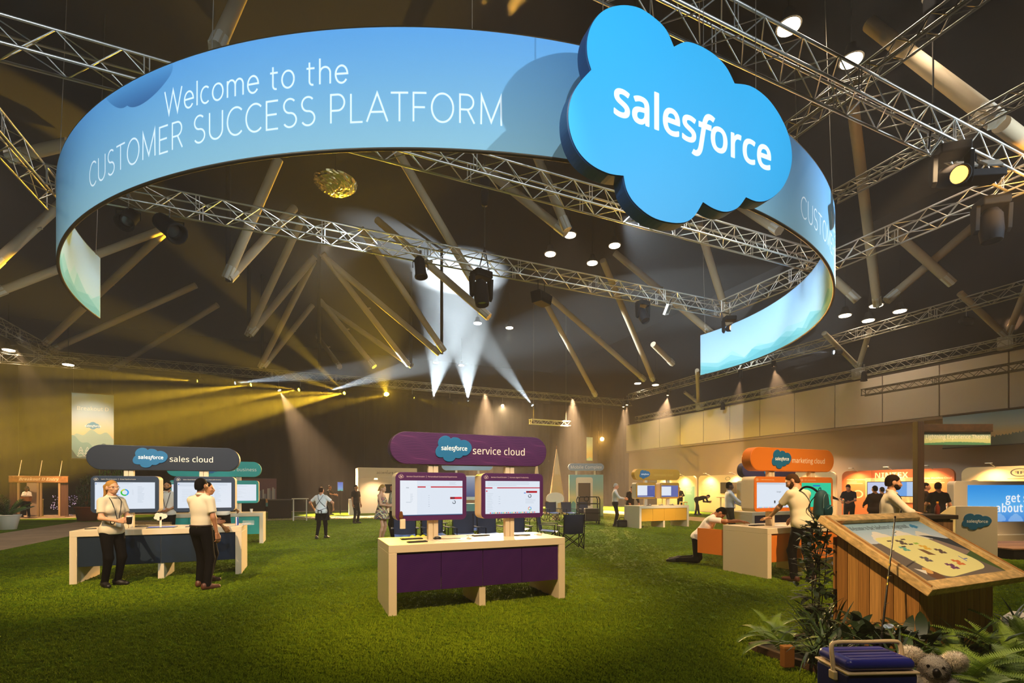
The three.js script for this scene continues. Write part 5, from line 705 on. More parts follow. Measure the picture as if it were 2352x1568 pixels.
{ // plush koala and its joey
  const furTex = dataTex(128, 128, (u, v) => { const k = 150 + 105 * hash((u * 128) | 0, (v * 128) | 0); return [k, k, k]; }, false);
  const furM = new THREE.MeshPhysicalMaterial({ vertexColors: true, roughness: 1, sheen: 1, sheenColor: new THREE.Color(0.5, 0.45, 0.4), sheenRoughness: 0.6 });
  const hairM = new THREE.MeshPhysicalMaterial({ vertexColors: true, roughness: 1, specularIntensity: 0.1, side: THREE.DoubleSide });
  function furry(g, per, len, parent, shade, name = 'fur') {  // short hairs set on a surface, leaning with its normal
    const p = g.attributes.position, n = g.attributes.normal, pos = [], nor = [], col = [], u = new THREE.Vector3(), N = new THREE.Vector3(), s = new THREE.Vector3();
    for (let i = 0; i < p.count; i++) for (let k = 0; k < per; k++) {
      N.set(n.getX(i) + rr(-0.6, 0.6), n.getY(i) + rr(-0.8, 0.3), n.getZ(i) + rr(-0.6, 0.6)).normalize(); u.set(p.getX(i) + rr(-0.005, 0.005), p.getY(i) + rr(-0.005, 0.005), p.getZ(i) + rr(-0.005, 0.005)); s.set(rr(-1, 1), rr(-1, 1), rr(-1, 1)).cross(N).normalize().multiplyScalar(0.0011);
      const L = len * rr(0.6, 1.2), w = shade(u.x, u.y, u.z) * rr(0.6, 1.25);
      pos.push(u.x - s.x, u.y - s.y, u.z - s.z, u.x + s.x, u.y + s.y, u.z + s.z, u.x + N.x * L, u.y + N.y * L, u.z + N.z * L); for (let q = 0; q < 3; q++) { nor.push(n.getX(i), n.getY(i), n.getZ(i)); col.push(w, w * 0.9, w * 0.76); }
    }
    const h = new THREE.BufferGeometry(); h.setAttribute('position', new THREE.Float32BufferAttribute(pos, 3)); h.setAttribute('normal', new THREE.Float32BufferAttribute(nor, 3)); h.setAttribute('color', new THREE.Float32BufferAttribute(col, 3)); part(name, h, hairM, parent).userData.kind = 'stuff';
  }
  const koala = (name, label, pos, turn, s) => {
    const t = thing(name, label, 'soft toy', pos, turn); t.scale.setScalar(s);
    const g = surfaceNet([ell([0, 0.15, 0], [0.12, 0.15, 0.11]), ell([0, 0.33, 0.03], [0.095, 0.088, 0.085]), ell([0, 0.3, 0.09], [0.05, 0.045, 0.04]), cap([0.1, 0.22, 0.04], [0.09, 0.14, 0.14], 0.045, 0.035), cap([-0.1, 0.22, 0.04], [-0.09, 0.14, 0.14], 0.045, 0.035), cap([0.09, 0.06, 0.02], [0.12, 0.05, 0.15], 0.055, 0.045), cap([-0.09, 0.06, 0.02], [-0.12, 0.05, 0.15], 0.055, 0.045)], 0.009, 0.012);
    part('body', tint(g, (x, y, z) => { const f = vnoise(x * 60, y * 60 + z * 37, 4096) * 0.25 + hash((x * 900) | 0, (y * 900 + z * 300) | 0) * 0.2; const w = y < 0.27 && z > 0.06 && Math.abs(x) < 0.07 ? 0.42 : y > 0.36 && z > 0.05 ? 0.34 : 0.2; return [w * (0.9 + f), w * (0.82 + f), w * (0.7 + f)]; }), furM, t);
    furry(g, 4, 0.0095, t, (x, y, z) => y < 0.27 && z > 0.06 && Math.abs(x) < 0.07 ? 0.75 : y > 0.36 && z > 0.05 ? 0.62 : 0.4);
    const ear = surfaceNet([ell([0, 0, 0], [0.062, 0.058, 0.028]), ell([0.02, 0.02, 0], [0.04, 0.04, 0.025])], 0.007, 0.01), white = new THREE.MeshPhysicalMaterial({ color: 0xf4ecdc, roughness: 1, sheen: 1, sheenColor: new THREE.Color(0.6, 0.55, 0.5) });
    for (const e of [-1, 1]) { const m = part('ear', ear, white, t); m.position.set(e * 0.115, 0.385, 0.02); m.scale.x = e; furry(ear, 4, 0.024, m, () => 1.1, 'ear_fluff'); }
    const nose = part('nose', surfaceNet([ell([0, 0.318, 0.136], [0.024, 0.036, 0.022])], 0.005, 0.004), std(0x141010, 0.35), t);
    for (const e of [-1, 1]) part('eye', new THREE.SphereGeometry(0.011, 12, 8).translate(e * 0.042, 0.355, 0.106), std(0x120c08, 0.1), t);
  };
  koala('koala_toy', 'grey plush koala with big white ears sitting in the ferns', [3.88, 0.1, -1.88], -0.95, 0.92);
  koala('koala_toy', 'small plush koala held before the larger koala at the bottom edge', [3.80, 0.06, -1.7], -0.75, 0.62);
  const log = thing('log', 'short mossy log under the koala toys', 'log', [3.9, 0.015, -1.86], 0.3); part('trunk', lathe([[0, -0.35], [0.085, -0.35], [0.095, 0], [0.085, 0.35], [0, 0.35]], 14).rotateZ(Math.PI / 2).translate(0, 0.09, 0), wood(0x4f3118, 0.9), log);
  const bag = thing('paper_bag', 'small tan paper bag standing left of the cool box', 'bag', [3.82, 0.06, -2.9], -0.3); part('body', rbox(0.1, 0.18, 0.06, 0, 0.09, 0, 0.008), std(0x7a4f26, 0.8), bag); part('fold', rbox(0.102, 0.025, 0.064, 0, 0.17, 0, 0.004), std(0x8f5f2c, 0.8), bag);
}
// plants round the console
function leafPlant(name, label, pos, n, make, spread, mats2) { const t = thing(name, label, 'plant', pos); for (let i = 0; i < n; i++) { const g = make(i); const m = part('leaf', g.geo, mats2[i % mats2.length], t); m.position.set(...(g.at ?? [rr(-spread, spread), 0, rr(-spread, spread)])); m.rotation.set(g.tilt, g.yaw, 0, 'YXZ'); m.scale.setScalar(g.s ?? 1); } return t; }
const darkLeaf = new THREE.MeshPhysicalMaterial({ color: 0x1d3013, roughness: 0.45, side: THREE.DoubleSide, transmission: 0.2, thickness: 0 }), midLeaf = new THREE.MeshPhysicalMaterial({ color: 0x35501a, roughness: 0.45, side: THREE.DoubleSide, transmission: 0.25, thickness: 0 }), fernM = new THREE.MeshPhysicalMaterial({ color: 0x7d9a1e, roughness: 0.6, side: THREE.DoubleSide, transmission: 0.35, thickness: 0 }), fernM2 = new THREE.MeshPhysicalMaterial({ color: 0x627f1a, roughness: 0.6, side: THREE.DoubleSide, transmission: 0.35, thickness: 0 });
const strap = [0.9, 1.3, 1.8, 2.2].map((b) => blade(0.55, 0.022, b, 7)), broad = [0.8, 1.2, 1.5].map((b) => blade(0.27, 0.07, b, 6)), laurel = [0.5, 0.9].map((b) => blade(0.15, 0.055, b, 4));
const strapOf = (i) => ({ geo: strap[i % 4], tilt: rr(-0.05, 0.45), yaw: rnd() * 6.28, s: rr(0.7, 1.15) });
leafPlant('strap_leaf_plant', 'dark strap leaved plant at the left corner of the map console', [4.72, 0.06, -3.2], 80, strapOf, 0.13, [darkLeaf, darkLeaf, midLeaf]);
leafPlant('strap_leaf_plant', 'dark strap leaved plant behind the cool box handle', [4.1, 0.06, -2.75], 70, strapOf, 0.12, [darkLeaf, midLeaf]);
leafPlant('strap_leaf_plant', 'arching strap leaved plant between the cool box and the koala', [4.03, 0.05, -2.15], 60, strapOf, 0.08, [darkLeaf, midLeaf]);
leafPlant('strap_leaf_plant', 'strap leaved plant in the deep shade under the console front', [5.2, 0.06, -2.25], 60, strapOf, 0.14, [darkLeaf, midLeaf]);
leafPlant('strap_leaf_plant', 'strap leaved plant at the right end under the console board', [6.3, 0.06, -2.3], 60, strapOf, 0.16, [darkLeaf, midLeaf]);
const broadOf = (i) => ({ geo: broad[i % 3], tilt: rr(0.0, 0.7), yaw: rnd() * 6.28, s: rr(0.8, 1.25), at: [rr(-0.12, 0.12), rr(0.12, 0.3), rr(-0.12, 0.12)] });
leafPlant('broad_leaf_plant', 'broad leaved lily plant round the foot of the fishing rod', [4.45, 0.06, -2.62], 34, broadOf, 0.1, [darkLeaf, midLeaf, darkLeaf]);
leafPlant('broad_leaf_plant', 'broad leaved lily plant in front of the plank corner', [4.62, 0.06, -2.36], 30, broadOf, 0.1, [darkLeaf, darkLeaf, midLeaf]);
{
  const t = thing('laurel_bush', 'tall glossy dark leaved bush at the left side of the map console', 'plant', [4.95, 0.06, -3.42]);
  for (let i = 0; i < 7; i++) part('stem', tube([[0, 0, 0], [rr(-0.06, 0.06), 0.5, rr(-0.05, 0.05)], [rr(-0.16, 0.12), rr(0.9, 1.2), rr(-0.12, 0.12)]], 0.005, 5, 8), std(0x1c1a10, 0.8), t);
  for (let i = 0; i < 300; i++) { const y = 0.1 + 1.08 * rnd(), r = 0.19 * Math.sqrt(rnd()) * (0.6 + 0.4 * Math.sin(y * 3)), a = rnd() * 6.28, m = part('leaf', laurel[i % 2], i % 3 ? darkLeaf : midLeaf, t); m.position.set(r * Math.cos(a), y, r * Math.sin(a)); m.rotation.set(rr(0.5, 1.6), rnd() * 6.28, 0, 'YXZ'); m.scale.setScalar(rr(0.7, 1.15)); }
}
function frond(L, bend, seed2) { // a fern frond: a bending midrib with two rows of narrow leaflets
  const out = [], pts = []; let y = 0, z = 0, a = 0.2; const n = 46;
  for (let i = 0; i <= n; i++) { const t = i / n; pts.push([0, y, z]); if (i > 3) { const w = (0.068 * Math.sin(Math.PI * Math.min(1, t * 1.05)) ** 0.7 + 0.006) * (1 + 0.08 * hash(i, seed2)); for (const s of [-1, 1]) { const b = new THREE.BufferGeometry(), q = w, th = L / n * 0.42; b.setAttribute('position', new THREE.Float32BufferAttribute([0, -th, 0, 0, th, 0, s * q * 0.55, th * 1.1 + q * 0.1, -0.004, s * q, q * 0.22, -0.012 - q * 0.12, s * q * 0.55, -th * 0.7 + q * 0.1, -0.004], 3)); b.setIndex(s > 0 ? [0, 4, 1, 1, 4, 2, 2, 4, 3] : [0, 1, 4, 1, 2, 4, 2, 3, 4]); b.computeVertexNormals(); out.push(b.rotateX(a).translate(0, y, z)); } } y += L / n * Math.cos(a); z += L / n * Math.sin(a); a += bend / n; }
  out.push(tube(pts.filter((_, i) => i % 4 === 0 || i === n), 0.0028, 4, 12)); return merge(out);
}
const fronds = [[0.62, 1.1], [0.7, 1.5], [0.55, 0.7], [0.75, 1.8]].map(([l, b], i) => frond(l, b, i));
function fern(label, pos, n, s, mm = [fernM, fernM2]) { const t = thing('fern', label, 'plant', pos); for (let i = 0; i < n; i++) { const m = part('frond', fronds[i % 4], mm[i % mm.length], t); m.position.set(rr(-0.04, 0.04), 0, rr(-0.04, 0.04)); m.rotation.set(rr(0.0, 0.75), i * 2.4 + rr(-0.3, 0.3), 0, 'YXZ'); m.scale.setScalar(s * rr(0.75, 1.1)); } }
fern('bright green fern in front of the console just right of the koala', [4.5, 0.06, -2.0], 30, 0.95);
fern('large bright fern at the bottom right corner of the picture', [4.55, 0.05, -1.62], 32, 1.0);
fern('fern under the right half of the console board', [5.25, 0.06, -2.0], 32, 1.0);
fern('fern at the right edge below the lower corner of the board', [5.9, 0.06, -2.1], 28, 1.05);
fern('fern nearest the right edge at the bottom', [4.95, 0.05, -1.55], 28, 0.95);
fern('yellow green fern on the lawn left of the cool box', [4.2, 0.03, -3.2], 18, 0.75);
fern('small fern half hidden behind the strap leaves left of the console', [4.35, 0.03, -3.5], 12, 0.7);
{ const s = thing('white_pipe', 'short white slab end on the lawn right of the ferns', 'slab', [7.45, 0.015, -2.8], 0.2); part('slab', rbox(0.5, 0.14, 0.2, 0, 0.07, 0, 0.03), std(0xd8d0c2, 0.5), s); part('base', rbox(0.54, 0.03, 0.24, 0, 0.015, 0, 0.008), blackS, s); }
// ---------------------------------------------------------------- things on the worktops
const TOP = KH;
function slabItem(name, label, cat, pos, turn, w, h, d, mat, extra) { const t = thing(name, label, cat, pos, turn); part('body', rbox(w, h, d, 0, h / 2, 0, Math.min(0.006, h / 2.2)), mat, t); extra?.(t); return t; }
const keyMat = std(0x1c1c1e, 0.4);
const keys = (w, d, h) => (t) => { for (let r = 0; r < 4; r++) part('key_row', rbox(w * 0.92, 0.004, d / 5.2, 0, h + 0.001, (r - 1.5) * d / 4.4, 0.001, 1), std(0x3a3a3d, 0.5), t); };
slabItem('tablet', 'dark tablet at the left front of the purple worktop', 'tablet', [1.35, TOP, -6.3], 0.1, 0.26, 0.014, 0.1, keyMat, (t) => part('screen', box(0.24, 0.002, 0.085, 0, 0.015, 0), std(0x0a0b10, 0.15), t));
slabItem('keyboard', 'slim dark keyboard behind the tablet on the purple worktop', 'keyboard', [1.36, TOP, -6.72], 0, 0.3, 0.016, 0.12, keyMat, keys(0.3, 0.12, 0.016));
slabItem('keyboard', 'slim dark keyboard on the right half of the purple worktop', 'keyboard', [2.95, TOP, -6.6], -0.1, 0.3, 0.016, 0.12, keyMat, keys(0.3, 0.12, 0.016));
slabItem('keyboard', 'dark keyboard left of the right post on the purple worktop', 'keyboard', [2.4, TOP, -6.78], 0.1, 0.26, 0.016, 0.1, keyMat, keys(0.26, 0.1, 0.016));
slabItem('print_mat', 'pale printed mat with a rosy end in the middle of the purple worktop', 'mat', [2.05, TOP, -6.45], 0.02, 0.8, 0.003, 0.34, print(256, 110, (c, w, h) => { c.fillStyle = '#d9c6c2'; c.fillRect(0, 0, w, h); c.fillStyle = '#d99a8a'; c.fillRect(20, 10, 70, 90); c.fillStyle = '#e8e6ea'; c.fillRect(100, 20, 60, 60); c.fillStyle = '#c4b6d2'; c.fillRect(170, 10, 80, 90); c.fillStyle = '#8a7a6a'; c.fillRect(118, 34, 26, 18); }, 0.4));
{ const t = thing('speaker_puck', 'black round puck beside the left post of the purple station', 'puck', [1.68, TOP, -6.55]); part('body', lathe([[0, 0], [0.055, 0], [0.06, 0.02], [0.05, 0.04], [0, 0.045]], 20), keyMat, t); part('cable', tube([[0.05, 0.01, 0], [0.15, 0.006, 0.04], [0.24, 0.006, 0.01], [0.32, 0.006, 0.05]], 0.004, 6, 20), keyMat, t); }
for (const [x, z, a, n] of [[1.5, -6.5, 0.4, 'loose white cable curling left of the purple station middle'], [2.2, -6.85, -0.2, 'white cable near the back of the purple worktop'], [2.75, -6.5, 0.1, 'white cable right of the print mat on the purple worktop'], [3.2, -6.62, -0.6, 'white mouse cable at the right end of the purple worktop']]) solo('cable', tube([[0, 0.005, 0], [0.08, 0.005, 0.03], [0.18, 0.005, -0.02], [0.26, 0.005, 0.03]].map(([p, q, r]) => [x + p * Math.cos(a) - r * Math.sin(a), TOP + q, z + p * Math.sin(a) + r * Math.cos(a)]), 0.004, 5, 20), std(0xd8cfc0, 0.5), n, 'cable');
function mouse(x, z, a, n, col) { const t = thing('mouse', n, 'mouse', [x, TOP, z], a); part('body', surfaceNet([ell([0, 0.008, 0], [0.03, 0.02, 0.052])], 0.006, 0.004, (X, Y) => -Y), std(col, 0.35), t); part('wheel', new THREE.CylinderGeometry(0.006, 0.006, 0.006, 10).rotateZ(1.57).translate(0, 0.027, -0.02), std(0x444444), t); }
mouse(3.25, -6.55, 0.3, 'white mouse at the right end of the purple worktop', 0xe6ded0); mouse(2.1, -6.42, 0.2, 'pale mouse at the front of the print mat', 0xd8cbb8); mouse(9.05, -6.3, 0.2, 'black mouse beside the papers on the orange station', 0x18181a);
slabItem('tablet', 'glowing lilac tablet in the middle of the navy worktop', 'tablet', [-2.35, TOP, -10.45], 0, 0.42, 0.012, 0.28, keyMat, (t) => part('screen', new THREE.PlaneGeometry(0.4, 0.26).rotateX(-Math.PI / 2).translate(0, 0.0125, 0), screenMat(64, 64, (c, w, h) => { c.fillStyle = '#aab4f2'; c.fillRect(0, 0, w, h); c.fillStyle = '#6f86e6'; c.beginPath(); c.moveTo(0, h); c.lineTo(50, 20); c.lineTo(20, 0); c.lineTo(0, 20); c.fill(); }, 0.7), t));
slabItem('keyboard', 'black keyboard under the left monitor of the navy station', 'keyboard', [-2.8, TOP, -10.75], 0.05, 0.36, 0.016, 0.13, keyMat, keys(0.36, 0.13, 0.016)); slabItem('phone', 'black phone at the left end of the navy worktop', 'phone', [-3.4, TOP, -10.55], 0.3, 0.16, 0.01, 0.08, keyMat, (t) => part('screen', box(0.145, 0.001, 0.07, 0, 0.0105, 0), std(0x0a0b10, 0.1), t));
slabItem('phone', 'black phone right of the lilac tablet', 'phone', [-1.92, TOP, -10.42], 0.1, 0.15, 0.01, 0.08, keyMat, (t) => part('screen', box(0.135, 0.001, 0.07, 0, 0.0105, 0), std(0x0a0b10, 0.1), t));
{ const w = thing('water_bottle', 'clear plastic water bottle at the left elbow of the man in black trousers', 'bottle', [-1.8, TOP, -10.5]); part('body', lathe([[0, 0], [0.034, 0], [0.036, 0.1], [0.033, 0.14], [0.014, 0.18], [0.014, 0.2]], 18), new THREE.MeshPhysicalMaterial({ color: 0xe8f0f4, roughness: 0.08, transmission: 0.9, thickness: 0 }), w); part('label', new THREE.CylinderGeometry(0.0372, 0.0368, 0.05, 18, 1, true).translate(0, 0.09, 0), std(0xc8d4e0), w); part('cap', new THREE.CylinderGeometry(0.016, 0.016, 0.018, 14).translate(0, 0.207, 0), std(0xe8e8ea), w);
  const c = thing('drink_can', 'red blue and silver drink can at the right of the navy worktop', 'can', [-1.18, TOP, -10.5]); part('body', lathe([[0, 0], [0.024, 0], [0.028, 0.008], [0.028, 0.145], [0.022, 0.158], [0, 0.156]], 18), print(64, 64, (g, W, H) => { g.fillStyle = '#c9d2dc'; g.fillRect(0, 0, W, H); g.fillStyle = '#2a4fa0'; g.fillRect(0, 8, 32, 48); g.fillStyle = '#b8402c'; g.fillRect(40, 20, 16, 20); }, 0.3), c); part('lid', new THREE.CylinderGeometry(0.022, 0.022, 0.003, 16).translate(0, 0.158, 0), metal(0xc9c9c9), c);
  const s = thing('card_holder', 'clear acrylic card holder at the right end of the navy worktop', 'holder', [-1.0, TOP, -10.55]); part('tray', [box(0.2, 0.005, 0.1, 0, 0.003, 0), box(0.2, 0.08, 0.004, 0, 0.04, -0.05), box(0.2, 0.04, 0.004, 0, 0.02, 0.05)], new THREE.MeshPhysicalMaterial({ color: 0xf0f4f6, roughness: 0.1, transmission: 0.9, thickness: 0 }), s); part('cards', box(0.09, 0.03, 0.06, 0, 0.02, 0), std(0xd8cfc0), s);
  const p = thing('paper_cup', 'white paper cup on the right end of the teal worktop', 'cup', [-1.42, TOP, -15.85]); part('body', lathe([[0, 0], [0.03, 0], [0.04, 0.1], [0.037, 0.1], [0.028, 0.004]], 16), std(0xe8e0d2), p); part('rim', new THREE.TorusGeometry(0.0395, 0.003, 6, 18).rotateX(1.57).translate(0, 0.1, 0), std(0xf2ece0), p);
  const q = thing('white_cutout', 'small white cut out cloud standing before the left navy monitor', 'cut-out', [-1.9 - 0.45, TOP + 0.2, -10.35]); part('cutout', extrude(cloudShape(0.2), 0.008), std(0xefe2c8, 0.7), q); part('stem', box(0.03, 0.2, 0.008, 0, -0.1, 0.004), std(0xefe2c8, 0.7), q); part('foot', rbox(0.1, 0.008, 0.06, 0, -0.196, 0, 0.002), std(0xd8cfc0), q);
  const r = thing('stone_print', 'low pale brick patterned stand beyond the left navy monitor', 'stand', [-3.3, 0, -13.4], -0.4); for (let y = 0; y < 8; y++) for (let x = 0; x < 7; x++) part('brick', rbox(0.135, 0.085, 0.05, (x - 3 + (y % 2) * 0.4) * 0.145, 0.06 + y * 0.095, 0.02 + 0.006 * ((x * 7 + y * 3) % 3), 0.008, 1), std([0xb8a888, 0xa89878, 0xc6b696][(x + y * 2) % 3], 0.8), r); part('core', box(1.0, 0.8, 0.06, 0.03, 0.42, -0.02), std(0x6e6048, 0.9), r); }
for (const [x, z, a, n] of [[7.8, -6.55, 0.2, 'dark open keyboard by the kneeling man on the orange station'], [8.85, -6.2, -0.1, 'dark keyboard at the hands of the backpack man']]) slabItem('keyboard', n, 'keyboard', [x, TOP, z], a, 0.34, 0.016, 0.13, keyMat, keys(0.34, 0.13, 0.016));
for (const [x, z, a, n] of [[8.3, -6.5, 0.1, 'white sheet in front of the post on the orange station'], [9.2, -6.25, -0.2, 'white sheet at the right of the orange station']]) slabItem('paper_sheet', n, 'paper', [x, TOP, z], a, 0.3, 0.003, 0.21, std(0xe6e2ea, 0.6), (t) => part('print_block', box(0.2, 0.0008, 0.08, 0, 0.0034, -0.03), std(0xb8b4c0), t));
for (const [x, z, n] of [[12.7, -15.7, 'dark gadget at the left of the yellow worktop'], [13.3, -15.7, 'dark gadget in the middle of the yellow worktop'], [13.9, -15.75, 'dark gadget at the right of the yellow worktop']]) slabItem('gadget', n, 'device', [x, TOP, z], 0.2, 0.2, 0.02, 0.1, keyMat, (t) => part('stand', box(0.06, 0.06, 0.03, 0.05, 0.03, 0), std(0xcfc6b8), t));
{ const b = thing('satchel', 'black bag standing on the lawn by the yellow station', 'bag', [11.75, 0.015, -16.2], -0.4); part('body', rbox(0.4, 0.3, 0.18, 0, 0.15, 0, 0.05, 3), blackS, b); part('handle', tube([[-0.1, 0.28, 0], [-0.08, 0.38, 0], [0.08, 0.38, 0], [0.1, 0.28, 0]], 0.012, 6, 16), blackS, b); part('pocket', rbox(0.3, 0.16, 0.04, 0, 0.12, 0.1, 0.02), std(0x221e1c), b);
  const f = thing('toy_cutout', 'little brown cut out on a white block at the left purple monitor corner', 'cut-out', [1.17, 1.19, -6.455]); part('block', rbox(0.07, 0.13, 0.04, 0.02, -0.068, 0, 0.008), std(0xe6d6b4), f); part('shape', surfaceNet([ell([0, 0.03, 0], [0.03, 0.04, 0.018]), ell([0, 0.08, 0], [0.02, 0.022, 0.018])], 0.006, 0.008), std(0x6b4526), f);
  const bl = thing('tennis_ball_bag', 'clump of yellow green balls on the lawn behind the left purple monitor', 'balls', [1.9, 0.6, -8.9]); part('crate', rbox(0.4, 0.58, 0.3, 0, -0.3, 0, 0.01), std(0x2a2620, 0.8), bl); for (let i = 0; i < 9; i++) part('ball', new THREE.SphereGeometry(0.05, 12, 8).translate((i % 3 - 1) * 0.1, 0.04 + (i > 5 ? 0.05 : 0), (((i / 3) | 0) - 1) * 0.08), std(0xd2e03a, 0.8), bl); }
// ---------------------------------------------------------------- short turf blades on the near lawn
{
  const one = []; for (let i = 0; i < 12; i++) one.push(turned(blade(rr(0.012, 0.024), 0.0028, rr(0.3, 1.2), 2, 0), rnd() * 6.28, rr(-0.2, 0.35), rr(-0.016, 0.016), 0, rr(-0.016, 0.016)));
  const g = merge(one), N = 260000, im = new THREE.InstancedMesh(g, new THREE.MeshPhysicalMaterial({ color: 0xffffff, roughness: 0.9, specularIntensity: 0.15, side: THREE.DoubleSide }), N), M = new THREE.Matrix4(), q = new THREE.Quaternion(), up = new THREE.Vector3(0, 1, 0), col = new THREE.Color();
  for (let i = 0; i < N; i++) {
    let x, z, d; do { d = 2.6 + 24 * rnd() ** 2.6; const a = rr(-0.86, 0.86), cx = d * Math.tan(a); x = cx * 0.9193 + d * 0.3935; z = cx * 0.3935 - d * 0.9193; } while (x < -7.05 || x > 17.2 || (x > 4.0 && x < 6.65 && z > -3.5 && z < -1.5));
    q.setFromAxisAngle(up, rnd() * 6.28); const s = rr(0.7, 1.25); M.compose(new THREE.Vector3(x, 0.012, z), q, new THREE.Vector3(s, s, s)); im.setMatrixAt(i, M);
    const v = vnoise(x * 1.3 + 60, z * 1.3 + 60, 4096) * 0.5 + rnd() * 0.5; im.setColorAt(i, col.setRGB(0.125 + 0.105 * v, 0.18 + 0.13 * v, 0.004 + 0.005 * v));
  }
  im.name = 'turf_blades'; im.userData = { kind: 'stuff', label: 'short green turf blades covering the near lawn', category: 'grass' }; im.castShadow = im.receiveShadow = true; scene.add(im);
}

// ---------------------------------------------------------------- people
// Each body is one continuous surface posed from joints; clothes, hair and small things are its children. +z is the way a person faces, -x is their right.
const VV = (x, y, z) => new THREE.Vector3(x, y, z);
function ik(a, target, l1, l2, pole) {
  const d = target.clone().sub(a); let L = d.length(); const M = (l1 + l2) * 0.995; if (L > M) { d.multiplyScalar(M / L); L = M; }
  const u = d.clone().normalize(), k = (l1 * l1 - l2 * l2 + L * L) / (2 * L), h = Math.sqrt(Math.max(0, l1 * l1 - k * k)), p = pole.clone().addScaledVector(u, -pole.dot(u)).normalize();
  return [a.clone().addScaledVector(u, k).addScaledVector(p, h), a.clone().add(d)];
}
const SKIN = { fair: 0xd39a72, tan: 0xb57a50, olive: 0xa46c46, dark: 0x56341f, pink: 0xcf8f6c };
const A3 = (v) => [v.x, v.y, v.z];
function person(o) {
  const S = (o.h ?? 1.75) / 1.755, fem = o.fem, det = o.det ?? 1, t = thing('person', o.label, 'person', [o.at[0], 0.015, o.at[1]], (-23.2 + o.face) * Math.PI / 180, o.group);
  t.scale.setScalar(S); if (o.lift) t.position.y += o.lift;
  const hipY = o.hipY ?? 0.93, lean = o.lean ?? 0, tw = o.twist ?? 0, W = o.wide ?? 1;
  const TM = new THREE.Matrix4().makeTranslation(0, hipY, o.hipZ ?? 0).multiply(new THREE.Matrix4().makeRotationFromEuler(new THREE.Euler(lean, tw, o.side ?? 0, 'XYZ'))).multiply(new THREE.Matrix4().makeTranslation(0, -0.93, 0)), TI = TM.clone().invert();
  const T = (x, y, z) => VV(x, y, z).applyMatrix4(TM), TT = (x, y, z) => A3(T(x, y, z));
  const rot = TI.clone().setPosition(0, 0, 0).elements, mrow = [rot[0], rot[4], rot[8], 0, rot[1], rot[5], rot[9], 0, rot[2], rot[6], rot[10]];
  const sw = fem ? 0.15 : 0.172, torso = (g) => [
    ell(TT(0, 1.27, 0), [(fem ? 0.135 : 0.16) * W + g, 0.2 + g, (fem ? 0.1 : 0.112) * W + g], mrow), ell(TT(0, 1.07, 0.004), [(fem ? 0.122 : 0.148) * W + g, 0.17 + g, (fem ? 0.098 : 0.112) * W + g], mrow),
    ell(TT(0, 0.93, -0.006), [(fem ? 0.163 : 0.158) * W + g, 0.12 + g, (fem ? 0.118 : 0.116) * W + g], mrow), cap(TT(-sw + 0.03, 1.405, -0.01), TT(sw - 0.03, 1.405, -0.01), 0.055 + g * 0.6), cap(TT(-0.09, 1.43, -0.012), TT(-0.03, 1.49, -0.008), 0.04 + g * 0.5), cap(TT(0.09, 1.43, -0.012), TT(0.03, 1.49, -0.008), 0.04 + g * 0.5),
    ...(fem ? [ell(TT(-0.07, 1.26, 0.075), [0.06 + g, 0.065 + g, 0.055 + g], mrow), ell(TT(0.07, 1.26, 0.075), [0.06 + g, 0.065 + g, 0.055 + g], mrow)] : []), ...(o.belly ? [ell(TT(0, 1.05, 0.06), [0.13 + g, 0.13 + g, 0.1 + g], mrow)] : [])];
  // limbs
  const limbs = { arms: [], legs: [] };
  for (const s of [-1, 1]) {
    const sh = T(s * sw, 1.405, -0.01), hand = o[s < 0 ? 'handR' : 'handL'] ?? [s * 0.24, 0.82, 0.06], tgt = VV(...hand), pole = VV(...(o[s < 0 ? 'poleR' : 'poleL'] ?? [s * 0.55, -0.25, -0.8]));
    const [el, wr] = ik(sh, tgt, 0.285, 0.255, pole); limbs.arms.push({ s, sh, el, wr, dir: o[s < 0 ? 'dirR' : 'dirL'], curl: o[s < 0 ? 'curlR' : 'curlL'] ?? 0.45, palm: o[s < 0 ? 'palmR' : 'palmL'] });
    const hp = T(s * 0.088 * (fem ? 1.0 : 1), 0.9, 0), foot = VV(...(o[s < 0 ? 'footR' : 'footL'] ?? [s * 0.1, 0.075, -0.02])), [kn, an] = ik(hp, foot, 0.425, 0.42, VV(...(o[s < 0 ? 'kneeR' : 'kneeL'] ?? [s * 0.08, 0, 1])));
    limbs.legs.push({ s, hp, kn, an, toe: o[s < 0 ? 'toeR' : 'toeL'] ?? [s * 0.25, 0, 1] });
  }
  const cell = o.cell ?? 0.016, parts = [];
  // skin: torso, neck, arms, legs on one grid; hands and head on finer grids of their own, merged into the same geometry
  const bodyPrims = [...torso(-0.012), cap(TT(0, 1.45, -0.012), TT(0, 1.56, 0.0), 0.054, 0.05)];
  for (const a of limbs.arms) bodyPrims.push(cap(A3(a.sh), A3(a.el), 0.043, 0.035), cap(A3(a.el), A3(a.wr), 0.036, 0.024));
  const lk = o.dress ? 0.92 : 0.6;
  for (const l of limbs.legs) bodyPrims.push(cap(A3(l.hp), A3(l.kn), 0.076 * lk, 0.05 * lk), cap(A3(l.kn), A3(l.kn.clone().lerp(l.an, 0.35)), 0.046 * lk, 0.052 * lk), cap(A3(l.kn.clone().lerp(l.an, 0.35)), A3(l.an), 0.052 * lk, 0.034 * lk), cap(A3(l.an), A3(l.an.clone().add(VV(...l.toe).normalize().multiplyScalar(0.14)).setY(l.an.y - 0.045)), 0.034, 0.026));
  parts.push(surfaceNet(bodyPrims, cell, 0.016));
  const hands = [];
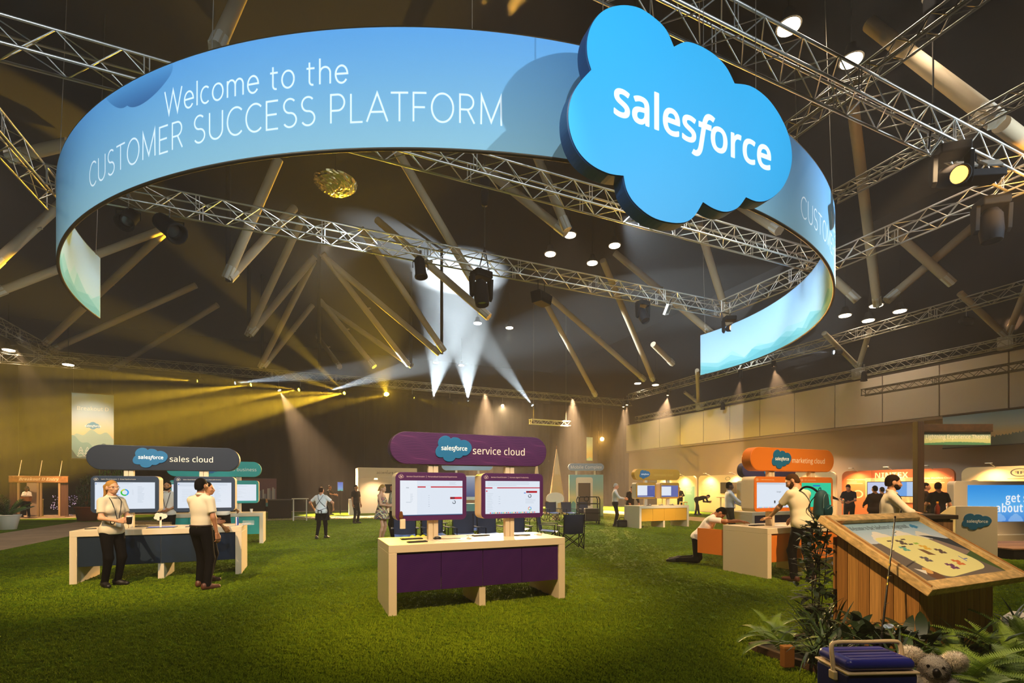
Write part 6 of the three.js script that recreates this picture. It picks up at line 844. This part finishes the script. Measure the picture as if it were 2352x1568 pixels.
  for (const a of limbs.arms) {
    const d = (a.dir ? VV(...a.dir) : a.wr.clone().sub(a.el)).normalize(), pn = (a.palm ? VV(...a.palm) : VV(-a.s, 0, 0.25)); pn.addScaledVector(d, -pn.dot(d)).normalize();
    const sd = new THREE.Vector3().crossVectors(d, pn).normalize(), th = a.s < 0 ? 1 : -1, P = [], at = (q, u, v, w) => q.clone().addScaledVector(d, u).addScaledVector(sd, v).addScaledVector(pn, w);
    const thumbSide = (a.thumb ?? 1) * (sd.dot(VV(0, 0.3, 1)) >= 0 ? 1 : -1);
    for (let i = 0; i < 4; i++) {
      const off = (1.5 - i) * 0.0205 * thumbSide, kn = at(a.wr, 0.088 - Math.abs(i - 1.2) * 0.004, off, 0), L = [0.04, 0.045, 0.042, 0.033][i], c1 = a.curl * (0.8 + 0.08 * i), c2 = c1 * 2.1; let p = kn;
      P.push(cap(A3(at(a.wr, 0.005, off * 0.55, 0)), A3(kn), 0.0155, 0.0135));
      for (const [c, f, r] of [[c1, 1, 0.0092], [c2, 0.72, 0.0083], [c2 * 1.3, 0.55, 0.0074]]) { const dd = d.clone().multiplyScalar(Math.cos(c)).addScaledVector(pn, Math.sin(c)), q = p.clone().addScaledVector(dd, L * f); P.push(cap(A3(p), A3(q), r, r * 0.95)); p = q; }
    }
    const tb = at(a.wr, 0.025, 0.022 * thumbSide, 0.006), t1 = at(tb, 0.035, 0.028 * thumbSide, 0.014), t2 = at(t1, 0.03, 0.004 * thumbSide, 0.016); P.push(cap(A3(tb), A3(t1), 0.0145, 0.011), cap(A3(t1), A3(t2), 0.0105, 0.0085));
    P.push(cap(A3(a.wr.clone().addScaledVector(d, -0.03)), A3(a.wr), 0.024, 0.022));
    parts.push(surfaceNet(P, det ? 0.0048 : 0.0075, 0.004)); hands.push(at(a.wr, 0.075, 0, 0.03));
  }
  const HM = TM.clone().multiply(new THREE.Matrix4().makeTranslation(0, 1.52, 0)).multiply(new THREE.Matrix4().makeRotationFromEuler(new THREE.Euler(o.nod ?? 0, o.look ?? 0, o.tilt ?? 0, 'YXZ'))).multiply(new THREE.Matrix4().makeTranslation(0, -1.52, 0));
  const headP = [ell([0, 1.662, -0.006], [0.073, 0.09, 0.092]), ell([0, 1.615, 0.03], [0.058, 0.08, 0.066]), ell([0, 1.565, 0.042], [0.044, 0.038, 0.046]), ell([0, 1.54, 0.068], [0.02, 0.016, 0.018]), cap([0, 1.636, 0.09], [0, 1.6, 0.11], 0.009, 0.0125), ell([-0.013, 1.597, 0.1], [0.01, 0.008, 0.01]), ell([0.013, 1.597, 0.1], [0.01, 0.008, 0.01]),
    ell([-0.03, 1.657, 0.079], [0.025, 0.007, 0.012]), ell([0.03, 1.657, 0.079], [0.025, 0.007, 0.012]), ell([-0.04, 1.608, 0.068], [0.022, 0.02, 0.02]), ell([0.04, 1.608, 0.068], [0.022, 0.02, 0.02]), ell([0, 1.572, 0.088], [0.022, 0.006, 0.011]), ell([0, 1.562, 0.087], [0.019, 0.006, 0.011]), ell([-0.077, 1.62, -0.008], [0.01, 0.031, 0.02]), ell([0.077, 1.62, -0.008], [0.01, 0.031, 0.02]), cap([0, 1.57, -0.01], [0, 1.47, -0.012], 0.052, 0.05)];
  const head = surfaceNet(headP, det ? 0.0065 : 0.01, 0.008); head.applyMatrix4(HM); parts.push(head);
  const skin = std(SKIN[o.skin ?? 'fair'], 0.55); part('body', mergeGeometries(parts.map((g) => { g.deleteAttribute('normal'); g.computeVertexNormals(); return g; })), skin, t);
  const inHead = (name, g, m, label) => part(name, g.applyMatrix4(HM), m, t, label);
  for (const s of [-1, 1]) { if (det) inHead('eye', new THREE.SphereGeometry(0.0095, 10, 8).scale(1.3, 0.75, 0.7).translate(s * 0.031, 1.632, 0.086), std(0x1c130d, 0.2), undefined); if (det) inHead('eyebrow', new THREE.CapsuleGeometry(0.0042, 0.03, 4, 8).rotateZ(1.57 - s * 0.12).translate(s * 0.031, 1.653, 0.09), std(o.hair ?? 0x2a1a10, 0.8)); }
  if (det) inHead('mouth', new THREE.CapsuleGeometry(0.004, 0.03, 4, 8).rotateZ(1.57).translate(0, 1.567, 0.096), std(0x8a4a3c, 0.6));
  // hair
  if (o.style !== 'bald') {
    const hp = [ell([0, 1.666, -0.01], [0.077, 0.092, 0.0965]), ell([0, 1.61, -0.045], [0.066, 0.07, 0.057])], long = o.style === 'long', tail = o.style === 'ponytail';
    if (long) hp.push(cap([-0.05, 1.62, -0.04], [-0.07, 1.36, -0.07], 0.045, 0.04), cap([0.05, 1.62, -0.04], [0.07, 1.36, -0.07], 0.045, 0.04), cap([0, 1.62, -0.07], [0, 1.32, -0.1], 0.055, 0.05));
    if (tail) hp.push(cap([0, 1.68, -0.09], [0, 1.65, -0.145], 0.026, 0.03), cap([0, 1.65, -0.145], [0, 1.48, -0.16], 0.034, 0.022), cap([0, 1.48, -0.16], [0, 1.36, -0.13], 0.022, 0.008));
    const low = long ? 1.28 : tail ? 1.3 : 1.565, thin = o.style === 'balding' ? 0.03 : 0;
    inHead('hair', surfaceNet(hp, det ? 0.0075 : 0.011, 0.01, (x, y, z) => Math.max((z - 0.056) * 0.85 - (y - 1.696 + 0.55 * Math.abs(x)) * 0.9, low - y, !long && !tail && z > -0.03 ? (1.595 + Math.max(0, z + 0.01) * 1.0 - y) * 0.9 : -1, thin && z < 0.03 ? (Math.hypot(x, z + 0.03) < 0.05 ? y - 1.735 : -1) : -1)), std(o.hair ?? 0x1d130c, 0.75));
  }
  if (o.beard) inHead('beard', surfaceNet([ell([0, 1.557, 0.05], [0.052, 0.04, 0.054]), ell([-0.05, 1.585, 0.03], [0.02, 0.035, 0.03]), ell([0.05, 1.585, 0.03], [0.02, 0.035, 0.03]), ell([0, 1.582, 0.094], [0.028, 0.006, 0.012])], 0.0065, 0.008, (x, y, z) => Math.max(y - (1.58 + Math.abs(x) * 0.45), -(Math.hypot(x, (y - 1.567) * 2.2) - 0.018 + (z < 0.07 ? 1 : 0)))), std(o.hair ?? 0x2a1a10, 0.85));
  if (o.glasses) inHead('glasses', merge([new THREE.TorusGeometry(0.021, 0.0022, 6, 18).scale(1.15, 0.85, 1).translate(-0.031, 1.63, 0.103), new THREE.TorusGeometry(0.021, 0.0022, 6, 18).scale(1.15, 0.85, 1).translate(0.031, 1.63, 0.103), bar([-0.008, 1.635, 0.105], [0.008, 1.635, 0.105], 0.002, 5), bar([-0.055, 1.636, 0.1], [-0.08, 1.64, -0.01], 0.002, 5), bar([0.055, 1.636, 0.1], [0.08, 1.64, -0.01], 0.002, 5)]), std(0x15120f, 0.3));
  if (o.hat) inHead('hat', lathe([[0, 1.79], [0.05, 1.785], [0.085, 1.74], [0.09, 1.685], [0.15, 1.668], [0.152, 1.662], [0.09, 1.668]], 24), std(o.hat, 0.7));
  // clothes
  const top = std(o.top ?? 0xdcd0ba, 0.85), hem = o.hem ?? 0.9, slv = o.sleeve ?? 'short', local = (x, y, z) => VV(x, y, z).applyMatrix4(TI);
  const shirtP = [...torso(0.012)];
  if (hem < 0.92 && !o.tucked && !o.dress) shirtP.push(ell(TT(0, 0.93, -0.004), [(fem ? 0.18 : 0.178) * W, 0.16, (fem ? 0.134 : 0.134) * W], mrow));
  if (slv !== 'none') for (const a of limbs.arms) { if (slv === 'short') shirtP.push(cap(A3(a.sh), A3(a.sh.clone().lerp(a.el, 0.72)), 0.06, 0.06, true)); else { shirtP.push(cap(A3(a.sh), A3(a.el), 0.058, 0.05)); shirtP.push(cap(A3(a.el), A3(a.el.clone().lerp(a.wr, slv === 'rolled' ? 0.25 : 0.92)), 0.05, slv === 'rolled' ? 0.05 : 0.036, true)); } }
  if (o.dress) { shirtP.push(cap(TT(0, 0.98, 0), TT(0, 0.7, 0), 0.155, 0.25)); }
  const neck = VV(0, 1.5, 0.02), shirtG = surfaceNet(shirtP, cell, 0.014, (x, y, z) => { const q = local(x, y, z); return Math.max(hem - q.y, slv === 'none' ? Math.max(q.y - 1.36, -1) : -1, 0.062 - Math.hypot(q.x, (q.y - 1.51) * 0.9, q.z - 0.012)); });
  const topMat = o.dress ? new THREE.MeshStandardMaterial({ vertexColors: true, roughness: 0.85 }) : top;
  if (o.dress) tint(shirtG, (x, y, z) => { const n = vnoise(x * 26 + 30, y * 26 + z * 19, 4096), m = vnoise(x * 34 + 80, y * 30 - z * 23, 4096); return n > 0.6 ? [0.62, 0.5, 0.2] : m > 0.62 ? [0.42, 0.16, 0.13] : m < 0.3 ? [0.5, 0.46, 0.34] : [0.035, 0.03, 0.03]; });
  part(o.dress ? 'dress' : 'shirt', shirtG, topMat, t);
  if (o.collar) { const c = part('collar', new THREE.TorusGeometry(0.062, 0.016, 8, 22, 5.5).rotateX(Math.PI / 2).rotateY(-1.18 + Math.PI / 2 * 0).scale(1, 1.3, 1.05), top, t); c.matrixAutoUpdate = true; const p = T(0, 1.487, 0.0); c.position.copy(p); c.quaternion.setFromRotationMatrix(TM.clone().setPosition(0, 0, 0)); c.rotateX(0.25); }
  if (!o.dress) {
    const tr = o.trousers ?? 0x0d0b0c, P = [ell(TT(0, 0.93, -0.006), [(fem ? 0.17 : 0.165) * W, 0.125, 0.126 * W], mrow), ell(TT(0, 0.99, 0), [(fem ? 0.145 : 0.155) * W, 0.1, 0.115 * W], mrow)];
    for (const l of limbs.legs) P.push(cap(A3(l.hp), A3(l.kn), 0.092, 0.066), cap(A3(l.kn), A3(l.an.clone().add(VV(0, -0.03, 0))), 0.066, o.slim ? 0.046 : 0.058, true));
    part('trousers', surfaceNet(P, cell, 0.012, (x, y, z) => Math.max(local(x, y, z).y - 1.03, 0.045 - y)), std(tr, 0.85), t);
    if (o.belt) { const bl = part('belt', new THREE.TorusGeometry(0.15, 0.014, 6, 30).rotateX(Math.PI / 2).scale(W * 1.06, 1.2, W * 0.84), std(0x2c170c, 0.5), t); bl.position.copy(T(0, 1.0, 0)); bl.quaternion.setFromRotationMatrix(TM.clone().setPosition(0, 0, 0)); }
  }
  for (const l of limbs.legs) { const f = VV(...l.toe).setY(0).normalize(), a = l.an, b = (k, y) => [a.x + f.x * k, y, a.z + f.z * k], fl = o.kneel ? a.y - 0.075 : 0; part('shoe', surfaceNet([cap(b(-0.04, fl + 0.045), b(0.06, fl + 0.042), 0.042, 0.044), cap(b(0.06, fl + 0.036), b(0.17, fl + 0.03), 0.044, 0.036), cap(b(-0.03, fl + 0.08), b(0.0, fl + 0.07), 0.04, 0.044)], 0.012, 0.012, (x, y) => fl + 0.004 - y), std(o.shoes ?? 0x17110d, 0.5), t); }
  if (o.lanyard) { part('lanyard', merge([tube([TT(-0.06, 1.49, 0.0), TT(-0.075, 1.42, 0.1), TT(-0.045, 1.27, 0.135), TT(-0.006, 1.08, 0.15)], 0.006, 5, 16), tube([TT(0.06, 1.49, 0.0), TT(0.075, 1.42, 0.1), TT(0.045, 1.27, 0.135), TT(0.006, 1.08, 0.15)], 0.006, 5, 16)]), std(o.lanyard === true ? 0x16181c : o.lanyard, 0.7), t); const b = part('badge', rbox(0.075, 0.1, 0.006, 0, 0, 0, 0.004), std(0xb8c8d8, 0.4), t); b.position.copy(T(0, 1.03, 0.155)); b.quaternion.setFromRotationMatrix(TM.clone().setPosition(0, 0, 0)); }
  t.updateMatrixWorld(true);
  return { t, T, HM, hands: hands.map((h) => h.clone().applyMatrix4(t.matrixWorld)), T3: (x, y, z) => T(x, y, z) };
}
const POLO = 0xd6c6a6, BLK = 0x0b090a;
const pw = person({ label: 'woman with a blonde ponytail and glasses in a cream polo holding a coffee cup', at: [-2.86, -9.72], face: 72, h: 1.71, fem: true, style: 'ponytail', hair: 0xa87a3c, glasses: true, top: POLO, collar: true, lanyard: true, hem: 0.86, handR: [-0.1, 1.09, 0.3], handL: [0.08, 1.08, 0.3], poleR: [-0.6, -0.8, -0.5], palmR: [0.9, 0, 0.3], palmL: [-0.9, 0, 0.3], dirR: [0.4, 0.05, 0.9], dirL: [-0.4, 0.05, 0.9], curlR: 0.75, curlL: 0.75, cell: 0.013, slim: true });
{ const c = pw.hands[0].clone().lerp(pw.hands[1], 0.5), t = thing('coffee_cup', 'dark takeaway coffee cup with a pale lid held by the woman in the polo', 'cup', [c.x + 0.05, c.y - 0.05, c.z + 0.05]); part('cup', lathe([[0, 0], [0.028, 0], [0.04, 0.115], [0.037, 0.115], [0, 0.1]], 18), std(0x1c1612, 0.6), t); part('sleeve', lathe([[0.0325, 0.03], [0.0385, 0.085], [0.0375, 0.085], [0.0315, 0.03]], 18), std(0x2c221a, 0.8), t); part('lid', lathe([[0, 0.134], [0.032, 0.134], [0.036, 0.125], [0.043, 0.12], [0.043, 0.112], [0, 0.112]], 18), std(0xe8ddc8, 0.4), t);
  const w = part('wristband', new THREE.TorusGeometry(0.03, 0.008, 6, 18), blackM, pw.t); w.position.set(-0.13, 1.07, 0.22); }
person({ label: 'man seen from behind in a cream polo and black trousers at the navy station', at: [-1.5, -8.95], face: 170, h: 1.74, skin: 'olive', hair: 0x0d0907, top: POLO, collar: true, hem: 0.97, tucked: true, belt: true, handL: [0.05, 1.06, 0.3], poleL: [0.5, -0.9, -0.3], handR: [-0.27, 0.86, 0.02], curlR: 0.5, footR: [-0.17, 0.075, -0.08], footL: [0.12, 0.075, 0.1], toeR: [-0.45, 0, 1], toeL: [0.2, 0, 1], shoes: 0x5a3220, wide: 1.03, cell: 0.013 });
person({ label: 'man almost hidden behind the man in the cream polo, looking right', at: [-1.53, -9.62], face: 140, h: 1.69, skin: 'tan', hair: 0x120c09, top: 0xcfc6b4, hem: 0.9, handR: [-0.2, 0.95, 0.2], look: -0.5, shoes: 0x4a2a1a });
person({ label: 'man with a lanyard seen in the gap between the two navy monitors', at: [-3.15, -14.5], face: 20, h: 1.76, skin: 'tan', hair: 0x20140c, beard: true, top: 0xe2d8c6, collar: true, lanyard: true, handR: [-0.1, 1.05, 0.25], handL: [0.1, 1.05, 0.25], cell: 0.02 });
person({ label: 'man from behind in a white shirt facing the teal monitor', at: [-1.95, -14.55], face: 170, h: 1.74, skin: 'tan', hair: 0x120c09, top: 0xe4dccb, hem: 0.88, handR: [-0.2, 1.0, 0.25], handL: [0.2, 1.0, 0.25], det: 0, cell: 0.02 });
person({ label: 'woman in a dark hat and teal neckerchief carrying a box at the breakout doorway', at: [-13.6, -33.85], face: 15, h: 1.64, fem: true, skin: 'olive', hair: 0x1a100a, style: 'long', hat: 0x241a14, top: 0xdcd6cc, hem: 0.95, tucked: true, handR: [-0.12, 1.05, 0.26], handL: [0.12, 1.05, 0.26], footR: [-0.22, 0.075, 0], footL: [0.16, 0.075, 0.08], det: 0, cell: 0.022, lanyard: 0x2f7a86 });
{ const b = thing('carry_box', 'brown box held by the woman at the breakout doorway', 'box', [-13.5, 1.0, -33.55], -0.2); part('body', rbox(0.36, 0.22, 0.2, 0, 0, 0, 0.01), std(0x8a5a34, 0.8), b); part('lid', rbox(0.38, 0.03, 0.22, 0, 0.12, 0, 0.008), std(0x6d4526, 0.8), b); }
const ap = person({ label: 'balding man walking away in a white tee with crossed apron straps', at: [0.474, -16.2], face: 178, h: 1.62, skin: 'pink', hair: 0x3a2416, style: 'balding', top: 0xe8e6e2, hem: 0.86, wide: 1.12, handR: [-0.34, 1.02, 0.16], handL: [0.34, 1.02, 0.16], poleR: [-1, -0.2, -0.4], poleL: [1, -0.2, -0.4], footR: [-0.09, 0.075, 0.16], footL: [0.09, 0.1, -0.16], slim: true, cell: 0.016, det: 0 });
{ const P = (x, y, z) => A3(ap.T3(x, y, z)); part('apron_straps', merge([tube([P(-0.09, 1.47, -0.06), P(-0.03, 1.33, -0.128), P(0.05, 1.22, -0.135), P(0.17, 1.08, -0.08)], 0.009, 5, 20), tube([P(0.09, 1.47, -0.06), P(0.03, 1.33, -0.128), P(-0.05, 1.22, -0.135), P(-0.17, 1.08, -0.08)], 0.009, 5, 20), tube([P(-0.2, 1.05, 0), P(-0.1, 1.0, -0.128), P(0, 0.97, -0.15), P(0.1, 1.0, -0.128), P(0.2, 1.05, 0)], 0.008, 5, 24)]), std(0x2c2a30, 0.8), ap.t); part('apron_bow', merge([rbox(0.03, 0.13, 0.012, -0.04, 0.9, -0.165, 0.004).rotateZ(0.04), rbox(0.03, 0.13, 0.012, 0.04, 0.9, -0.165, 0.004), rbox(0.1, 0.03, 0.02, 0, 0.96, -0.16, 0.006)]), std(0x2c2a30, 0.8), ap.t); part('apron', surfaceNet([cap(P(-0.1, 1.05, 0.08), P(-0.12, 0.6, 0.1), 0.12, 0.13), cap(P(0.1, 1.05, 0.08), P(0.12, 0.6, 0.1), 0.12, 0.13)], 0.02, 0.02, (x, y, z) => Math.max(0.0 - z, 0.62 - y)), std(0x1c1a1e, 0.85), ap.t); }
const dim = { det: 0, cell: 0.024 };
person({ ...dim, label: 'dark haired man in a dark shirt just right of the apron man', at: [2.1, -22.6], face: 60, h: 1.72, skin: 'tan', hair: 0x140d09, top: 0x2a211c, trousers: 0x1c1714 });
person({ ...dim, label: 'man in dark clothes reaching toward the white booth counter', at: [1.35, -30.3], face: 70, h: 1.74, skin: 'tan', hair: 0x2a1c12, top: 0x2a241d, trousers: 0x231e18, handR: [-0.1, 1.2, 0.45], handL: [0.15, 1.15, 0.4] });
const fl = person({ label: 'woman with long blonde hair in a floral dress looking at her phone', at: [2.1, -14.75], face: 78, h: 1.69, fem: true, style: 'long', hair: 0xa57a40, skin: 'fair', dress: true, hem: 0.69, sleeve: 'none', handR: [-0.08, 1.1, 0.3], handL: [0.06, 1.12, 0.3], nod: 0.3, shoes: 0x2a1c14, curlR: 0.8, cell: 0.015, dirR: [0.3, 0.3, 0.9], dirL: [-0.3, 0.3, 0.9] });
{ const c = fl.hands[0].clone().lerp(fl.hands[1], 0.5), p = thing('phone', 'phone in the hands of the woman in the floral dress', 'phone', [c.x, c.y, c.z], 0.8); part('body', rbox(0.07, 0.14, 0.009, 0, 0, 0, 0.004), blackM, p); part('screen', box(0.062, 0.125, 0.001, 0, 0, 0.005), std(0x30343c, 0.2), p); p.rotation.x = -0.5; }
person({ label: 'dark haired man in a pale shirt beside the woman in the floral dress', at: [2.52, -15.05], face: -40, h: 1.72, skin: 'olive', hair: 0x140d09, top: 0xc6d2c4, lanyard: 0x2a3a3c, hem: 0.9, nod: 0.3, sleeve: 'rolled', cell: 0.018, handR: [-0.1, 1.05, 0.25], handL: [0.1, 1.05, 0.25] });
const gr = person({ label: 'grey haired man in a pale long sleeved shirt beside the yellow station', at: [11.75, -16.65], face: 80, h: 1.78, skin: 'pink', hair: 0xb9b0a4, top: 0xcfc9c2, collar: true, sleeve: 'long', hem: 0.97, tucked: true, belt: true, handR: [-0.12, 1.12, 0.38], handL: [0.1, 1.14, 0.36], nod: 0.25, cell: 0.018, det: 0 });
person({ ...dim, label: 'person in a dark suit leaning behind the left yellow monitor', at: [12.75, -17.0], face: 10, h: 1.72, skin: 'pink', hair: 0x2a2018, top: 0x14110f, sleeve: 'long', hem: 0.82, lean: 0.35, handR: [-0.22, 0.95, 0.42], handL: [0.22, 0.95, 0.42] });
person({ ...dim, label: 'dark figure bending far over before the long peach booth', at: [20.9, -21.6], face: 95, h: 1.75, skin: 'tan', hair: 0x140d09, top: 0x2a1f16, trousers: 0x261d15, sleeve: 'long', lean: 1.35, handR: [-0.15, 0.8, 0.75], handL: [0.15, 0.75, 0.78], footR: [-0.2, 0.075, -0.18], footL: [0.16, 0.075, 0.22] });
person({ ...dim, label: 'bald man in a dark top leaning on the bottle table far back', at: [22.3, -24.5], face: -30, h: 1.74, skin: 'pink', style: 'bald', top: 0x2a221a, sleeve: 'long', lean: 0.5, handR: [-0.2, 1.05, 0.5], handL: [0.2, 1.05, 0.5] });
person({ label: 'man in a white shirt with a blue lanyard standing behind the orange station', at: [11.4, -10.5], face: 82, h: 1.76, skin: 'dark', hair: 0x0a0706, top: 0xdad8d8, collar: true, lanyard: 0x2a4a9a, sleeve: 'long', hem: 0.97, tucked: true, belt: true, handR: [-0.1, 1.08, 0.4], handL: [0.12, 1.06, 0.38], trousers: 0x3a3226, cell: 0.016 });
person({ label: 'dark haired man in a white tee kneeling and bending over the orange worktop', at: [7.5, -7.72], face: 62, h: 1.74, skin: 'olive', hair: 0x0d0907, top: 0xece4d6, hipY: 0.56, lean: 0.62, nod: 0.5, kneel: true, hem: 0.86, footR: [-0.12, 0.1, -0.42], footL: [0.14, 0.1, -0.42], toeR: [0, -1, -0.2], toeL: [0, -1, -0.2], handR: [-0.2, 0.93, 0.88], handL: [0.2, 0.93, 0.7], dirR: [0.2, 0, 1], dirL: [0, 0, 1], palmR: [0, -1, 0], palmL: [0, -1, 0], curlR: 0.25, curlL: 0.25, cell: 0.014 });
const bp = person({ label: 'tall man in a cream tee and black jeans leaning on the orange station', at: [7.72, -5.58], face: 196, h: 1.86, skin: 'fair', hair: 0x4a3018, top: 0xe8d8b4, hem: 0.84, lean: 0.2, look: 0.65, nod: 0.35, beard: true, handL: [0.24, 0.9, 0.52], dirL: [0, -0.1, 1], palmL: [0, -1, 0.1], curlL: 0.25, handR: [-0.24, 1.0, 0.42], palmR: [0, -1, 0.1], curlR: 0.3, footR: [-0.17, 0.075, -0.04], footL: [0.14, 0.075, 0.02], toeR: [-0.4, 0, 1], shoes: 0x4a2414, cell: 0.013, wide: 1.06 });
{ // backpack on his right shoulder
  const p = bp.T3(-0.17, 1.16, -0.24).applyMatrix4(bp.t.matrixWorld), t = thing('backpack', 'teal backpack slung over the right shoulder of the tall man', 'backpack', A3(p), bp.t.rotation.y + 0.25), cl = new THREE.MeshStandardMaterial({ color: 0x0f4148, roughness: 0.7 });
  t.rotation.z = -0.22; t.rotation.x = 0.1;
  part('body', surfaceNet([ell([0, 0.02, 0], [0.15, 0.24, 0.1]), ell([0, -0.1, 0], [0.16, 0.14, 0.11]), ell([0, 0.16, 0], [0.11, 0.12, 0.085])], 0.012, 0.015), cl, t); part('front_pocket', surfaceNet([ell([0, -0.08, -0.1], [0.11, 0.1, 0.05]), ell([0, -0.02, -0.1], [0.1, 0.06, 0.04])], 0.01, 0.012), std(0x0c363e, 0.7), t);
  part('zip', [tube([[-0.12, 0.02, -0.095], [-0.09, 0.17, -0.085], [0, 0.23, -0.07], [0.09, 0.17, -0.085], [0.12, 0.02, -0.095]], 0.004, 5, 24), tube([[-0.09, 0.0, -0.14], [0, 0.02, -0.145], [0.09, 0.0, -0.14]], 0.004, 5, 16)], std(0x6f8f92, 0.5), t); part('handle', tube([[-0.03, 0.27, 0.02], [-0.025, 0.31, 0.02], [0.025, 0.31, 0.02], [0.03, 0.27, 0.02]], 0.007, 6, 14), blackS, t);
  part('strap', tube([[0.03, 0.25, 0.03], [0.07, 0.33, 0.12], [0.09, 0.33, 0.22], [0.1, 0.2, 0.33], [0.08, 0.0, 0.36], [0.05, -0.16, 0.2], [0.08, -0.2, 0.08]], 0.018, 6, 40).scale(1, 1, 1), blackS, t); part('side_strap', tube([[0.12, -0.14, 0.02], [0.2, -0.02, 0.1], [0.16, 0.12, 0.08], [0.1, 0.2, 0.04]], 0.008, 5, 20), blackS, t);
  const k = part('key_charm', [new THREE.SphereGeometry(0.028, 12, 8).translate(0.1, -0.16, -0.12), new THREE.SphereGeometry(0.022, 12, 8).translate(0.13, -0.12, -0.12)], std(0xc8a488, 0.6), t);
}
person({ label: 'bearded man in a cream shirt with a lanyard leaning on the rustic counter', at: [8.5, -4.72], face: 62, h: 1.8, skin: 'fair', hair: 0x22140c, beard: true, top: 0xd9cdb2, collar: true, lanyard: true, sleeve: 'rolled', hem: 0.86, lean: 0.1, look: 0.12, handR: [-0.1, 1.14, 0.42], handL: [0.16, 1.14, 0.42], poleR: [-0.9, -0.7, -0.1], poleL: [0.9, -0.6, 0], dirR: [0.6, 0, 0.8], dirL: [-0.4, 0, 0.9], palmR: [0, -1, 0], palmL: [0, -1, 0], curlR: 0.35, curlL: 0.35, cell: 0.013, wide: 1.06 });
person({ ...dim, label: 'person in dark clothes at the left of the tall table before the orange booth', at: [19.75, -13.25], face: 70, h: 1.78, skin: 'tan', hair: 0x140d09, top: 0x241a15, trousers: 0x1c1512, sleeve: 'long', handR: [-0.1, 1.1, 0.4], handL: [0.1, 1.1, 0.4] });
person({ ...dim, label: 'man in a dark polo bending toward the tall table from the right', at: [18.6, -11.6], face: -50, h: 1.74, skin: 'pink', hair: 0x2a1c12, top: 0x1c1a20, trousers: 0x17130f, lean: 0.15, nod: 0.45, handR: [-0.15, 1.08, 0.38], handL: [0.12, 1.08, 0.38] });
person({ ...dim, label: 'broad person with curly dark hair facing the left orange booth screen', at: [16.9, -9.75], face: 172, h: 1.66, skin: 'tan', hair: 0x120c09, top: 0x2a1d17, trousers: 0x1a1310, sleeve: 'long', wide: 1.3, hem: 0.82, handR: [-0.2, 1.05, 0.3], handL: [0.2, 1.05, 0.3], cell: 0.02 });
person({ ...dim, label: 'shorter person with dark hair beside the broad one at the booth screens', at: [19.4, -10.95], face: 172, h: 1.62, skin: 'tan', hair: 0x1c120c, top: 0x33241e, trousers: 0x1c1512, sleeve: 'long', wide: 1.1, handR: [-0.2, 1.05, 0.3], handL: [0.2, 1.05, 0.3] });
person({ ...dim, label: 'man with dark hair partly hidden behind the black polo man at the orange booth', at: [17.0, -8.4], face: 60, h: 1.74, skin: 'pink', hair: 0x140d09, top: 0x2a1c14, trousers: 0x17130f, handR: [-0.2, 1.0, 0.25] });
person({ label: 'man from behind in a black polo at the right part of the orange booth', at: [15.85, -7.55], face: 160, h: 1.74, skin: 'pink', hair: 0x140d09, top: 0x141014, trousers: 0x0e0b0c, hem: 0.9, handR: [-0.3, 0.9, 0.1], handL: [0.2, 1.0, 0.25], look: -0.7, wide: 1.05, det: 0, cell: 0.02 });
person({ ...dim, label: 'person of whom only dark hair shows over the white lectern', at: [20.94, -8.98], face: 170, h: 1.72, hipY: 0.42, footR: [-0.12, 0.075, 0.35], footL: [0.12, 0.075, 0.35], skin: 'tan', hair: 0x140d09, top: 0x2a1d17 });

renderer.render(scene, camera);
